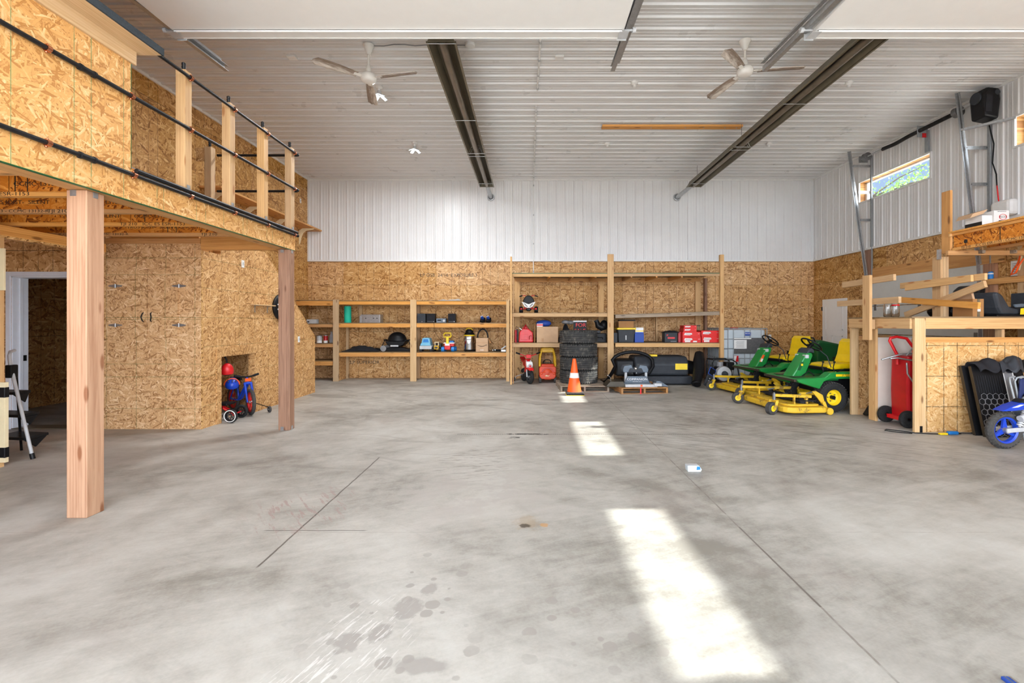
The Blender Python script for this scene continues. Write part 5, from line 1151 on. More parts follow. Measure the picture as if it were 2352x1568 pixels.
b = B(); b.ball((.34, 11.52, zt + .075), (.19, .12, .085), 18, None, cut=-1.0); tag(b.build('sports_bag', 'ink_blue', smooth=60), 'blue and green bag lying behind the small red and white box', 'bag')
b = B(); b.grid(wavy(.70, 1.03, 11.25, 11.7, Z3 + .01, .46, 9), 14, 10); tag(b.build('gear_bag', 'black_soft', smooth=60, solid=.01), 'black soft gear bag on the shelf behind the tyre stack', 'bag')
b = B(); b.ball((.86, 11.3, Z3 + .49), (.09, .13, .05), 14, Matrix.Rotation(.4, 4, 'Z')); b.ball((.98, 11.34, Z3 + .48), (.085, .12, .05), 14); sh = b.each('shoe', 'mid_grey', None, tol=-.01)
for o, l in zip(sh, ('grey shoe on top of the black gear bag, beside the sign', 'second grey shoe on top of the black gear bag')): tag(o, l, 'shoe')
t = thing('sale_sign', 'black sign with red capital letters leaning behind the tyre stack', 'sign', (1.22, 11.36, Z3))
q = pb(1317, 739, 1347, 786, 11.36, .01); B().box(q[0], q[1], 11.36, 11.368, Z3, q[5]).build('board', 'black', t)
B().box(q[0] - .005, q[1] + .005, 11.356, 11.372, q[5], q[5] + .03).build('white_edge', 'white', t)
text('lettering', 'FOR', .13, 'red_box', TM(((q[0] + q[1]) / 2 + .02, 11.359, q[5] - .08)), t, .001, sx=1.05); text('lettering', 'SALE', .13, 'red_box', TM(((q[0] + q[1]) / 2 + .0, 11.359, q[5] - .22)), t, .001, sx=1.0)
t = thing('tool_case', 'black hard tool case standing between the tyres and the middle post', 'case', (1.72, 11.35, Z3))
b = B(); b.box(1.53, 1.84, 11.25, 11.5, Z3, Z3 + .22); b.build('lower_case', 'black', t, bev=.012); b = B(); b.box(1.55, 1.70, 11.24, 11.5, Z3 + .225, Z3 + .29); b.build('upper_case', 'dark_grey', t, bev=.012)
b = B(); b.tube([(1.60, 11.235, Z3 + .08), (1.60, 11.22, Z3 + .12), (1.75, 11.22, Z3 + .12), (1.75, 11.235, Z3 + .08)], .01, 8); b.build('handle', 'black', t, 60)
t = thing('air_blower', 'black plastic blower with bent nozzle on the black tool case', 'blower', (1.72, 11.36, Z3 + .29))
b = B(); b.tube([(1.62, 11.36, Z3 + .52), (1.66, 11.36, Z3 + .40), (1.74, 11.36, Z3 + .36), (1.84, 11.36, Z3 + .38)], [.05, .075, .09, .07], 14); b.ball((1.80, 11.36, Z3 + .42), (.1, .1, .12), 16); b.build('body', 'black', t, 60); b = B(); b.cyl((1.615, 11.36, Z3 + .51), (1.605, 11.36, Z3 + .535), .055, n=16); b.build('nozzle_ring', 'dark_grey', t, 40)
t, q = sbox('grey_case', 'low dark case partly hidden by the middle post of the tall unit', 'case', 1408, 764, 1418, 786, 11.3, .25, 'dark_grey', Z3)
t = thing('storage_tote', 'black storage tote with bright yellow lid', 'tote', (2.33, 11.4, Z3)); q = pb(1419, 755, 1459, 785, 11.26, .34)
b = B(); b.box(q[0] + .03, q[1] - .03, 11.28, 11.56, Z3, q[5] - .02, taper=1.12); b.build('tub', 'slate' if False else 'dark_grey', t, bev=.012)
b = B(); b.box(q[0] - .02, q[1] + .02, 11.24, 11.6, q[5] - .02, q[5] + .025); b.build('lid', 'yellow', t, bev=.01); B().box(2.30, 2.33, 11.262, 11.275, Z3 + .06, Z3 + .17).build('latch', 'light_grey', t, bev=.004)
zt = q[5] + .027
t, q = sbox('carton', 'open brown carton on the yellow lid of the tote', 'box', 1421, 737, 1455, 750, 11.28, .28, 'carton_dark', zt, .002); B().box(q[0] - .05, q[0], 11.26, 11.5, q[5] - .02, q[5] - .016).build('flap', 'carton', t); 
b = B(); b.box(q[0] + .02, q[1] + .05, 11.29, 11.52, q[5] + .001, q[5] + .03); tag(b.build('plastic_tray', 'black', bev=.01), 'flat black tray on top of the open carton above the tote', 'tray')
t, q = sbox('blue_box', 'plain blue box beside the black storage tote', 'box', 1458, 766, 1479, 785, 11.29, .2, 'ink_blue', Z3)
zt = q[5] + .001
t, q = sbox('printed_box', 'white, yellow and blue printed box on the plain blue box', 'box', 1459, 752, 1478, 766, 11.3, .18, 'white', zt, .002); B().box(q[0], q[1], 11.297, 11.3, q[4], q[4] + .035).build('blue_band', 'ink_blue', t); B().box(q[0], q[1], 11.297, 11.3, q[4] + .05, q[4] + .075).build('yellow_band', 'yellow', t)
t, q = sbox('battery_charger', 'black boxed charger with red print on the shelf', 'charger', 1527, 764, 1556, 785, 11.24, .25, 'dark_grey', Z3, .01)
b = B(); b.box(q[0] + .07, q[0] + .24, 11.236, 11.24, Z3 + .09, Z3 + .13); b.build('red_print', 'red', t); text('lettering', 'x', .1, 'red', TM((q[0] + .06, 11.238, q[5] - .05)), t, .001); B().box(q[0] + .14, q[1] - .03, 11.237, 11.24, Z3 + .02, Z3 + .035).build('grey_line', 'mid_grey', t)
b = B(); b.grid(wavy(q[0] - .02, q[1] + .05, 11.25, 11.5, q[5], .05, 12), 10, 6); tag(b.build('work_gloves', 'black_soft', smooth=60, solid=.012), 'black work gloves lying on the boxed charger', 'gloves')
# red tool boxes
def redbox(x0, y0, x1, y1, Y, d, z, lab, stickers=0):
    t, q = sbox('tool_carton', lab, 'box', x0, y0, x1, y1, Y, d, 'red_box', z, .002, 'red tool cartons at the end of the tall unit')
    w, h = q[1] - q[0], q[5] - q[4]; m = 'white'
    b = B(); b.prism([(q[0] + w * .08, q[4] + h * .38), (q[0] + w * .12, q[4] + h * .8), (q[0] + w * .5, q[4] + h * .78), (q[0] + w * .54, q[4] + h * .55), (q[0] + w * .4, q[4] + h * .34)], Y - .003, Y, 'y'); o = b.build('name_panel', 'white', t)
    text('lettering', 'Milwaukee', h * .30, 'red_deep', TM((q[0] + w * .31, Y - .004, q[4] + h * .56)), o, .0005, sx=.85)
    text('lettering', '18 V', h * .2, 'white', TM((q[1] - w * .1, Y - .001, q[4] + h * .62)), t, .0005)
    b = B()
    for k in range(stickers): b.box(q[0] + w * (.12 + .45 * k), q[0] + w * (.42 + .36 * k), Y - .003, Y, q[4] + h * .08, q[4] + h * .32)
    if stickers: b.each('sticker', 'paper', t)
    else: b.bm.free()
    return q
q = redbox(1568, 774, 1610, 787, 11.2, .4, Z3, 'red tool carton at the bottom front of the stack, with two white stickers', 2); za = q[5]
q = redbox(1568, 762, 1609, 774, 11.2, .4, za + .001, 'red tool carton in the stack just above the bottom one with stickers'); zb_ = q[5]
q = redbox(1570, 754, 1600, 762, 11.25, .3, zb_ + .001, 'smaller red tool carton, second from the top of the taller stack'); zc_ = q[5]
redbox(1571, 747, 1600, 754, 11.26, .3, zc_ + .001, 'smaller red tool carton on the very top of the taller stack')
q = redbox(1612, 772, 1653, 786, 11.24, .35, Z3, 'red tool carton under another, next to the tall unit end post', 1)
redbox(1611, 759, 1652, 772, 11.24, .35, q[5] + .001, 'red tool carton on another, next to the tall unit end post')
t, q = sbox('tool_carton', 'plain red carton behind the taller stack beside the boxed charger', 'box', 1558, 762, 1564, 786, 11.32, .25, 'red_deep', Z3, .002)
t = thing('wire_rack', 'grey wire grille leaning behind the red cartons', 'rack', (4.2, 11.95, Z3)); b = B()
for k in range(8): b.cyl((4.05 + .05 * k, 12.05, Z3), (4.05 + .05 * k, 12.13, Z3 + .42), .005, n=6)
b.build('wires', 'galv_dark', t); b = B()
for z in (.02, .2, .4): b.cyl((4.03, 12.05 + .08 * z / .42, Z3 + z), (4.42, 12.05 + .08 * z / .42, Z3 + z), .008, n=8)
b.each('rod', 'dark_grey', t)
# ================================================================== ON THE FLOOR IN FRONT OF THE TALL UNIT
# child motorbike
t = thing('kids_motorbike', 'red child motorbike with training wheels under the tall unit', 'toy motorbike', (.0, 11.07, 0), R(-76), local=True)
wheel(t, (.0, 0, .17), .17, Matrix.Rotation(R(12), 4, 'Z') @ axis_m('y'), .034, 'dark_grey', 'rubber', 5, 1.3)
wheel(t, (-.62, 0, .16), .16, axis_m('y'), .036, 'dark_grey', 'rubber', 5, 1.4)
b = B()
for s in (-1, 1): b.tube([(.0, .07 * s, .17), (-.10, .06 * s, .45), (-.14, .05 * s, .55)], .014, 8)
b.build('fork', 'light_grey', t, 60)
b = B(); b.prism([(.17, .33), (.10, .39), (-.05, .40), (-.14, .43), (-.13, .39), (-.02, .355), (.10, .345)], -.06, .06, 'y'); b.build('front_mudguard', 'red', t, bev=.012)
b = B(); b.prism([(-.10, .40), (-.04, .36), (.02, .44), (-.03, .52), (-.12, .53)], -.075, .075, 'y'); b.build('headlamp_cowl', 'white', t, bev=.02); b = B(); b.cyl((.0, 0, .43), (.03, 0, .425), .05, n=18); b.build('headlamp', 'light_grey', t, 40); b = B(); b.cyl((.028, 0, .425), (.033, 0, .4245), .022, n=14); b.build('lamp_centre', 'red', t)
b = B(); b.prism([(-.12, .50), (-.18, .58), (-.42, .52), (-.50, .42), (-.30, .38), (-.16, .40)], -.07, .07, 'y'); b.prism([(-.16, .46), (-.02, .40), (-.08, .28), (-.24, .26)], -.085, .085, 'y'); b.build('tank_fairing', 'red', t, bev=.02)
b = B(); b.prism([(-.40, .52), (-.62, .54), (-.80, .60), (-.80, .57), (-.62, .48), (-.44, .46)], -.06, .06, 'y'); b.build('saddle', 'red', t, bev=.02)
b = B(); b.prism([(-.12, .36), (-.40, .36), (-.44, .18), (-.16, .15)], -.055, .055, 'y'); b.build('engine', 'dark_grey', t, bev=.015)
b = B(); b.tube([(-.17, -.26, .72), (-.15, -.12, .67), (-.14, 0, .63), (-.15, .12, .67), (-.17, .26, .72)], .011, 8); b.build('handlebar', 'red', t, 60)
for s in (-1, 1): b = B(); b.cyl((-.165, .20 * s, .70), (-.175, .30 * s, .735), .019, n=10); b.build('grip', 'black', t)
b = B(); b.box(-.14, -.10, -.06, .06, .60, .69); b.build('number_board', 'red', t, bev=.01)
for s in (-1, 1):
    b = B(); b.tube([(-.62, .05 * s, .16), (-.62, .2 * s, .12), (-.62, .22 * s, .05)], .008, 6); b.build('stabiliser_arm', 'light_grey', t, 60); wheel(t, (-.62, .24 * s, .05), .05, axis_m('y'), .013, 'white', 'rubber', 4, 1.2)
b = B(); b.tube([(-.2, -.08, .25), (-.4, -.10, .2), (-.75, -.11, .3)], [.014, .02, .028], 10); b.build('exhaust', 'chrome', t, 60)
# toy car
t = thing('toy_car', 'orange-red ride-in toy car with yellow roof frame', 'toy car', (.43, 11.5, 0)); x0 = .43; yF = 11.22; yB_ = 11.86
def rrect(w, z0, z1, n=1.): return [(x0 - w, z0 + .06), (x0 - w + .05, z0), (x0 + w - .05, z0), (x0 + w, z0 + .06), (x0 + w, z1 - .05), (x0 + w - .05, z1), (x0 - w + .05, z1), (x0 - w, z1 - .05)]
b = B(); b.prism(rrect(.205, .13, .46), yF + .05, yB_, 'y'); b.prism(rrect(.195, .11, .29), yF, yF + .06, 'y'); b.prism([(x0 - .165, .42), (x0 + .165, .42), (x0 + .15, .5), (x0 - .15, .5)], yF + .14, yF + .34, 'y'); b.prism([(x0 - .09, .09), (x0 + .09, .09), (x0 + .07, .13), (x0 - .07, .13)], yF + .02, yF + .08, 'y'); b.build('body', 'toy_orange', t, bev=.022)
b = B(); b.ball((x0, yF + .055, .27), (.115, .06, .115), 24); b.build('bonnet_dome', 'toy_orange', t, 60)
b = B(); b.lathe([(.135, -.01), (.145, -.01), (.145, .01), (.135, .01)], Matrix.Translation((x0, yF + .05, .27)) @ axis_m('y'), 28, closed=True); b.build('bonnet_groove', 'red_deep', t)
for s in (-1, 1): b = B(); b.ball((x0 + s * .15, yF + .02, .26), (.045, .03, .04), 14); b.build('headlight', 'toy_orange', t, 60)
def pillar(y):
    b = B(); b.tube([(x0 - .19, y, .44), (x0 - .18, y + .03, .70), (x0 - .155, y + .05, .84), (x0 - .11, y + .06, .90), (x0 + .11, y + .06, .90), (x0 + .155, y + .05, .84), (x0 + .18, y + .03, .70), (x0 + .19, y, .44)], .026, 8); return b.build('roof_frame', 'toy_yellow', t, 60)
pillar(yF + .12); pillar(yB_ - .08)
b = B(); b.prism([(x0 - .175, .82), (x0 + .175, .82), (x0 + .155, .93), (x0 + .11, .955), (x0 - .11, .955), (x0 - .155, .93)], yF + .16, yB_ - .02, 'y'); b.build('roof', 'toy_yellow', t, bev=.02)
b = B(); b.lathe([(.10 + .011 * math.cos(a), .011 * math.sin(a)) for a in [i * PI / 4 for i in range(8)]], Matrix.Translation((x0, yF + .38, .52)) @ Matrix.Rotation(R(-65), 4, 'X'), 24, closed=True); b.box(x0 - .095, x0 + .095, yF + .37, yF + .39, .512, .53); b.build('steering_wheel', 'black', t, 50)
for sx in (-1, 1):
    for y in (yF + .08, yB_ - .12): b = B(); b.cyl((x0 + sx * .15, y, .085), (x0 + sx * .215, y, .085), .085, n=20); b.build('wheel', 'rubber_dusty', t, bev=.014)
b = B(); b.prism([(x0 - .07, .20), (x0 - .02, .225), (x0 + .0, .20), (x0 + .05, .215), (x0 + .02, .185), (x0 - .05, .185)], yF - .003, yF, 'y'); b.build('worn_sticker', 'cream', t)
for o in t.children: o.scale = (1, 1, .885)
# pallets
def pallet(label, loc, rz, mat, w=1.02, d=1.1, n=7, stripe=False):
    t = thing('pallet', label, 'pallet', loc, rz, local=True)
    for k in range(n):
        y = -d / 2 + (d - .1) * k / (n - 1); b = B(); b.box(-w / 2, w / 2, y, y + .1, .108, .128); b.build('deck_board', mat, t, bev=.002)
    for x in (-w / 2, -.02, w / 2 - .04):
        b = B(); b.box(x, x + .04, -d / 2, d / 2, .02, .107); b.build('runner', mat, t, bev=.002)
    for y in (-d / 2, -.05, d / 2 - .1): b = B(); b.box(-w / 2, w / 2, y, y + .1, 0, .0195); b.build('bottom_board', mat, t, bev=.002)
    if stripe: b = B(); b.box(-.1, -.07, -d / 2 - .002, -d / 2, .0, .128); b.build('paint_mark', 'red', t)
    return t
pallet('grey weathered wooden pallet carrying the tyre stack', (1.13, 10.32, 0), R(2), 'grey_wood')
pallet('brown wooden pallet carrying the grey trailer hitch', (2.29, 10.02, 0), R(6), 'pallet_wood', .98, .98, 6, True)
# tyres
def tyre(loc, rz):
    t = thing('tyre', TL[0], 'tyre', loc, rz, group='worn truck tyres in the stack', local=True)
    Ro, w = .418, .288
    prof = [(.24, .05), (.26, .02), (.33, .0), (.385, .012), (.405, .03)]
    for k in range(5):
        z0 = .036 + k * .0445; prof += [(Ro + .001 * (2 - abs(k - 2)) * 2, z0), (Ro + .001 * (2 - abs(k - 2)) * 2, z0 + .034)]
        if k < 4: prof += [(Ro - .012, z0 + .0355), (Ro - .012, z0 + .043)]
    prof += [(.405, w - .03), (.385, w - .012), (.33, w), (.26, w - .02), (.24, w - .05)]
    b = B(); b.lathe(prof, None, 72, closed=True); o = b.build('casing', 'tyre', t, 30)
    b = B()
    for k in range(48):
        a = 2 * PI * k / 48
        for z, s in ((.025, 1), (w - .025, -1)):
            M = Matrix.Rotation(a, 4, 'Z'); b.box(.392, .4175, -.017, .017, z - .012, z + .012, M)
    o2 = b.build('shoulder_lugs', 'tyre', t); o2['kind'] = 'stuff'
    return t
TL = ['worn black truck tyre at the very bottom of the stack', 'worn black truck tyre second from the bottom of the stack', 'worn black truck tyre third from the bottom of the stack', 'worn black truck tyre on top of the stack']
ty = tyre((1.085, 10.42, .1295), .1)
for k in (1, 2, 3): dup(ty, (1.085 + (.004, -.006, -.004)[k - 1], 10.42 + (.0, .01, .004)[k - 1], .1295 + .2895 * k), .1 + .37 * k, TL[k])
# traffic cone
t = thing('traffic_cone', 'orange traffic cone with white reflective collar in front of the tyres', 'cone', (.90, 9.48, 0))
M = Matrix.Translation((.90, 9.48, 0))
def cr(z): return .145 - .112 * (z - .06) / .66
b = B(); b.lathe([(cr(.06), .06), (cr(.30), .30), (cr(.30) , .30), (cr(.72), .72), (cr(.72) - .008, .725), (cr(.72) - .014, .72), (cr(.06) - .014, .06)], M, 36, closed=True); b.build('cone_body', 'orange', t, 40)
b = B(); b.lathe([(cr(.34) + .002, .34), (cr(.44) + .002, .44), (cr(.44) - .004, .44), (cr(.34) - .004, .34)], M, 36, closed=True); b.build('reflective_collar', 'white', t, 40)
b = B(); b.box(.725, 1.075, 9.305, 9.655, .03, .062); b.build('base', 'rubber_dusty', t, bev=.012)
b = B(); b.box(.735, 1.08, 9.30, 9.65, .004, .03); b.build('lower_base', 'black', t, bev=.01); b = B(); b.box(.73, 1.085, 9.295, 9.66, 0, .008); b.build('yellow_edge', 'yellow', t, bev=.002)
# fifth wheel hitch
t = thing('trailer_hitch', 'grey steel trailer hitch with white lettering on the brown pallet', 'hitch', (2.3, 9.95, .129)); h0 = .129
b = B(); b.box(1.98, 2.56, 9.86, 10.2, h0, h0 + .05); b.prism([(2.0, h0 + .05), (2.54, h0 + .05), (2.47, h0 + .19), (2.07, h0 + .19)], 9.90, 9.94, 'y'); b.build('frame', 'slate', t, bev=.008)
text('lettering', 'COMPANION', .062, 'white', TM((2.27, 9.899, h0 + .125)), t, .001, sx=1.15); text('lettering', 'FIFTH WHEEL HITCH', .02, 'white', TM((2.27, 9.899, h0 + .075)), t, .0005)
for x in (2.02, 2.45): b = B(); b.box(x, x + .05, 9.96, 10.02, h0 + .05, h0 + .27); b.build('leg', 'light_grey', t, bev=.005)
b = B(); b.prism([(1.98, h0 + .27), (2.5, h0 + .27), (2.51, h0 + .33), (2.48, h0 + .41), (2.33, h0 + .43), (2.30, h0 + .36), (2.18, h0 + .36), (2.15, h0 + .43), (2.0, h0 + .41), (1.97, h0 + .33)], 9.90, 10.16, 'y'); b.build('head', 'slate', t, bev=.012)
b = B(); b.prism([(2.08, h0 + .28), (2.40, h0 + .28), (2.36, h0 + .36), (2.12, h0 + .36)], 9.88, 9.90, 'y'); b.build('jaw_plate', 'dark_grey', t, bev=.006); b = B(); b.ball((2.24, 9.90, h0 + .35), .035, 16); b.build('pin', 'chrome', t, 60); b = B(); b.ball((2.25, 9.88, h0 + .26), .016, 12); b.build('bolt', 'galv', t, 60)
b = B(); b.box(1.96, 2.62, 9.60, 9.66, h0, h0 + .055); b.prism([(2.55, 9.58), (2.7, 9.57), (2.72, 9.63), (2.68, 9.68), (2.55, 9.68)], h0 + .02, h0 + .08, 'z'); b.build('side_rail', 'light_grey', t, bev=.006); b = B(); b.box(2.27, 2.31, 9.596, 9.60, h0 + .01, h0 + .05); b.build('reflector', 'orange', t)
b = B(); b.box(1.58, 1.97, 9.62, 10.1, h0 + .0, h0 + .02); b.prism([(1.56, h0), (1.97, h0), (1.93, h0 + .11), (1.66, h0 + .11)], 9.64, 10.05, 'y'); b.build('steel_plate', 'bronze_dark', t, bev=.006)
b = B(); b.tube([(1.68, 9.7, h0 + .11), (1.66, 9.68, h0 + .2), (1.60, 9.68, h0 + .24)], .006, 6); b.build('hook', 'galv', t, 60)
b = B(); b.prism([(2.62, h0), (2.86, h0), (2.86, h0 + .015), (2.7, h0 + .11), (2.62, h0 + .11)], 9.7, 10.0, 'y'); b.build('end_plate', 'slate', t, bev=.004)
# black leaf collector hopper with hose
t = thing('leaf_hopper', 'large black plastic grass collector with yellow stickers lying behind the hitch', 'hopper', (3.0, 11.3, 0))
b = B(); b.prism([(10.9, .22), (11.7, .22), (11.75, .5), (11.6, .66), (11.0, .66), (10.88, .5)], 2.45, 3.70, 'x'); b.build('tank', 'dark_grey', t, bev=.05)
b = B(); b.box(2.5, 3.78, 10.86, 11.6, .02, .21); b.build('tray', 'dark_grey', t, bev=.03)
b = B(); b.prism([(10.95, .2), (11.65, .2), (11.55, .58), (11.0, .58)], 2.02, 2.46, 'x'); b.build('sloped_end', 'black', t, bev=.04)
B().box(3.38, 3.66, 10.868, 10.885, .36, .5).build('sticker', 'yellow', t); B().box(2.80, 3.0, 11.0, 11.12, .655, .70).build('yellow_latch', 'yellow', t, bev=.01)
b = B(); b.cyl((3.70, 11.2, .40), (3.98, 11.2, .36), .17, .15, 20); b.build('outlet_ring', 'black', t, 40)
b = B(); pts = [(1.72, 11.3, .045), (1.74, 11.02, .045), (1.80, 10.92, .1), (1.9, 10.80, .3), (1.96, 10.74, .45)] + [(2.35 + .48 * math.cos(a), 10.74, .52 + .26 * math.sin(a)) for a in [PI - i * PI / 10 for i in range(1, 10)]] + [(2.83, 10.75, .45), (2.75, 10.78, .30), (2.5, 10.8, .2)]
b.tube(pts, .04, 12); tag(b.build('suction_hose', 'black', smooth=60), 'thick black hose looping over the hitch and hopper', 'hose')
b = B(); b.tube([(3.98, 11.0, .72), (3.92, 10.85, .55), (3.86, 10.7, .35), (3.72, 10.45, .12), (3.70, 10.42, .09)], [.10, .13, .12, .10, .105], 18); o = b.build('duct', 'black', None, 50); tag(o, 'black plastic chute tube leaning on the floor beside the hopper', 'chute')
b = B(); b.torus((3.705, 10.425, .095), .085, .02, 'y', 22, 8, M=Matrix.Rotation(R(-35), 4, 'X')); b.build('end_lip', 'black', o, 60)
# pump with engine
t = thing('water_pump', 'engine water pump in a black tube frame on a wood block beside the caged tank', 'pump', (4.15, 10.75, 0)); px, py = 4.39, 10.62
B().box(px - .25, px + .28, py - .12, py + .25, 0, .09).build('wood_block', 'pallet_wood', t, bev=.003)
b = B()
for y in (py - .14, py + .24): b.tube([(px - .28, y, .095), (px - .30, y, .55), (px - .26, y, .62), (px + .14, y, .62), (px + .24, y, .56), (px + .32, y, .12), (px + .28, y, .095)], .014, 8)
b.tube([(px - .28, py - .14, .62), (px - .28, py + .24, .62)], .014, 8); b.build('frame', 'black', t, 60)
b = B(); b.lathe([(.05, -.10), (.16, -.09), (.175, -.02), (.16, .05), (.10, .08)], Matrix.Translation((px - .02, py - .02, .30)) @ axis_m('y'), 28); b.build('pump_housing', 'light_grey', t, 40)
b = B(); b.lathe([(.0, -.16), (.06, -.155), (.07, -.1), (.05, -.09)], Matrix.Translation((px - .02, py - .02, .30)) @ axis_m('y'), 22); b.build('pump_inlet', 'dark_grey', t, 40)
b = B(); b.box(px - .14, px + .18, py + .04, py + .22, .12, .44); b.box(px + .05, px + .23, py - .06, py + .2, .38, .56); b.build('engine', 'black', t, bev=.02); b = B(); b.cyl((px - .07, py + .02, .46), (px - .07, py + .02, .56), .07, n=18); b.build('filler_neck', 'mid_grey', t, 40)
t = thing('floor_lamp_head', 'dark device with blue-edged screen leaning against the pump', 'device', (3.93, 10.4, 0))
M = Matrix.Translation((3.99, 10.36, .28)) @ Euler((R(-16), R(32), R(10))).to_matrix().to_4x4()
b = B(); b.box(-.07, .07, -.025, .025, -.27, .17, M); b.build('body', 'dark_grey', t, bev=.012); b = B(); b.box(-.085, .085, -.03, -.022, .0, .18, M); o = b.build('bezel', 'ink_blue', t, bev=.004); b = B(); b.box(-.07, .07, -.033, -.03, .015, .165, M); b.build('screen', 'black', o)
for k in range(2): b = B(); b.cyl(M @ Vector((.0, -.03, -.08 - .06 * k)), M @ Vector((0, -.024, -.08 - .06 * k)), .014, n=10); b.build('button', 'light_grey', t)
t.name = 'handheld_tester'
# IBC tank
t = thing('caged_tank', 'white plastic bulk tank in a grey tube cage near the far corner', 'tank', (5.0, 11.5, 0)); X0, X1, Y0, Y1 = 4.60, 5.66, 11.18, 12.2
b = B(); b.box(X0 + .02, X1 - .02, Y0 + .02, Y1 - .02, .16, 1.29); b.build('tank', 'ibc_plastic', t, bev=.06)
b = B(); b.cyl((5.1, 11.7, 1.28), (5.1, 11.7, 1.33), .1, n=24); b.build('cap', 'red_deep', t, 40)
b = B(); b.box(X0, X1, Y0, Y1, .115, .14); 
for x in (X0, (X0 + X1) / 2 - .06, X1 - .12): b.box(x, x + .12, Y0, Y1, 0, .115)
b.build('pallet_base', 'black', t, bev=.008)
b = B(); r = .011
for z in (.16, .37, .60, .83, 1.06, 1.31): b.tube([(X0, Y0, z), (X1, Y0, z), (X1, Y1, z), (X0, Y1, z)], r, 6, closed=True)
b.build('cage_rails', 'zinc', t, 60)
b = B()
for k in range(9):
    for (x, y) in ((X0 + (X1 - X0) * k / 8, Y0 - .004), (X0 + (X1 - X0) * k / 8, Y1)): 
        if y < 11.6 and k in (2, 3, 5, 6): b.cyl((x, y, .16), (x, y, .6) if k in (3, 6) else (x, y, 1.31), .009, n=6)
        else: b.cyl((x, y, .16), (x, y, 1.31), .009, n=6)
    y = Y0 + (Y1 - Y0) * k / 8
    for x in (X0 - .004, X1 + .004): b.cyl((x, y, .16), (x, y, 1.31), .009, n=6)
o = b.build('cage_bars', 'zinc', t, 60)
yl = Y0 - .018
B().box(4.87, 5.6, yl, yl + .006, .71, 1.09).build('dark_plate', 'galv_dark', t); o = B().box(4.87, 5.17, yl - .003, yl - .001, .83, 1.04).build('paper_label', 'paper', t)
b = B()
for k in range(9): b.box(4.91 + .01 * (k % 3), 5.12 - .02 * (k % 2), yl - .0045, yl - .003, .86 + .018 * k, .865 + .018 * k)
b.build('print_lines', 'mid_grey', o); B().box(4.87, 5.28, yl - .003, yl - .001, 1.06, 1.085).build('white_strip', 'paper', t)
o = B().box(5.12, 5.28, yl + .01, yl + .014, 1.14, 1.225).build('blue_label', 'ink_blue', t); text('lettering', 'BULK', .045, 'white', TM((5.20, yl + .0095, 1.19)), o, .0005)
o = B().box(4.87, 4.98, yl + .01, yl + .014, .52, .66).build('red_label', 'red', t); b = B(); b.prism([(4.875, .525), (4.91, .525), (4.94, .655), (4.875, .655)], yl + .0085, yl + .01, 'y'); b.build('white_half', 'white', o)
# small things on the open floor
t = thing('snack_box', 'crushed pale blue and white drink carton lying on the open concrete', 'carton', (1.61, 4.62, 0)); Yq = 4.55
b = B(); M = Matrix.Translation((1.61, 4.6, .0)); b.prism([(-.065, 0), (.06, 0), (.072, .02), (.045, .058), (-.07, .055)], -.03, .05, 'y', M); b.build('body', 'ibc_plastic', t, bev=.004)
b = B(); b.prism([(.018, .018), (.055, .022), (.05, .05), (.022, .052)], -.0325, -.03, 'y', M); b.build('blue_print', 'toy_blue', t); b = B(); b.box(-.068, .042, -.02, .045, .056, .0585, M); b.build('top_flap', 'light_grey', t)
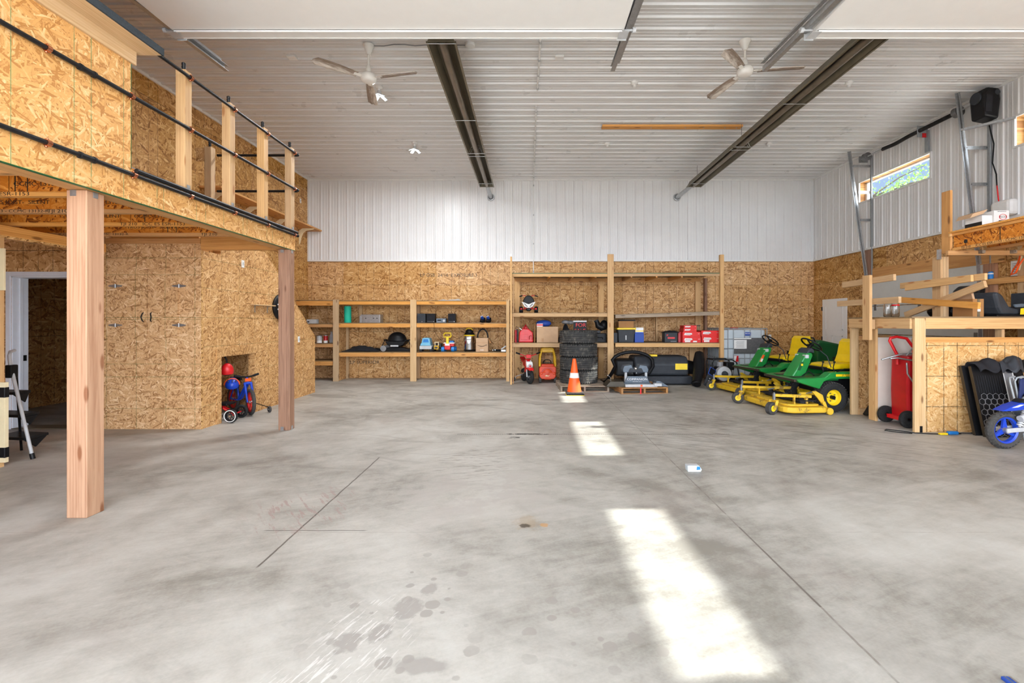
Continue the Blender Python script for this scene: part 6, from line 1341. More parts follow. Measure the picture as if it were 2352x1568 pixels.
# ================================================================== FRONT-DECK MOWERS AND THE GREEN HOPPER
def mower(label, loc, rz, deck, first):
    t = thing('ride_on_mower', label, 'mower', loc, rz, local=True)
    # drive wheels and steering wheels
    for s in (-1, 1):
        T = Matrix.Translation((0, s * .37, .245)) @ axis_m('y')
        b = B(); b.lathe([(.128, -.09), (.15, -.10), (.20, -.112), (.228, -.10), (.243, -.075), (.245, 0), (.243, .075), (.228, .10), (.20, .112), (.15, .10), (.128, .09)], T, 48, closed=True)
        o = b.build('tyre', 'rubber', t, 40)
        b = B()
        for k in range(34):
            for j in (-2, -1, 0, 1, 2):
                a = 2 * PI * (k + .5 * (j % 2)) / 34; M = T @ Matrix.Rotation(a, 4, 'Z') @ Matrix.Translation((.243 - .004 * abs(j), 0, j * .04)) @ Matrix.Rotation(.5 * (-1) ** j, 4, 'X')
                b.box(-.006, .009, -.014, .014, -.012, .012, M)
        b.build('tread', 'rubber_dusty', o)['kind'] = 'stuff'
        b = B(); b.lathe([(.0, -.03), (.05, -.03), (.06, -.02), (.105, -.03), (.118, -.07), (.13, -.085), (.134, -.085), (.134, .085), (.13, .085), (.118, .07), (.105, .03), (.06, .02), (.05, .03), (0, .03)], T, 32)
        r = b.build('rim', 'yellow', t, 40); b = B(); b.cyl((0, s * .40, .245), (0, s * .455, .245), .032, n=16); b.build('hub', 'black', r)
        b = B()
        for k in range(5): a = 2 * PI * k / 5; b.cyl((.065 * math.cos(a), s * .39, .245 + .065 * math.sin(a)), (.065 * math.cos(a), s * .41, .245 + .065 * math.sin(a)), .009, n=8)
        b.each('wheel_bolt', 'galv_dark', r)
        b = B(); b.cyl((-1.12, s * .33, .2), (-1.12, s * .47, .2), .2, n=28); b.build('rear_tyre', 'rubber', t, bev=.03)
    # body
    W_ = .46
    for s in (-1, 1):
        prof = [(.62, .535), (.59, .495), (.24, .385), (.225, .41), (.17, .50), (.06, .545), (-.95, .545), (-.95, .655), (-.02, .655), (.06, .645), (.15, .575), (.56, .55)]
        y0, y1 = (s * (W_ - .16), s * W_); b = B(); b.prism(prof, min(y0, y1), max(y0, y1), 'y'); b.build('side_fender', 'green', t, bev=.014)
        b = B(); b.box(-.95, -.03, s * (W_ + .001) - .001, s * (W_ + .001) + .001, .585, .622); o = b.build('yellow_stripe', 'seat_yellow', t)
        M = Matrix.Translation((-.20, s * (W_ + .0022), .603)) @ Matrix.Rotation(PI if s > 0 else 0, 4, 'Z') @ FACE_CAM
        text('lettering', 'F725', .042, 'ink', M, o, .0005, sx=1.45)
    b = B(); b.prism([(.65, .525), (.60, .49), (-.2, .50), (-.2, .56), (.61, .545)], -.30, .30, 'y'); b.build('foot_platform', 'green', t, bev=.008)
    b = B(); b.box(.61, .65, -.43, .43, .50, .54); b.build('front_bumper', 'bronze_dark', t, bev=.006)
    b = B(); b.box(.12, .55, -.29, -.14, .556, .562); b.box(.12, .55, .14, .29, .556, .562); b.each('rubber_mat', 'bronze_dark', t)
    b = B(); b.prism([(.50, .54), (.27, .54), (.12, .90), (.14, .95), (.23, .945)], -.13, .13, 'y'); col = b.build('steering_column', 'green', t, bev=.02)
    b = B(); b.prism([(.235, .93), (.16, .96), (.10, .94), (.11, 1.0), (.15, 1.03), (.20, 1.0)], -.135, .135, 'y'); b.build('dashboard', 'dark_grey', col, bev=.012)
    for s in (-1, 1): b = B(); b.box(.20, .262, s * .10 - .045, s * .10 + .045, .855, .915); b.build('headlamp', 'light_grey', col, bev=.01)
    b = B(); b.prism([(.40, .66), (.33, .80), (.28, .79), (.35, .65)], .131, .133, 'y'); b.build('warning_label', 'orange' if not first else 'green_dark', col)
    if not first: b = B(); b.prism([(.385, .665), (.355, .725), (.315, .715), (.345, .655)], .1335, .134, 'y'); b.build('white_label', 'white', col)
    else: b = B(); b.box(.30, .335, .1335, .135, .73, .765); b.build('badge', 'yellow', col, bev=.003)
    b = B(); b.cyl((.15, 0, .99), (.07, 0, 1.07), .02, n=12); M = Matrix.Translation((.06, 0, 1.08)) @ Matrix.Rotation(R(-38), 4, 'Y')
    sw = b.build('steering_shaft', 'black', t); b = B(); b.torus((0, 0, 0), .17, .014, 'z', 36, 10); b.lathe([(.035, -.02), (.035, .02), (0, .025)], None, 16)
    for k in range(3): a = 2 * PI * k / 3 + .4; b.tube([(.02 * math.cos(a), .02 * math.sin(a), -.005), (.165 * math.cos(a), .165 * math.sin(a), .0)], .013, 6)
    bmesh.ops.transform(b.bm, matrix=M, verts=b.bm.verts); b.build('steering_wheel', 'black', t, 50)
    # seat
    def cush(u, v, z0): return None
    b = B(); b.prism([(-.06, .70), (-.14, .67), (-.54, .68), (-.64, .72), (-.64, .78), (-.50, .775), (-.20, .77), (-.08, .755)], -.24, .24, 'y'); st = b.build('seat_base', 'seat_yellow', t, bev=.035)
    b = B(); b.prism([(-.50, .76), (-.58, .74), (-.68, .78), (-.73, 1.09), (-.71, 1.17), (-.65, 1.18), (-.60, 1.12), (-.56, .91)], -.23, .23, 'y'); b.build('backrest', 'seat_yellow', t, bev=.045)
    for s in (-1, 1): b = B(); b.box(-.58, -.50, s * .23 - .012, s * .23 + .012, .78, .85); b.build('buckle', 'black', t, bev=.008)
    b = B(); b.box(-.52, 0, -.2, .2, .655, .71); b.prism([(-.05, .66), (-.6, .64), (-.6, .69), (-.08, .70)], -.22, .22, 'y'); b.build('seat_mount', 'black', t, bev=.01)
    b = B(); b.box(-1.35 if first else -.78, -.62, -.38, .38, .40, .82 if first else .6); b.build('engine_hood', 'green', t, bev=.04)
    b = B(); b.box(-.6, .1, -.28, .28, .3, .53); b.box(-1.2, -.5, -.12, .12, .2, .4); b.build('chassis', 'black', t, bev=.01)
    for (x, y) in ((.05, .30), (-.1, .36), (.1, -.3)):
        b = B(); b.tube([(x, y, .60), (x + .04, y, .72), (x + .02, y, .80)], .008, 8); b.ball((x + .02, y, .81), .018, 10); b.build('lever', 'black', t, 60)
    b = B(); b.tube([(.34, .16, .56), (.30, .28, .66), (.20, .27, .58)], .010, 8); b.tube([(-.05, .46, .665), (-.2, .43, .70), (-.55, .43, .70)], .009, 8); b.each('pedal_rod', 'black', t, smooth=60)
    b = B(); b.tube([(.05, .20, .99), (-.0, .30, .9), (-.04, .34, .72)], .008, 8); b.build('cable', 'dark_grey', t, 60)
    # mower deck
    dk = B(); n = 9; out = []
    for (cx, cy, a0) in ((.78, .52, 0), (.78, -.52, -PI / 2), (.34, -.60, -PI), (.34, .60, PI / 2)):
        rr = .17 if cx > .5 else .09
        seq = [a0 + PI / 2 * k / 4 for k in range(5)]
        out.append([(cx + rr * math.cos(a), cy + rr * math.sin(a)) for a in seq])
    poly = out[0] + out[3] + out[2] + out[1]
    dk.prism(poly, .045, .135, 'z'); d = dk.build('deck_shell', deck, t, bev=.022)
    b = B(); b.prism([((x - .55) * .8 + .55, y * .84) for x, y in poly], .135, .165, 'z'); b.build('deck_top', deck, d, bev=.012)
    for y in (-.42, 0, .42): b = B(); b.lathe([(.10, .165), (.10, .2), (.05, .215), (.03, .26), (0, .26)], Matrix.Translation((.52, y, 0)), 22); b.build('spindle', 'black' if y else 'dark_grey', d, 40)
    b = B(); b.prism([(.36, -.55), (.68, -.5), (.70, .1), (.62, .52), (.36, .55)], .2, .222, 'z'); b.build('belt_cover', 'black_soft', d, bev=.006)
    b = B(); b.prism([(.78, -.72), (.36, -.72), (.42, -.80), (.74, -.82)], .05, .11, 'z'); b.build('discharge_flap', 'rubber', d, bev=.01)
    for s in (-1, 1):
        y = s * .50
        b = B(); b.beam((.42, y, .275), (1.04, y, .305), .05, .045); b.beam((.50, y, .275), (.50, y, .14), .05, .04, (1, 0, 0)); b.beam((.70, y, .285), (.70, y, .14), .045, .02, (1, 0, 0)); arm = b.build('caster_arm', deck, t, bev=.006)
        b = B(); b.cyl((1.03, y, .225), (1.03, y, .335), .026, n=14); b.cyl((1.03, y, .335), (1.03, y, .35), .014, n=10); b.build('pivot', 'galv_dark', arm)
        b = B(); M = Matrix.Translation((1.03, y, 0)) @ Matrix.Rotation(R(18 if s > 0 else -20), 4, 'Z'); 
        for q in (-1, 1):
            b.beam(M @ Vector((0, q * .062, .225)), M @ Vector((.06, q * .066, .095)), .012, .045, (1, 0, 0))
        b.beam(M @ Vector((0, -.07, .228)), M @ Vector((0, .07, .228)), .05, .014); b.build('caster_fork', deck, arm, bev=.004)
        T = M @ Matrix.Translation((.06, 0, .1)) @ axis_m('y')
        b = B(); b.lathe([(.045, -.04), (.08, -.05), (.098, -.035), (.10, 0), (.098, .035), (.08, .05), (.045, .04)], T, 28, closed=True); b.build('caster_tyre', 'rubber_dusty', arm, 40)
        b = B(); b.cyl(T @ Vector((0, 0, -.045)), T @ Vector((0, 0, .045)), .05, n=18); b.build('caster_rim', 'yellow', arm, bev=.006)
        b = B(); b.beam((.50, s * .36, .30), (.02, s * .28, .30), .05, .05); b.prism([(.34, .27), (.42, .36), (.36, .37), (.24, .30), (.20, .15), (.24, .14)], s * .52 - .012, s * .52 + .012, 'y'); b.build('lift_arm', deck, t, bev=.005)
        b = B(); b.cyl((.20, s * .62 - .03, .06), (.20, s * .62 + .03, .06), .055, n=20); ro = b.build('gauge_roller', deck, t, bev=.008); b = B(); b.beam((.20, s * .575, .05), (.26, s * .575, .20), .012, .05, (1, 0, 0)); b.build('roller_bracket', deck, ro, bev=.003)
    b = B(); b.cyl((.62, .36, .27), (.25, .36, .33), .012, n=10); b.cyl((.62, -.36, .27), (.25, -.36, .33), .012, n=10); b.each('lift_rod', 'galv', t)
    b = B(); b.prism([(.56, .30), (.62, .30), (.66, .40), (.60, .42)], .52, .56, 'z'); b.bm.free()
    return t
mower('green ride-on mower with worn yellow deck, parked against the timber bench corner', (4.87, 8.0, 0), PI + R(4), 'deck_worn', True)
M2 = mower('green ride-on mower with cleaner yellow deck and dark grass hopper, near the caged tank', (5.05, 9.72, 0), PI + R(9), 'deck_yellow', False)
t = M2
b = B(); b.prism([(-.72, .42), (-1.55, .42), (-1.6, .85), (-1.4, .98), (-.80, 1.10), (-.70, 1.06)], -.40, .40, 'y'); gh = b.build('grass_hopper', 'green_dark', t, bev=.04)
for k, (w, z) in enumerate(((.14, .665), (.16, .625), (.10, .585))):
    b = B(); b.box(-.80 - w, -.80, .4005, .402, z, z + .02); b.build('print_line', 'yellow', gh)
text('lettering', 'POWER FLOW', .06, 'yellow', Matrix.Translation((-1.0, .402, .52)) @ Matrix.Rotation(PI, 4, 'Z') @ FACE_CAM, gh, .0005)
b = B(); b.tube([(-.72, -.3, 1.06), (-.69, -.3, 1.14), (-.69, .3, 1.14), (-.72, .3, 1.06)], .016, 8); b.build('hopper_handle', 'black', gh, 60)
# ================================================================== RIGHT SIDE: BENCH, LUMBER RACK, LOFT SHELF
t = thing('timber_bench', 'tall timber bench with pale strand board front at the photo edge', 'bench', (6.2, 6.8, 0))
BT = 1.517
B().box(5.10, 5.245, 6.20, 6.24, 0, BT - .002).build('corner_post', 'pine_pale', t, bev=.003)
B().box(5.085, 5.20, 7.40, 7.44, 0, 1.37).build('post', 'pine_pale', t, bev=.003)
B().box(5.11, 5.148, 6.92, 7.06, 0, 1.37).build('post', 'pine', t, bev=.003)
B().box(5.25, 7.33, 6.205, 6.245, 1.372, BT).build('front_beam', 'pine', t, bev=.003)
B().box(5.07, 5.108, 6.245, 7.44, 1.372, BT).build('side_beam', 'pine', t, bev=.003)
B().box(5.06, 7.34, 6.20, 7.46, BT, BT + .018, tex='xy').build('top', 'shelf_board', t)
B().box(5.25, 7.33, 6.23, 6.245, .0, 1.19, tex='xz').build('front_panel', 'osb_bench', t)
B().box(5.25, 7.33, 6.225, 6.265, 1.19, 1.26).build('panel_cap', 'pine_warm', t, bev=.002)
B().box(5.15, 5.66, 6.935, 6.95, 0, 1.235).build('white_panel', 'drywall', t)
B().box(5.2, 7.2, 7.425, 7.44, .0, 1.2, tex='xz').build('rear_panel', 'osb_plain', t)
B().box(5.2, 5.6, 7.38, 7.42, 0, .10).build('floor_plate', 'pine', t, bev=.002); B().box(5.205, 5.7, 7.39, 7.42, 1.17, 1.26).build('stub_rail', 'pine_warm', t, bev=.002)
b = B(); b.box(5.165, 5.20, 6.196, 6.20, .0, .085); b.build('bracket', 'black', t)
for x in (6.3, 7.28): B().box(x, x + .04, 6.25, 6.34, 0, BT - .15).build('stud', 'pine', t)
# lumber rack: studs, arms, braces
t = thing('lumber_rack', 'short upright stud with two lumber arms fixed to the bench side', 'rack', (5.0, 6.9, 1.2))
B().box(4.955, 4.998, 6.83, 6.975, 1.2, 2.15).build('stud', 'pine', t, bev=.003)
B().beam((5.02, 7.5, 2.055), (5.03, 6.45, 2.08), .04, .088).build('arm', 'pine', t, bev=.003)
B().beam((5.02, 7.62, 1.76), (5.03, 6.36, 1.765), .04, .088).build('arm', 'pine', t, bev=.003)
b = B(); b.box(4.998, 5.06, 6.86, 6.96, 1.36, 1.5); b.build('fixing_block', 'pine', t)
t = thing('lumber_rack', 'tall built-up post with crossed lumber arms standing on the bench', 'rack', (5.95, 6.75, BT + .018)); zb = BT + .018
for k in range(3): B().box(5.88 + .04 * k, 5.918 + .04 * k, 6.70, 6.84, zb, 2.40).build('post_ply', ('pine', 'pine_pale', 'pine')[k], t, bev=.002)
b = B(); b.beam((5.83, 7.35, 2.03), (5.83, 5.98, 2.045), .038, .088); b.build('arm', 'pine', t, bev=.003)
b = B(); b.beam((5.785, 7.2, 1.99), (5.785, 6.12, 2.035), .038, .088); b.build('arm', 'pine', t, bev=.003)
b = B(); b.beam((5.83, 7.35, 1.81), (5.83, 6.07, 1.675), .038, .088); b.build('arm', 'pine_warm', t, bev=.003)
b = B(); b.beam((5.86, 7.3, 1.57), (5.86, 6.02, 1.955), .04, .09); b.build('brace', 'pine', t, bev=.003)
B().box(5.945, 5.98, 6.62, 6.76, 2.44, 3.33).build('upright_board', 'pine_warm', t, bev=.002)
b = B(); b.box(5.84, 5.875, 6.68, 6.72, 2.36, 2.50); b.build('strap', 'galv', t)
# loft shelf over the bench
t = thing('loft_shelf', 'strand board joist shelf on an orange beam above the bench, by the wall', 'shelf', (6.6, 5.6, 2.46))
B().box(5.86, XR - .13, 6.555, 6.60, 2.40, 2.465).build('beam', 'pine_warm', t, bev=.002)
for i, x in enumerate((5.985, 6.45, 6.95, 7.32)):
    b = B(); b.box(x - .006, x + .006, 3.6, 6.60, 2.505, 2.675, tex='yz'); b.build('joist_web', 'osb_joist', t)
    b = B(); b.box(x - .03, x + .03, 3.6, 6.60, 2.467, 2.505); b.box(x - .03, x + .03, 3.6, 6.60, 2.675, 2.71); b.build('joist_flange', 'pine_warm', t)
MX = Matrix(((0, 0, -1, 0), (-1, 0, 0, 0), (0, 1, 0, 0), (0, 0, 0, 1)))       # lettering that faces -X
text('print_mark', 'TJI 210     ICC ES ESR-1153 - CCMC 13132-R', .045, 'ink', Matrix.Translation((5.9545, 6.0, 2.486)) @ MX, t, .0005, sx=1.1)
B().box(5.9775, 5.979, 5.945, 5.955, 2.51, 2.67).build('print_mark', 'ink', t)
b = B(); b.cyl((5.9775, 6.42, 2.57), (5.979, 6.42, 2.57), .028, n=9); b.build('knot_stain', 'ink', t)
B().box(5.92, XR - .12, 3.6, 6.62, 2.711, 2.735, tex='xy').build('deck', 'pine_warm', t)
for x in (6.28, 6.72): B().box(x, x + .05, 6.50, 6.553, 2.42, 2.465).build('block', 'grey_wood', t)
b = B(); b.box(5.92, XR - .12, 6.60, 6.62, 2.67, 2.711); b.build('edge_board', 'pine', t)
zd = 2.736
t = thing('white_carton', 'white carton with red oval emblem, open brown flap, on the loft shelf', 'box', (6.2, 6.3, zd))
b = B(); b.box(6.13, 6.33, 6.18, 6.42, zd, zd + .20); b.build('body', 'paper', t, bev=.002)
b = B(); b.box(5.99, 6.125, 6.20, 6.44, zd, zd + .14); b.build('second_body', 'paper', t, bev=.002); b = B(); b.box(5.985, 5.99, 6.2, 6.44, zd, zd + .06); b.build('dark_base', 'ink', t)
b = B(); b.prism([(5.82, zd + .10), (6.0, zd + .16), (6.06, zd + .22), (5.86, zd + .16)], 6.19, 6.4, 'y'); b.build('flap', 'carton', t, bev=.002)
yl = 6.178
o = B().box(6.19, 6.27, yl - .001, yl + .001, zd + .0, zd + .07).build('dark_panel', 'dark_grey', t)
b = B(); b.lathe([(.045, -.001), (.052, -.001), (.052, .001), (.045, .001)], Matrix.Translation((6.245, yl - .001, zd + .115)) @ axis_m('y'), 28, sx=1.0, sy=.72, closed=True); b.build('emblem_ring', 'red', t)
text('lettering', 'ELCO', .036, 'ink', TM((6.245, yl, zd + .115)), t, .0005); text('lettering', 'LAMPS AND BALLASTS', .012, 'ink', TM((6.23, yl, zd + .185)), t, .0005)
t = thing('junction_box', 'rounded white plastic housing on the steel wall above the loft shelf', 'box', (7.33, 7.22, 3.05)); b = B(); b.box(7.24, 7.395, 7.06, 7.38, 3.09, 3.34); b.build('housing', 'white', t, bev=.05); B().box(7.236, 7.24, 7.1, 7.2, 3.14, 3.15).build('slot', 'dark_grey', t)
b = B(); b.tube([(7.36, 7.5, 4.62), (7.385, 7.45, 4.3), (7.385, 7.47, 4.0), (7.385, 7.41, 3.8), (7.385, 7.40, 3.62)], .009, 8); o = b.build('power_lead', 'black', None, 60); tag(o, 'black cord with red lower half hanging down the steel wall below the opener', 'cord')
b = B(); b.tube([(7.385, 7.40, 3.62), (7.388, 7.38, 3.4), (7.388, 7.36, 3.3)], .009, 8); b.build('red_section', 'red', o, 60)
# door tracks, shaft, spring, opener of the closed door
def vtrack(label, y, xt, xb, zs):
    t = thing('door_track', label, 'track', (7.3, y, 0))
    b = B(); p0, p1 = Vector((xt, y, ZC - .03)), Vector((xb, y, 2.4)); b.beam(p0, p1, .06, .006, (0, 1, 0)); d = (p1 - p0).normalized()
    for s in (-1, 1): b.beam(p0 + Vector((0, s * .028, 0)), p1 + Vector((0, s * .028, 0)), .03, .004, (0, 1, 0)) if False else b.beam(p0 + Vector((.014, s * .03, 0)), p1 + Vector((.014, s * .03, 0)), .028, .004, (0, 1, 0))
    b.beam(p1, (7.345, y, .05), .06, .006, (0, 1, 0)); b.build('rail', 'galv', t)
    b = B(); b.box(7.37, 7.398, y - .10, y - .094, .06, 5.06); b.box(7.394, 7.40, y - .10, y - .03, 2.63, 5.06); b.build('wall_angle', 'zinc', t)
    for z in zs:
        q = p0.lerp(p1, (p0.z - z) / (p0.z - p1.z)); b = B(); b.box(q.x, 7.40, y - .035, y - .031, z - .028, z + .028); b.build('brace', 'galv', t)
        for x in (q.x + .02, 7.385): b = B(); b.cyl((x, y - .04, z), (x, y - .03, z), .009, n=8); b.build('bolt', 'galv_dark', t)
    return t
vtrack('slanted galvanized door track beside the white window strip nearer the rear wall', 10.2, 6.95, 7.33, (4.85, 3.68))
t = vtrack('slanted galvanized door track below the black opener', 7.6, 6.93, 7.28, (4.28, 3.69))
b = B(); b.beam((6.99, 7.6, 4.56), (7.395, 7.12, 4.56), .05, .004); b.beam((6.99, 7.6, 4.58), (7.395, 7.12, 4.58), .004, .04); b.build('perforated_angle', 'galv', t)
tag(B().box(7.12, 7.40, 10.14, 10.16, 4.24, 4.31).build('white_bracket', 'white', bev=.002), 'short bright white bracket across the corner of the window', 'bracket')
t = thing('torsion_shaft', 'torsion shaft with long black spring under the ceiling edge above the window', 'shaft', (7.25, 8.9, 5.0)); sx, sz = 7.25, 5.02
b = B(); b.cyl((sx, 7.565, sz), (sx, 10.3, sz), .0135, n=12); b.build('rod', 'galv', t, 60)
b = B(); b.tube([(sx, 7.98, sz), (sx, 8.65, sz), (sx, 8.72, sz), (sx, 8.8, sz), (sx, 9.25, sz - .02), (sx, 9.62, sz - .012)], [.032, .032, .04, .032, .032, .032], 14); o = b.build('spring', 'black_iron', t, 60)
b = B()
for k in range(62): b.torus((sx, 8.0 + 1.6 * k / 61, sz - (.02 * math.exp(-((8.0 + 1.6 * k / 61 - 9.3) / .25) ** 2))), .031, .006, 'y', 14, 6)
b.build('spring_coils', 'black_iron', t, 60)['kind'] = 'stuff'
for y in (7.93, 10.08): b = B(); b.lathe([(.05, -.05), (.085, -.045), (.075, 0), (.085, .045), (.05, .05)], Matrix.Translation((sx, y, sz)) @ axis_m('y'), 24); b.build('drum', 'galv_dark', t, 40)
b = B(); b.box(sx - .05, 7.396, 8.70, 8.706, sz - .12, sz + .09); b.box(7.37, 7.396, 8.66, 8.74, 4.62, sz); b.build('centre_bracket', 'zinc', t)
B().box(sx + .04, sx + .11, 8.688, 8.695, sz - .13, sz - .05).build('tag', 'red', t)
for y in (7.62, 10.24): b = B(); b.box(sx - .05, 7.396, y, y + .006, sz - .07, sz + .07); b.build('end_bracket', 'galv', t)
t = thing('door_opener', 'black garage door opener housing high on the steel wall', 'opener', (7.25, 7.55, 4.62))
b = B(); b.prism([(7.10, 4.68), (7.32, 4.64), (7.355, 4.95), (7.34, 5.12), (7.14, 5.14), (7.07, 5.03)], 7.30, 7.54, 'y'); b.build('housing', 'black', t, bev=.03)
b = B(); b.cyl((7.09, 7.42, 5.0), (7.055, 7.42, 5.0), .09, n=22); b.cyl((7.29, 7.29, 5.05), (7.29, 7.30, 5.05), .04, n=20); b.each('gear_cover', 'dark_grey', t, smooth=40); b = B(); b.prism([(7.10, 4.75), (7.2, 4.74), (7.22, 5.0), (7.12, 5.02)], 7.292, 7.30, 'y'); b.build('panel', 'black_soft', t, bev=.003)
# things on the bench
zb = BT + .0185
for k, (x, lab) in enumerate(((5.26, 'clear glass jug on the bench, the one closer to the lumber stud'), (5.372, 'clear glass jug on the bench, the one with red print on the shoulder'))):
    t = thing('glass_jug', lab, 'jug', (x, 6.88, zb)); M = Matrix.Translation((x, 6.88, zb))
    b = B(); b.lathe([(0, .004), (.045, .004), (.051, .012), (.052, .16), (.046, .2), (.022, .235), (.017, .24), (.017, .262), (.013, .262), (.013, .24), (.018, .232), (.042, .197), (.048, .16), (.047, .014), (.04, .008), (0, .008)], M, 28); b.build('body', 'glass', t, 50)
    b = B(); b.lathe([(.0185, .245), (.0195, .25), (.0195, .268), (0, .27)], M, 18); b.build('cap', 'white', t, 40)
    if k: b = B(); b.lathe([(.0485, .185), (.0535, .17), (.053, .166), (.0480, .181)], M, 28, closed=True); b.build('red_print', 'red', t)
t = thing('carton', 'brown carton with tape strip and white sticker on the bench behind the lumber arm', 'box', (6.0, 6.55, zb))
b = B(); b.box(5.98, 6.13, 6.32, 6.36, zb, zb + .24); b.box(5.98, 6.13, 6.36, 6.62, zb, zb + .24); b.build('body', 'carton_dark', t); B().box(6.04, 6.075, 6.317, 6.32, zb, zb + .24).build('tape', 'bronze', t); B().box(6.04, 6.08, 6.313, 6.317, zb + .07, zb + .13).build('sticker', 'paper', t)
b = B(); b.prism([(5.99, zb + .24), (6.02, zb + .24), (6.0, zb + .32), (5.97, zb + .31)], 6.33, 6.6, 'y'); b.build('flap', 'carton', t)
def car_seat(label, x, y, rz, dz=0., m='dark_grey'):
    t = thing('child_seat', label, 'child seat', (x, y, zb + dz), rz, local=True)
    b = B(); b.prism([(-.22, .0), (.20, .0), (.26, .08), (.24, .16), (.05, .13), (-.08, .17), (-.2, .42), (-.30, .50), (-.34, .44), (-.28, .15)], -.2, .2, 'y'); b.build('shell', m, t, bev=.04)
    b = B(); b.prism([(-.02, .15), (.2, .17), (.24, .22), (.1, .24), (-.05, .22)], -.235, -.2, 'y'); b.prism([(-.02, .15), (.2, .17), (.24, .22), (.1, .24), (-.05, .22)], .2, .235, 'y'); b.each('armrest', 'slate', t, bev=.015)
    b = B(); b.box(-.06, .22, -.16, .16, .13, .17); b.build('cushion', 'black_soft', t, bev=.02)
    b = B(); b.prism([(.04, .0), (.12, .0), (.10, .14), (.05, .13)], -.238, -.234, 'y'); b.build('trim_stripe', 'yellow', t)
    return t
car_seat('grey and black child car seat on the bench with yellow trim stripe', 6.51, 6.52, R(12), .029).scale = (1, 1, .62)
car_seat('darker child car seat further back on the bench, behind the crossed arms', 6.42, 7.1, R(185), m='black')
t = thing('speaker', 'black loudspeaker box on the bench at the photo edge', 'speaker', (6.7, 6.45, zb)); B().box(6.80, 6.94, 6.34, 6.62, zb + .029, zb + .33).build('body', 'dark_grey', t, bev=.01); B().box(6.815, 6.925, 6.335, 6.34, zb + .05, zb + .30).build('grille', 'black', t, bev=.004)
tag(B().box(6.27, 6.95, 6.28, 6.75, zb, zb + .028).build('tray', 'black', bev=.008), 'flat black tray lying on the bench under the loudspeaker', 'tray')
t = thing('spray_can', 'small blue can standing on the wall board behind the lumber arms', 'can', (7.31, 7.5, 2.15)); b = B(); b.lathe([(.035, .0), (.035, .1), (.025, .115), (0, .115)], Matrix.Translation((7.335, 7.45, 2.151)), 20); b.build('body', 'toy_blue', t, 40); b = B(); b.lathe([(.036, .07), (.036, .092), (.02, .093)], Matrix.Translation((7.335, 7.45, 2.151)), 20); b.build('white_band', 'white', t)
t = thing('wall_notice', 'white printed sheet on the wall behind the orange cord', 'notice', (7.42, 7.2, 2.2)); B().box(XR - .012, XR - .004, 7.10, 7.22, 2.17, 2.40).build('sheet', 'paper', t); b = B()
for k in range(6): b.box(XR - .0135, XR - .012, 7.115, 7.20, 2.20 + .03 * k, 2.208 + .03 * k)
b.build('print_lines', 'mid_grey', t)
b = B(); b.tube([(7.26, 6.93, 2.44), (7.3, 7.0, 2.34), (7.28, 7.05, 2.25), (7.3, 7.1, 2.18), (7.27, 7.0, 2.2), (7.26, 6.95, 2.3), (7.28, 6.9, 2.4)], .012, 8); o = b.build('hanging_extension_lead', 'orange', None, 60); tag(o, 'bundled orange extension cord hanging under the loft shelf', 'cord'); b = B(); b.tube([(7.27, 6.92, 2.44), (7.29, 6.95, 2.33), (7.31, 6.99, 2.24)], .01, 8); b.build('white_tail', 'cream', o, 60)
# red waste oil drainer and black tray inside the bench
t = thing('oil_drainer', 'red wheeled oil drain tank with looped handle and grey hose in the bench opening', 'drainer', (5.42, 6.7, 0))
b = B(); b.prism([(5.26, .09), (5.62, .09), (5.62, .99), (5.26, .99), (5.245, .5)], 6.5, 6.82, 'y'); b.build('tank', 'red_deep', t, bev=.03)
b = B(); b.tube([(5.23, 6.66, .86), (5.225, 6.66, 1.0), (5.12, 6.66, 1.2), (5.13, 6.66, 1.235), (5.22, 6.66, 1.255), (5.36, 6.66, 1.23), (5.46, 6.66, 1.1), (5.46, 6.66, .98)], .02, 12); b.build('handle', 'red', t, 60)
for y in (6.46, 6.86): b = B(); b.lathe([(.03, -.025), (.09, -.03), (.118, -.02), (.12, 0), (.118, .02), (.09, .03), (.03, .025)], Matrix.Translation((5.22, y, .12)) @ axis_m('y'), 28, closed=True); o = b.build('wheel', 'rubber', t, 40); b = B(); b.cyl((5.22, y - .02, .12), (5.22, y + .02, .12), .055, n=16); b.build('hub', 'black', o)
b = B(); b.tube([(5.22, 6.44, .12), (5.22, 6.88, .12)], .012, 8); b.box(5.2, 5.3, 6.5, 6.82, .08, .13); b.build('axle', 'red', t)
b = B(); b.tube([(4.90 + .0, 6.52, .94), (5.02, 6.5, .98), (5.15, 6.48, 1.02), (5.3, 6.46, 1.03), (5.42, 6.46, .98), (5.3, 6.47, .93), (5.1, 6.5, .965), (5.02, 6.52, .955)], .011, 8); b.tube([(5.2, 6.46, 1.0), (5.3, 6.46, 1.12), (5.42, 6.46, 1.2)], .010, 8); b.tube([(5.21, 6.47, .9), (5.22, 6.47, .75), (5.3, 6.47, .63), (5.42, 6.47, .6)], .011, 8); b.build('hose', 'galv', t, 60)
t = thing('tool_tray', 'black plastic tray with green inside leaning in the bench gap by the mower', 'tray', (5.3, 7.3, 0)); M = Matrix.Translation((5.36, 7.17, .245)) @ Euler((R(-6), R(38), 0)).to_matrix().to_4x4()
b = B(); b.box(-.02, .02, -.14, .14, -.27, .27, M); b.build('body', 'black', t, bev=.01); b = B(); b.box(.021, .03, -.1, .1, -.2, .1, M); b.build('liner', 'green_dark', t)
b = B(); b.tube([(5.0, 6.12, .006), (4.83, 6.22, .006), (4.78, 6.3, .006), (4.84, 6.36, .006), (4.97, 6.26, .006), (5.06, 6.15, .006), (5.2, 6.11, .006), (5.45, 6.08, .006), (5.62, 6.1, .008)], .006, 8); o = b.build('extension_lead', 'black', None, 60); tag(o, 'black cord with blue and yellow plugs on the floor before the bench', 'cord')
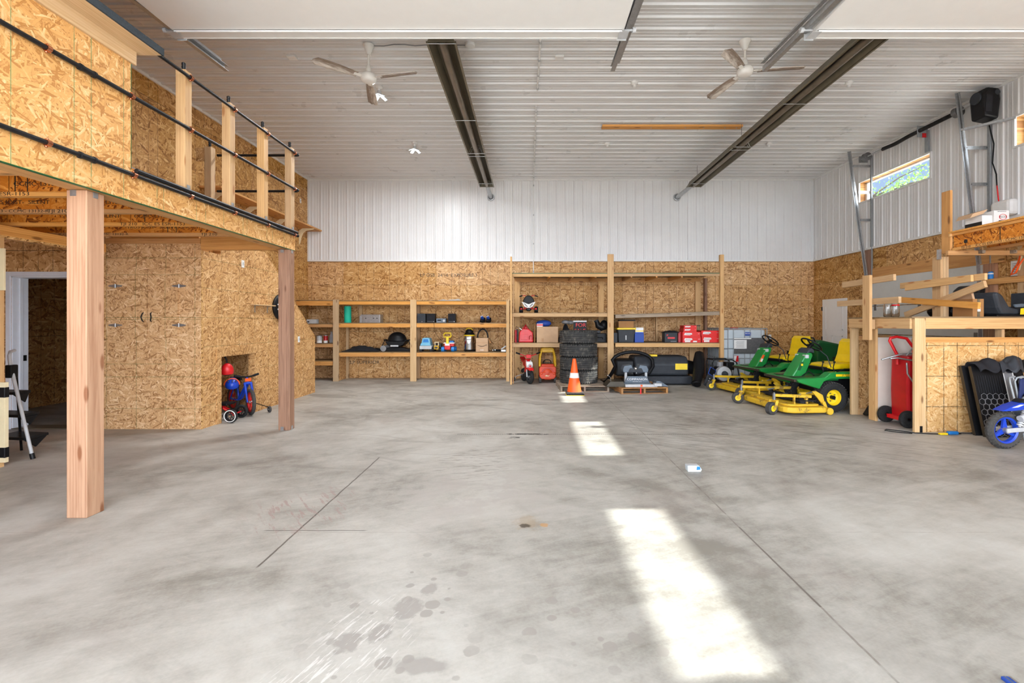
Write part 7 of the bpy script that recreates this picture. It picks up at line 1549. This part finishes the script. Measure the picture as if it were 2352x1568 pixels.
b = B(); b.box(5.31, 5.41, 6.05, 6.09, .002, .026); b.build('yellow_plug', 'yellow', o, bev=.006); b = B(); b.box(5.43, 5.56, 6.06, 6.11, .003, .045); b.build('blue_plug', 'toy_blue', o, bev=.012); b = B(); b.tube([(5.56, 6.09, .02), (5.72, 6.12, .008), (5.8, 6.1, .008)], .006, 8); b.box(5.78, 5.86, 6.08, 6.13, .001, .02); b.build('tail', 'dark_grey', o)
# leaning panels with cloth
def panel(label, x0, y0, extra):
    t = thing('table_panel', label, 'panel', (x0 + .33, y0, 0)); M = Matrix.Translation((x0, y0, 0)) @ Euler((R(-9), 0, 0)).to_matrix().to_4x4() @ Matrix(((1, 0, .0, 0), (0, 1, 0, 0), (0, 0, 1, 0), (0, 0, 0, 1)))
    b = B(); b.prism([(0, 0), (.66, 0), (.60, .90), (-.06, .90)], 0, .035, 'y', M); b.build('board', 'black', t, bev=.003)
    b = B(); b.prism([(-.003, 0), (.0015, 0), (-.0585, .90), (-.063, .90)], -.002, .037, 'y', M); b.build('edge_strip', 'bronze_dark', t)
    return t, M
panel('black folding table panel leaning directly against the strand board bench front', 5.745, 6.03, 0)
t, M = panel('black folding table panel with hexagon pattern leaning behind the blue chair', 5.79, 5.94, 1)
b = B()
for r in range(8):
    for c in range(5):
        cx, cz = .05 + .0762 * c + (.0381 if r % 2 else 0) - .06 * r / 12, .05 + .066 * r
        if cx < .36: b.lathe([(.0385, -.001), (.043, -.001), (.043, .001), (.0385, .001)], M @ Matrix.Translation((cx, -.001, cz)) @ axis_m('y') @ Matrix.Rotation(PI / 6, 4, 'Z'), 6, closed=True)
b.build('hexagon_print', 'mid_grey', t)['kind'] = 'stuff'
b = B()
for k in range(11): b.prism([(.0 + .03 * k, .56), (.003 + .03 * k, .56), (-.012 + .03 * k, .78), (-.014 + .03 * k, .78)], -.002, 0, 'y', M)
b.build('line_print', 'dark_grey', t)
b = B(); b.prism([(.40, 0), (.52, 0), (.46, .9), (.34, .9)], -.002, 0, 'y', M); o = b.build('grey_band', 'mid_grey', t)
b = B()
for x in (.40, .52): b.prism([(x - .008, 0), (x + .004, 0), (x - .056, .9), (x - .068, .9)], -.004, -.001, 'y', M)
b.each('white_stripe', 'white', t)
def cloth(x0, x1, yc, z, seed, drop):
    rr = random.Random(seed); ph = [rr.uniform(0, 6) for _ in range(5)]
    def fn(u, v):
        x = x0 + (x1 - x0) * u; s = v * 2 - 1
        zz = z + .05 * math.sin(5 * u + ph[0]) * (1 - abs(s)) + .025 * math.sin(13 * u + ph[1] + 3 * v) + .02 - drop * max(0, abs(s) - .35)
        return Vector((x + .02 * math.sin(7 * v + ph[2]), yc + s * .12 + .015 * math.sin(9 * u + ph[3]), zz))
    return fn
b = B(); b.grid(cloth(5.72, 6.14, 6.06, .91, 2, .14), 22, 12); tag(b.build('dark_cloth', 'black_soft', smooth=70, solid=.006), 'crumpled black cloth draped on top of the table panels, over the hexagon pattern', 'cloth')
b = B(); b.grid(cloth(5.98, 6.28, 6.02, .955, 5, .2), 18, 12); tag(b.build('grey_cloth', 'dark_grey', smooth=70, solid=.006), 'crumpled grey cloth lying beside the black cloth on the table panels', 'cloth')
b = B(); b.grid(cloth(6.20, 6.48, 6.1, .92, 11, .12), 14, 10); tag(b.build('dark_cloth', 'black', smooth=70, solid=.006), 'small black cloth on the panels at the photo edge side of the grey cloth', 'cloth')
# folded camp chair
t = thing('camp_chair', 'folded navy blue camp chair with metal tube frame leaning against the panels', 'chair', (6.15, 5.78, 0))
for (x, dx) in ((5.93, .0), (5.99, .035), (6.05, .02)):
    b = B(); b.tube([(x + .10, 5.70 + dx, .02), (x + .02 + dx, 5.80 + dx, .72), (x + .03 + dx, 5.82, .77), (x + .10 + dx, 5.82, .785)], .012, 10); b.build('frame_tube', 'zinc', t, 60)
b = B(); b.tube([(6.06, 5.76, .18), (6.07, 5.76, .52), (6.10, 5.75, .575), (6.18, 5.74, .59), (6.3, 5.72, .57), (6.7, 5.72, .50)], .014, 10); b.build('arm_tube', 'zinc', t, 60); b = B(); b.tube([(6.08, 5.755, .54), (6.11, 5.748, .582), (6.18, 5.738, .592), (6.24, 5.73, .585)], .021, 10); b.build('arm_pad', 'black', t, 60)
b = B(); b.prism([(6.04, .50), (6.06, .765), (6.75, .70), (6.75, .44)], 5.775, 5.80, 'y'); b.build('seat_fabric', 'navy', t, bev=.008); b = B(); b.box(6.28, 6.33, 5.768, 5.775, .60, .68); b.build('care_label', 'light_grey', t)
b = B(); b.prism([(5.82, .31), (5.90, .37), (5.99, .40), (6.02, .27), (5.96, .23), (5.90, .235)], 5.70, 5.73, 'y'); b.build('cup_holder', 'slate', t, bev=.012)
b = B(); b.prism([(6.42, .70), (6.52, .82), (6.8, .80), (6.8, .68)], 5.76, 5.84, 'y'); b.build('rolled_back', 'navy', t, bev=.03)
# child dirt bike at the photo edge
t = thing('dirt_bike', 'blue child dirt bike with knobbly tyre, cut off by the photo edge', 'motorbike', (5.49, 5.42, 0), R(4), local=True)
def moto_wheel(x, Rw, w):
    T = Matrix.Translation((x, 0, Rw)) @ axis_m('y'); m = 12; r = w * .5
    b = B(); b.lathe([(Rw - r * .85 + r * .85 * math.cos(2 * PI * k / m), r * math.sin(2 * PI * k / m)) for k in range(m)], T, 44, closed=True); o = b.build('tyre', 'rubber_dusty', t, 50)
    b = B()
    for k in range(30):
        for j in (-1, 0, 1):
            a = 2 * PI * (k + .5 * (j % 2)) / 30; M_ = T @ Matrix.Rotation(a, 4, 'Z') @ Matrix.Translation((Rw - .006 - .016 * abs(j), 0, j * r * .72)); b.box(-.005, .011, -.011, .011, -.012, .012, M_ @ Matrix.Rotation(-.6 * j, 4, 'Y'))
    b.build('knobs', 'rubber_dusty', o)['kind'] = 'stuff'
    ri = Rw - 1.75 * r; b = B(); b.lathe([(ri * .94, -.02), (ri + .012, -.03), (ri + .012, .03), (ri * .94, .02)], T, 40, closed=True)
    for k in range(3):
        a = 2 * PI * k / 3 + .5; M_ = T @ Matrix.Rotation(a, 4, 'Z'); b.prism([(.02, -.03), (ri * .95, -.012), (ri * .95, .012), (.02, .03)], -.012, .012, 'z', M_)
    b.build('rim', 'blue', t, 40); b = B(); b.cyl(T @ Vector((0, 0, -.05)), T @ Vector((0, 0, .05)), .035, n=16); b.build('hub', 'galv', t)
moto_wheel(0, .215, .085); moto_wheel(.86, .235, .075)
b = B(); b.prism([(-.09, .44), (.04, .50), (.16, .535), (.40, .50), (.46, .44), (.2, .455), (.05, .44)], -.065, .065, 'y'); b.build('tail_fairing', 'blue', t, bev=.012)
b = B(); b.prism([(.02, .48), (.12, .515), (.18, .515), (.1, .485)], -.0665, -.066, 'y'); b.build('graphic', 'white', t)
b = B(); b.prism([(.14, .535), (.5, .50), (.62, .55), (.6, .58), (.45, .545), (.2, .575)], -.06, .06, 'y'); b.build('saddle', 'black_soft', t, bev=.015); b = B(); b.prism([(.5, .42), (.7, .46), (.72, .6), (.56, .58)], -.09, .09, 'y'); b.build('tank', 'blue', t, bev=.02)
for s in (-1, 1):
    b = B(); b.beam((-.03, s * .055, .215), (.36, s * .05, .24), .02, .05); b.build('swing_arm', 'light_grey', t, bev=.006)
b = B(); b.cyl((.12, -.06, .26), (.22, -.06, .47), .013, n=10); b.build('shock_rod', 'light_grey', t); b = B()
for k in range(8): p = Vector((.13, -.06, .28)).lerp(Vector((.205, -.06, .44)), k / 7); b.torus(p, .026, .007, 'z', 16, 6, M=Matrix.Rotation(R(26), 4, 'Y'))
b.build('shock_spring', 'white', t, 60)['kind'] = 'stuff'
b = B(); b.cyl((.08, -.10, .36), (.28, -.09, .42), .035, .03, n=16); b.build('exhaust', 'light_grey', t, 40); b = B(); b.box(.30, .52, -.08, .08, .17, .40); b.build('engine', 'dark_grey', t, bev=.02)
b = B(); b.tube([(.34, 0, .46), (.44, 0, .18), (.60, 0, .2), (.68, 0, .56), (.34, 0, .46)], .018, 8); b.build('frame', 'blue', t, 50); b = B()
for s in (-1, 1): b.tube([(.86, s * .055, .235), (.72, s * .055, .62)], .016, 8)
b.build('fork', 'light_grey', t, 50); b = B(); b.tube([(.68, -.3, .74), (.70, -.1, .70), (.70, .1, .70), (.68, .3, .74)], .012, 8); b.tube([(.72, 0, .6), (.70, 0, .70)], .03, 8); b.build('handlebar', 'black', t, 60); b = B(); b.prism([(.68, .50), (1.02, .52), (1.05, .5), (.72, .47)], -.05, .05, 'y'); b.build('front_mudguard', 'blue', t, bev=.008)
# small lighter on the floor at the bottom of the photo
t = thing('pocket_lighter', 'small blue and chrome lighter on the concrete at the very bottom of the photo', 'lighter', (1.945, 1.87, 0)); b = B(); b.prism([(1.925, 1.915), (1.955, 1.915), (1.955, 1.83), (1.925, 1.83)], .0, .014, 'z'); b.build('body', 'ink_blue', t, bev=.004); B().box(1.957, 1.967, 1.83, 1.915, 0, .012).build('metal_edge', 'chrome', t, bev=.002); B().box(1.935, 1.942, 1.832, 1.913, .014, .0145).build('shine_strip', 'slate', t)
# ================================================================== TREE OUTSIDE THE WINDOW
t = thing('tree', 'leafy green tree outside seen through the high window', 'tree', (14.2, 19.4, -.5)); rr = random.Random(4)
b = B(); b.tube([(14.3, 19.6, -.5), (14.3, 19.5, 2.5), (14.4, 19.7, 4.6), (14.3, 19.5, 6.2)], [.22, .18, .12, .04], 10)
tips = []
for k in range(34):
    a = rr.uniform(0, 6.28); z = rr.uniform(4.6, 7.0); L = rr.uniform(.8, 2.1); p = Vector((14.35, 19.6, min(z, 6.75))); q = p + Vector((math.cos(a) * L, math.sin(a) * L, rr.uniform(.3, 1.0))); b.tube([p, p.lerp(q, .5) + Vector((0, 0, .12)), q], [.04, .025, .008], 6); tips += [p.lerp(q, .55), p.lerp(q, .8), q]
b.build('trunk', 'bark', t, 60); b = B()
for c in tips:
    for _ in range(44):
        p = c + Vector((rr.gauss(0, .28), rr.gauss(0, .28), rr.gauss(0, .22))); M = Matrix.Translation(p) @ Euler((rr.uniform(0, 6.28), rr.uniform(0, 6.28), rr.uniform(0, 6.28))).to_matrix().to_4x4(); s = rr.uniform(.045, .075)
        v = [b.bm.verts.new(M @ Vector(w)) for w in ((-s, 0, 0), (0, -s * .45, .01), (s, 0, 0), (0, s * .45, .01))]; b.bm.faces.new(v)
b.build('foliage', 'leaf', t, fixn=False)['kind'] = 'stuff'
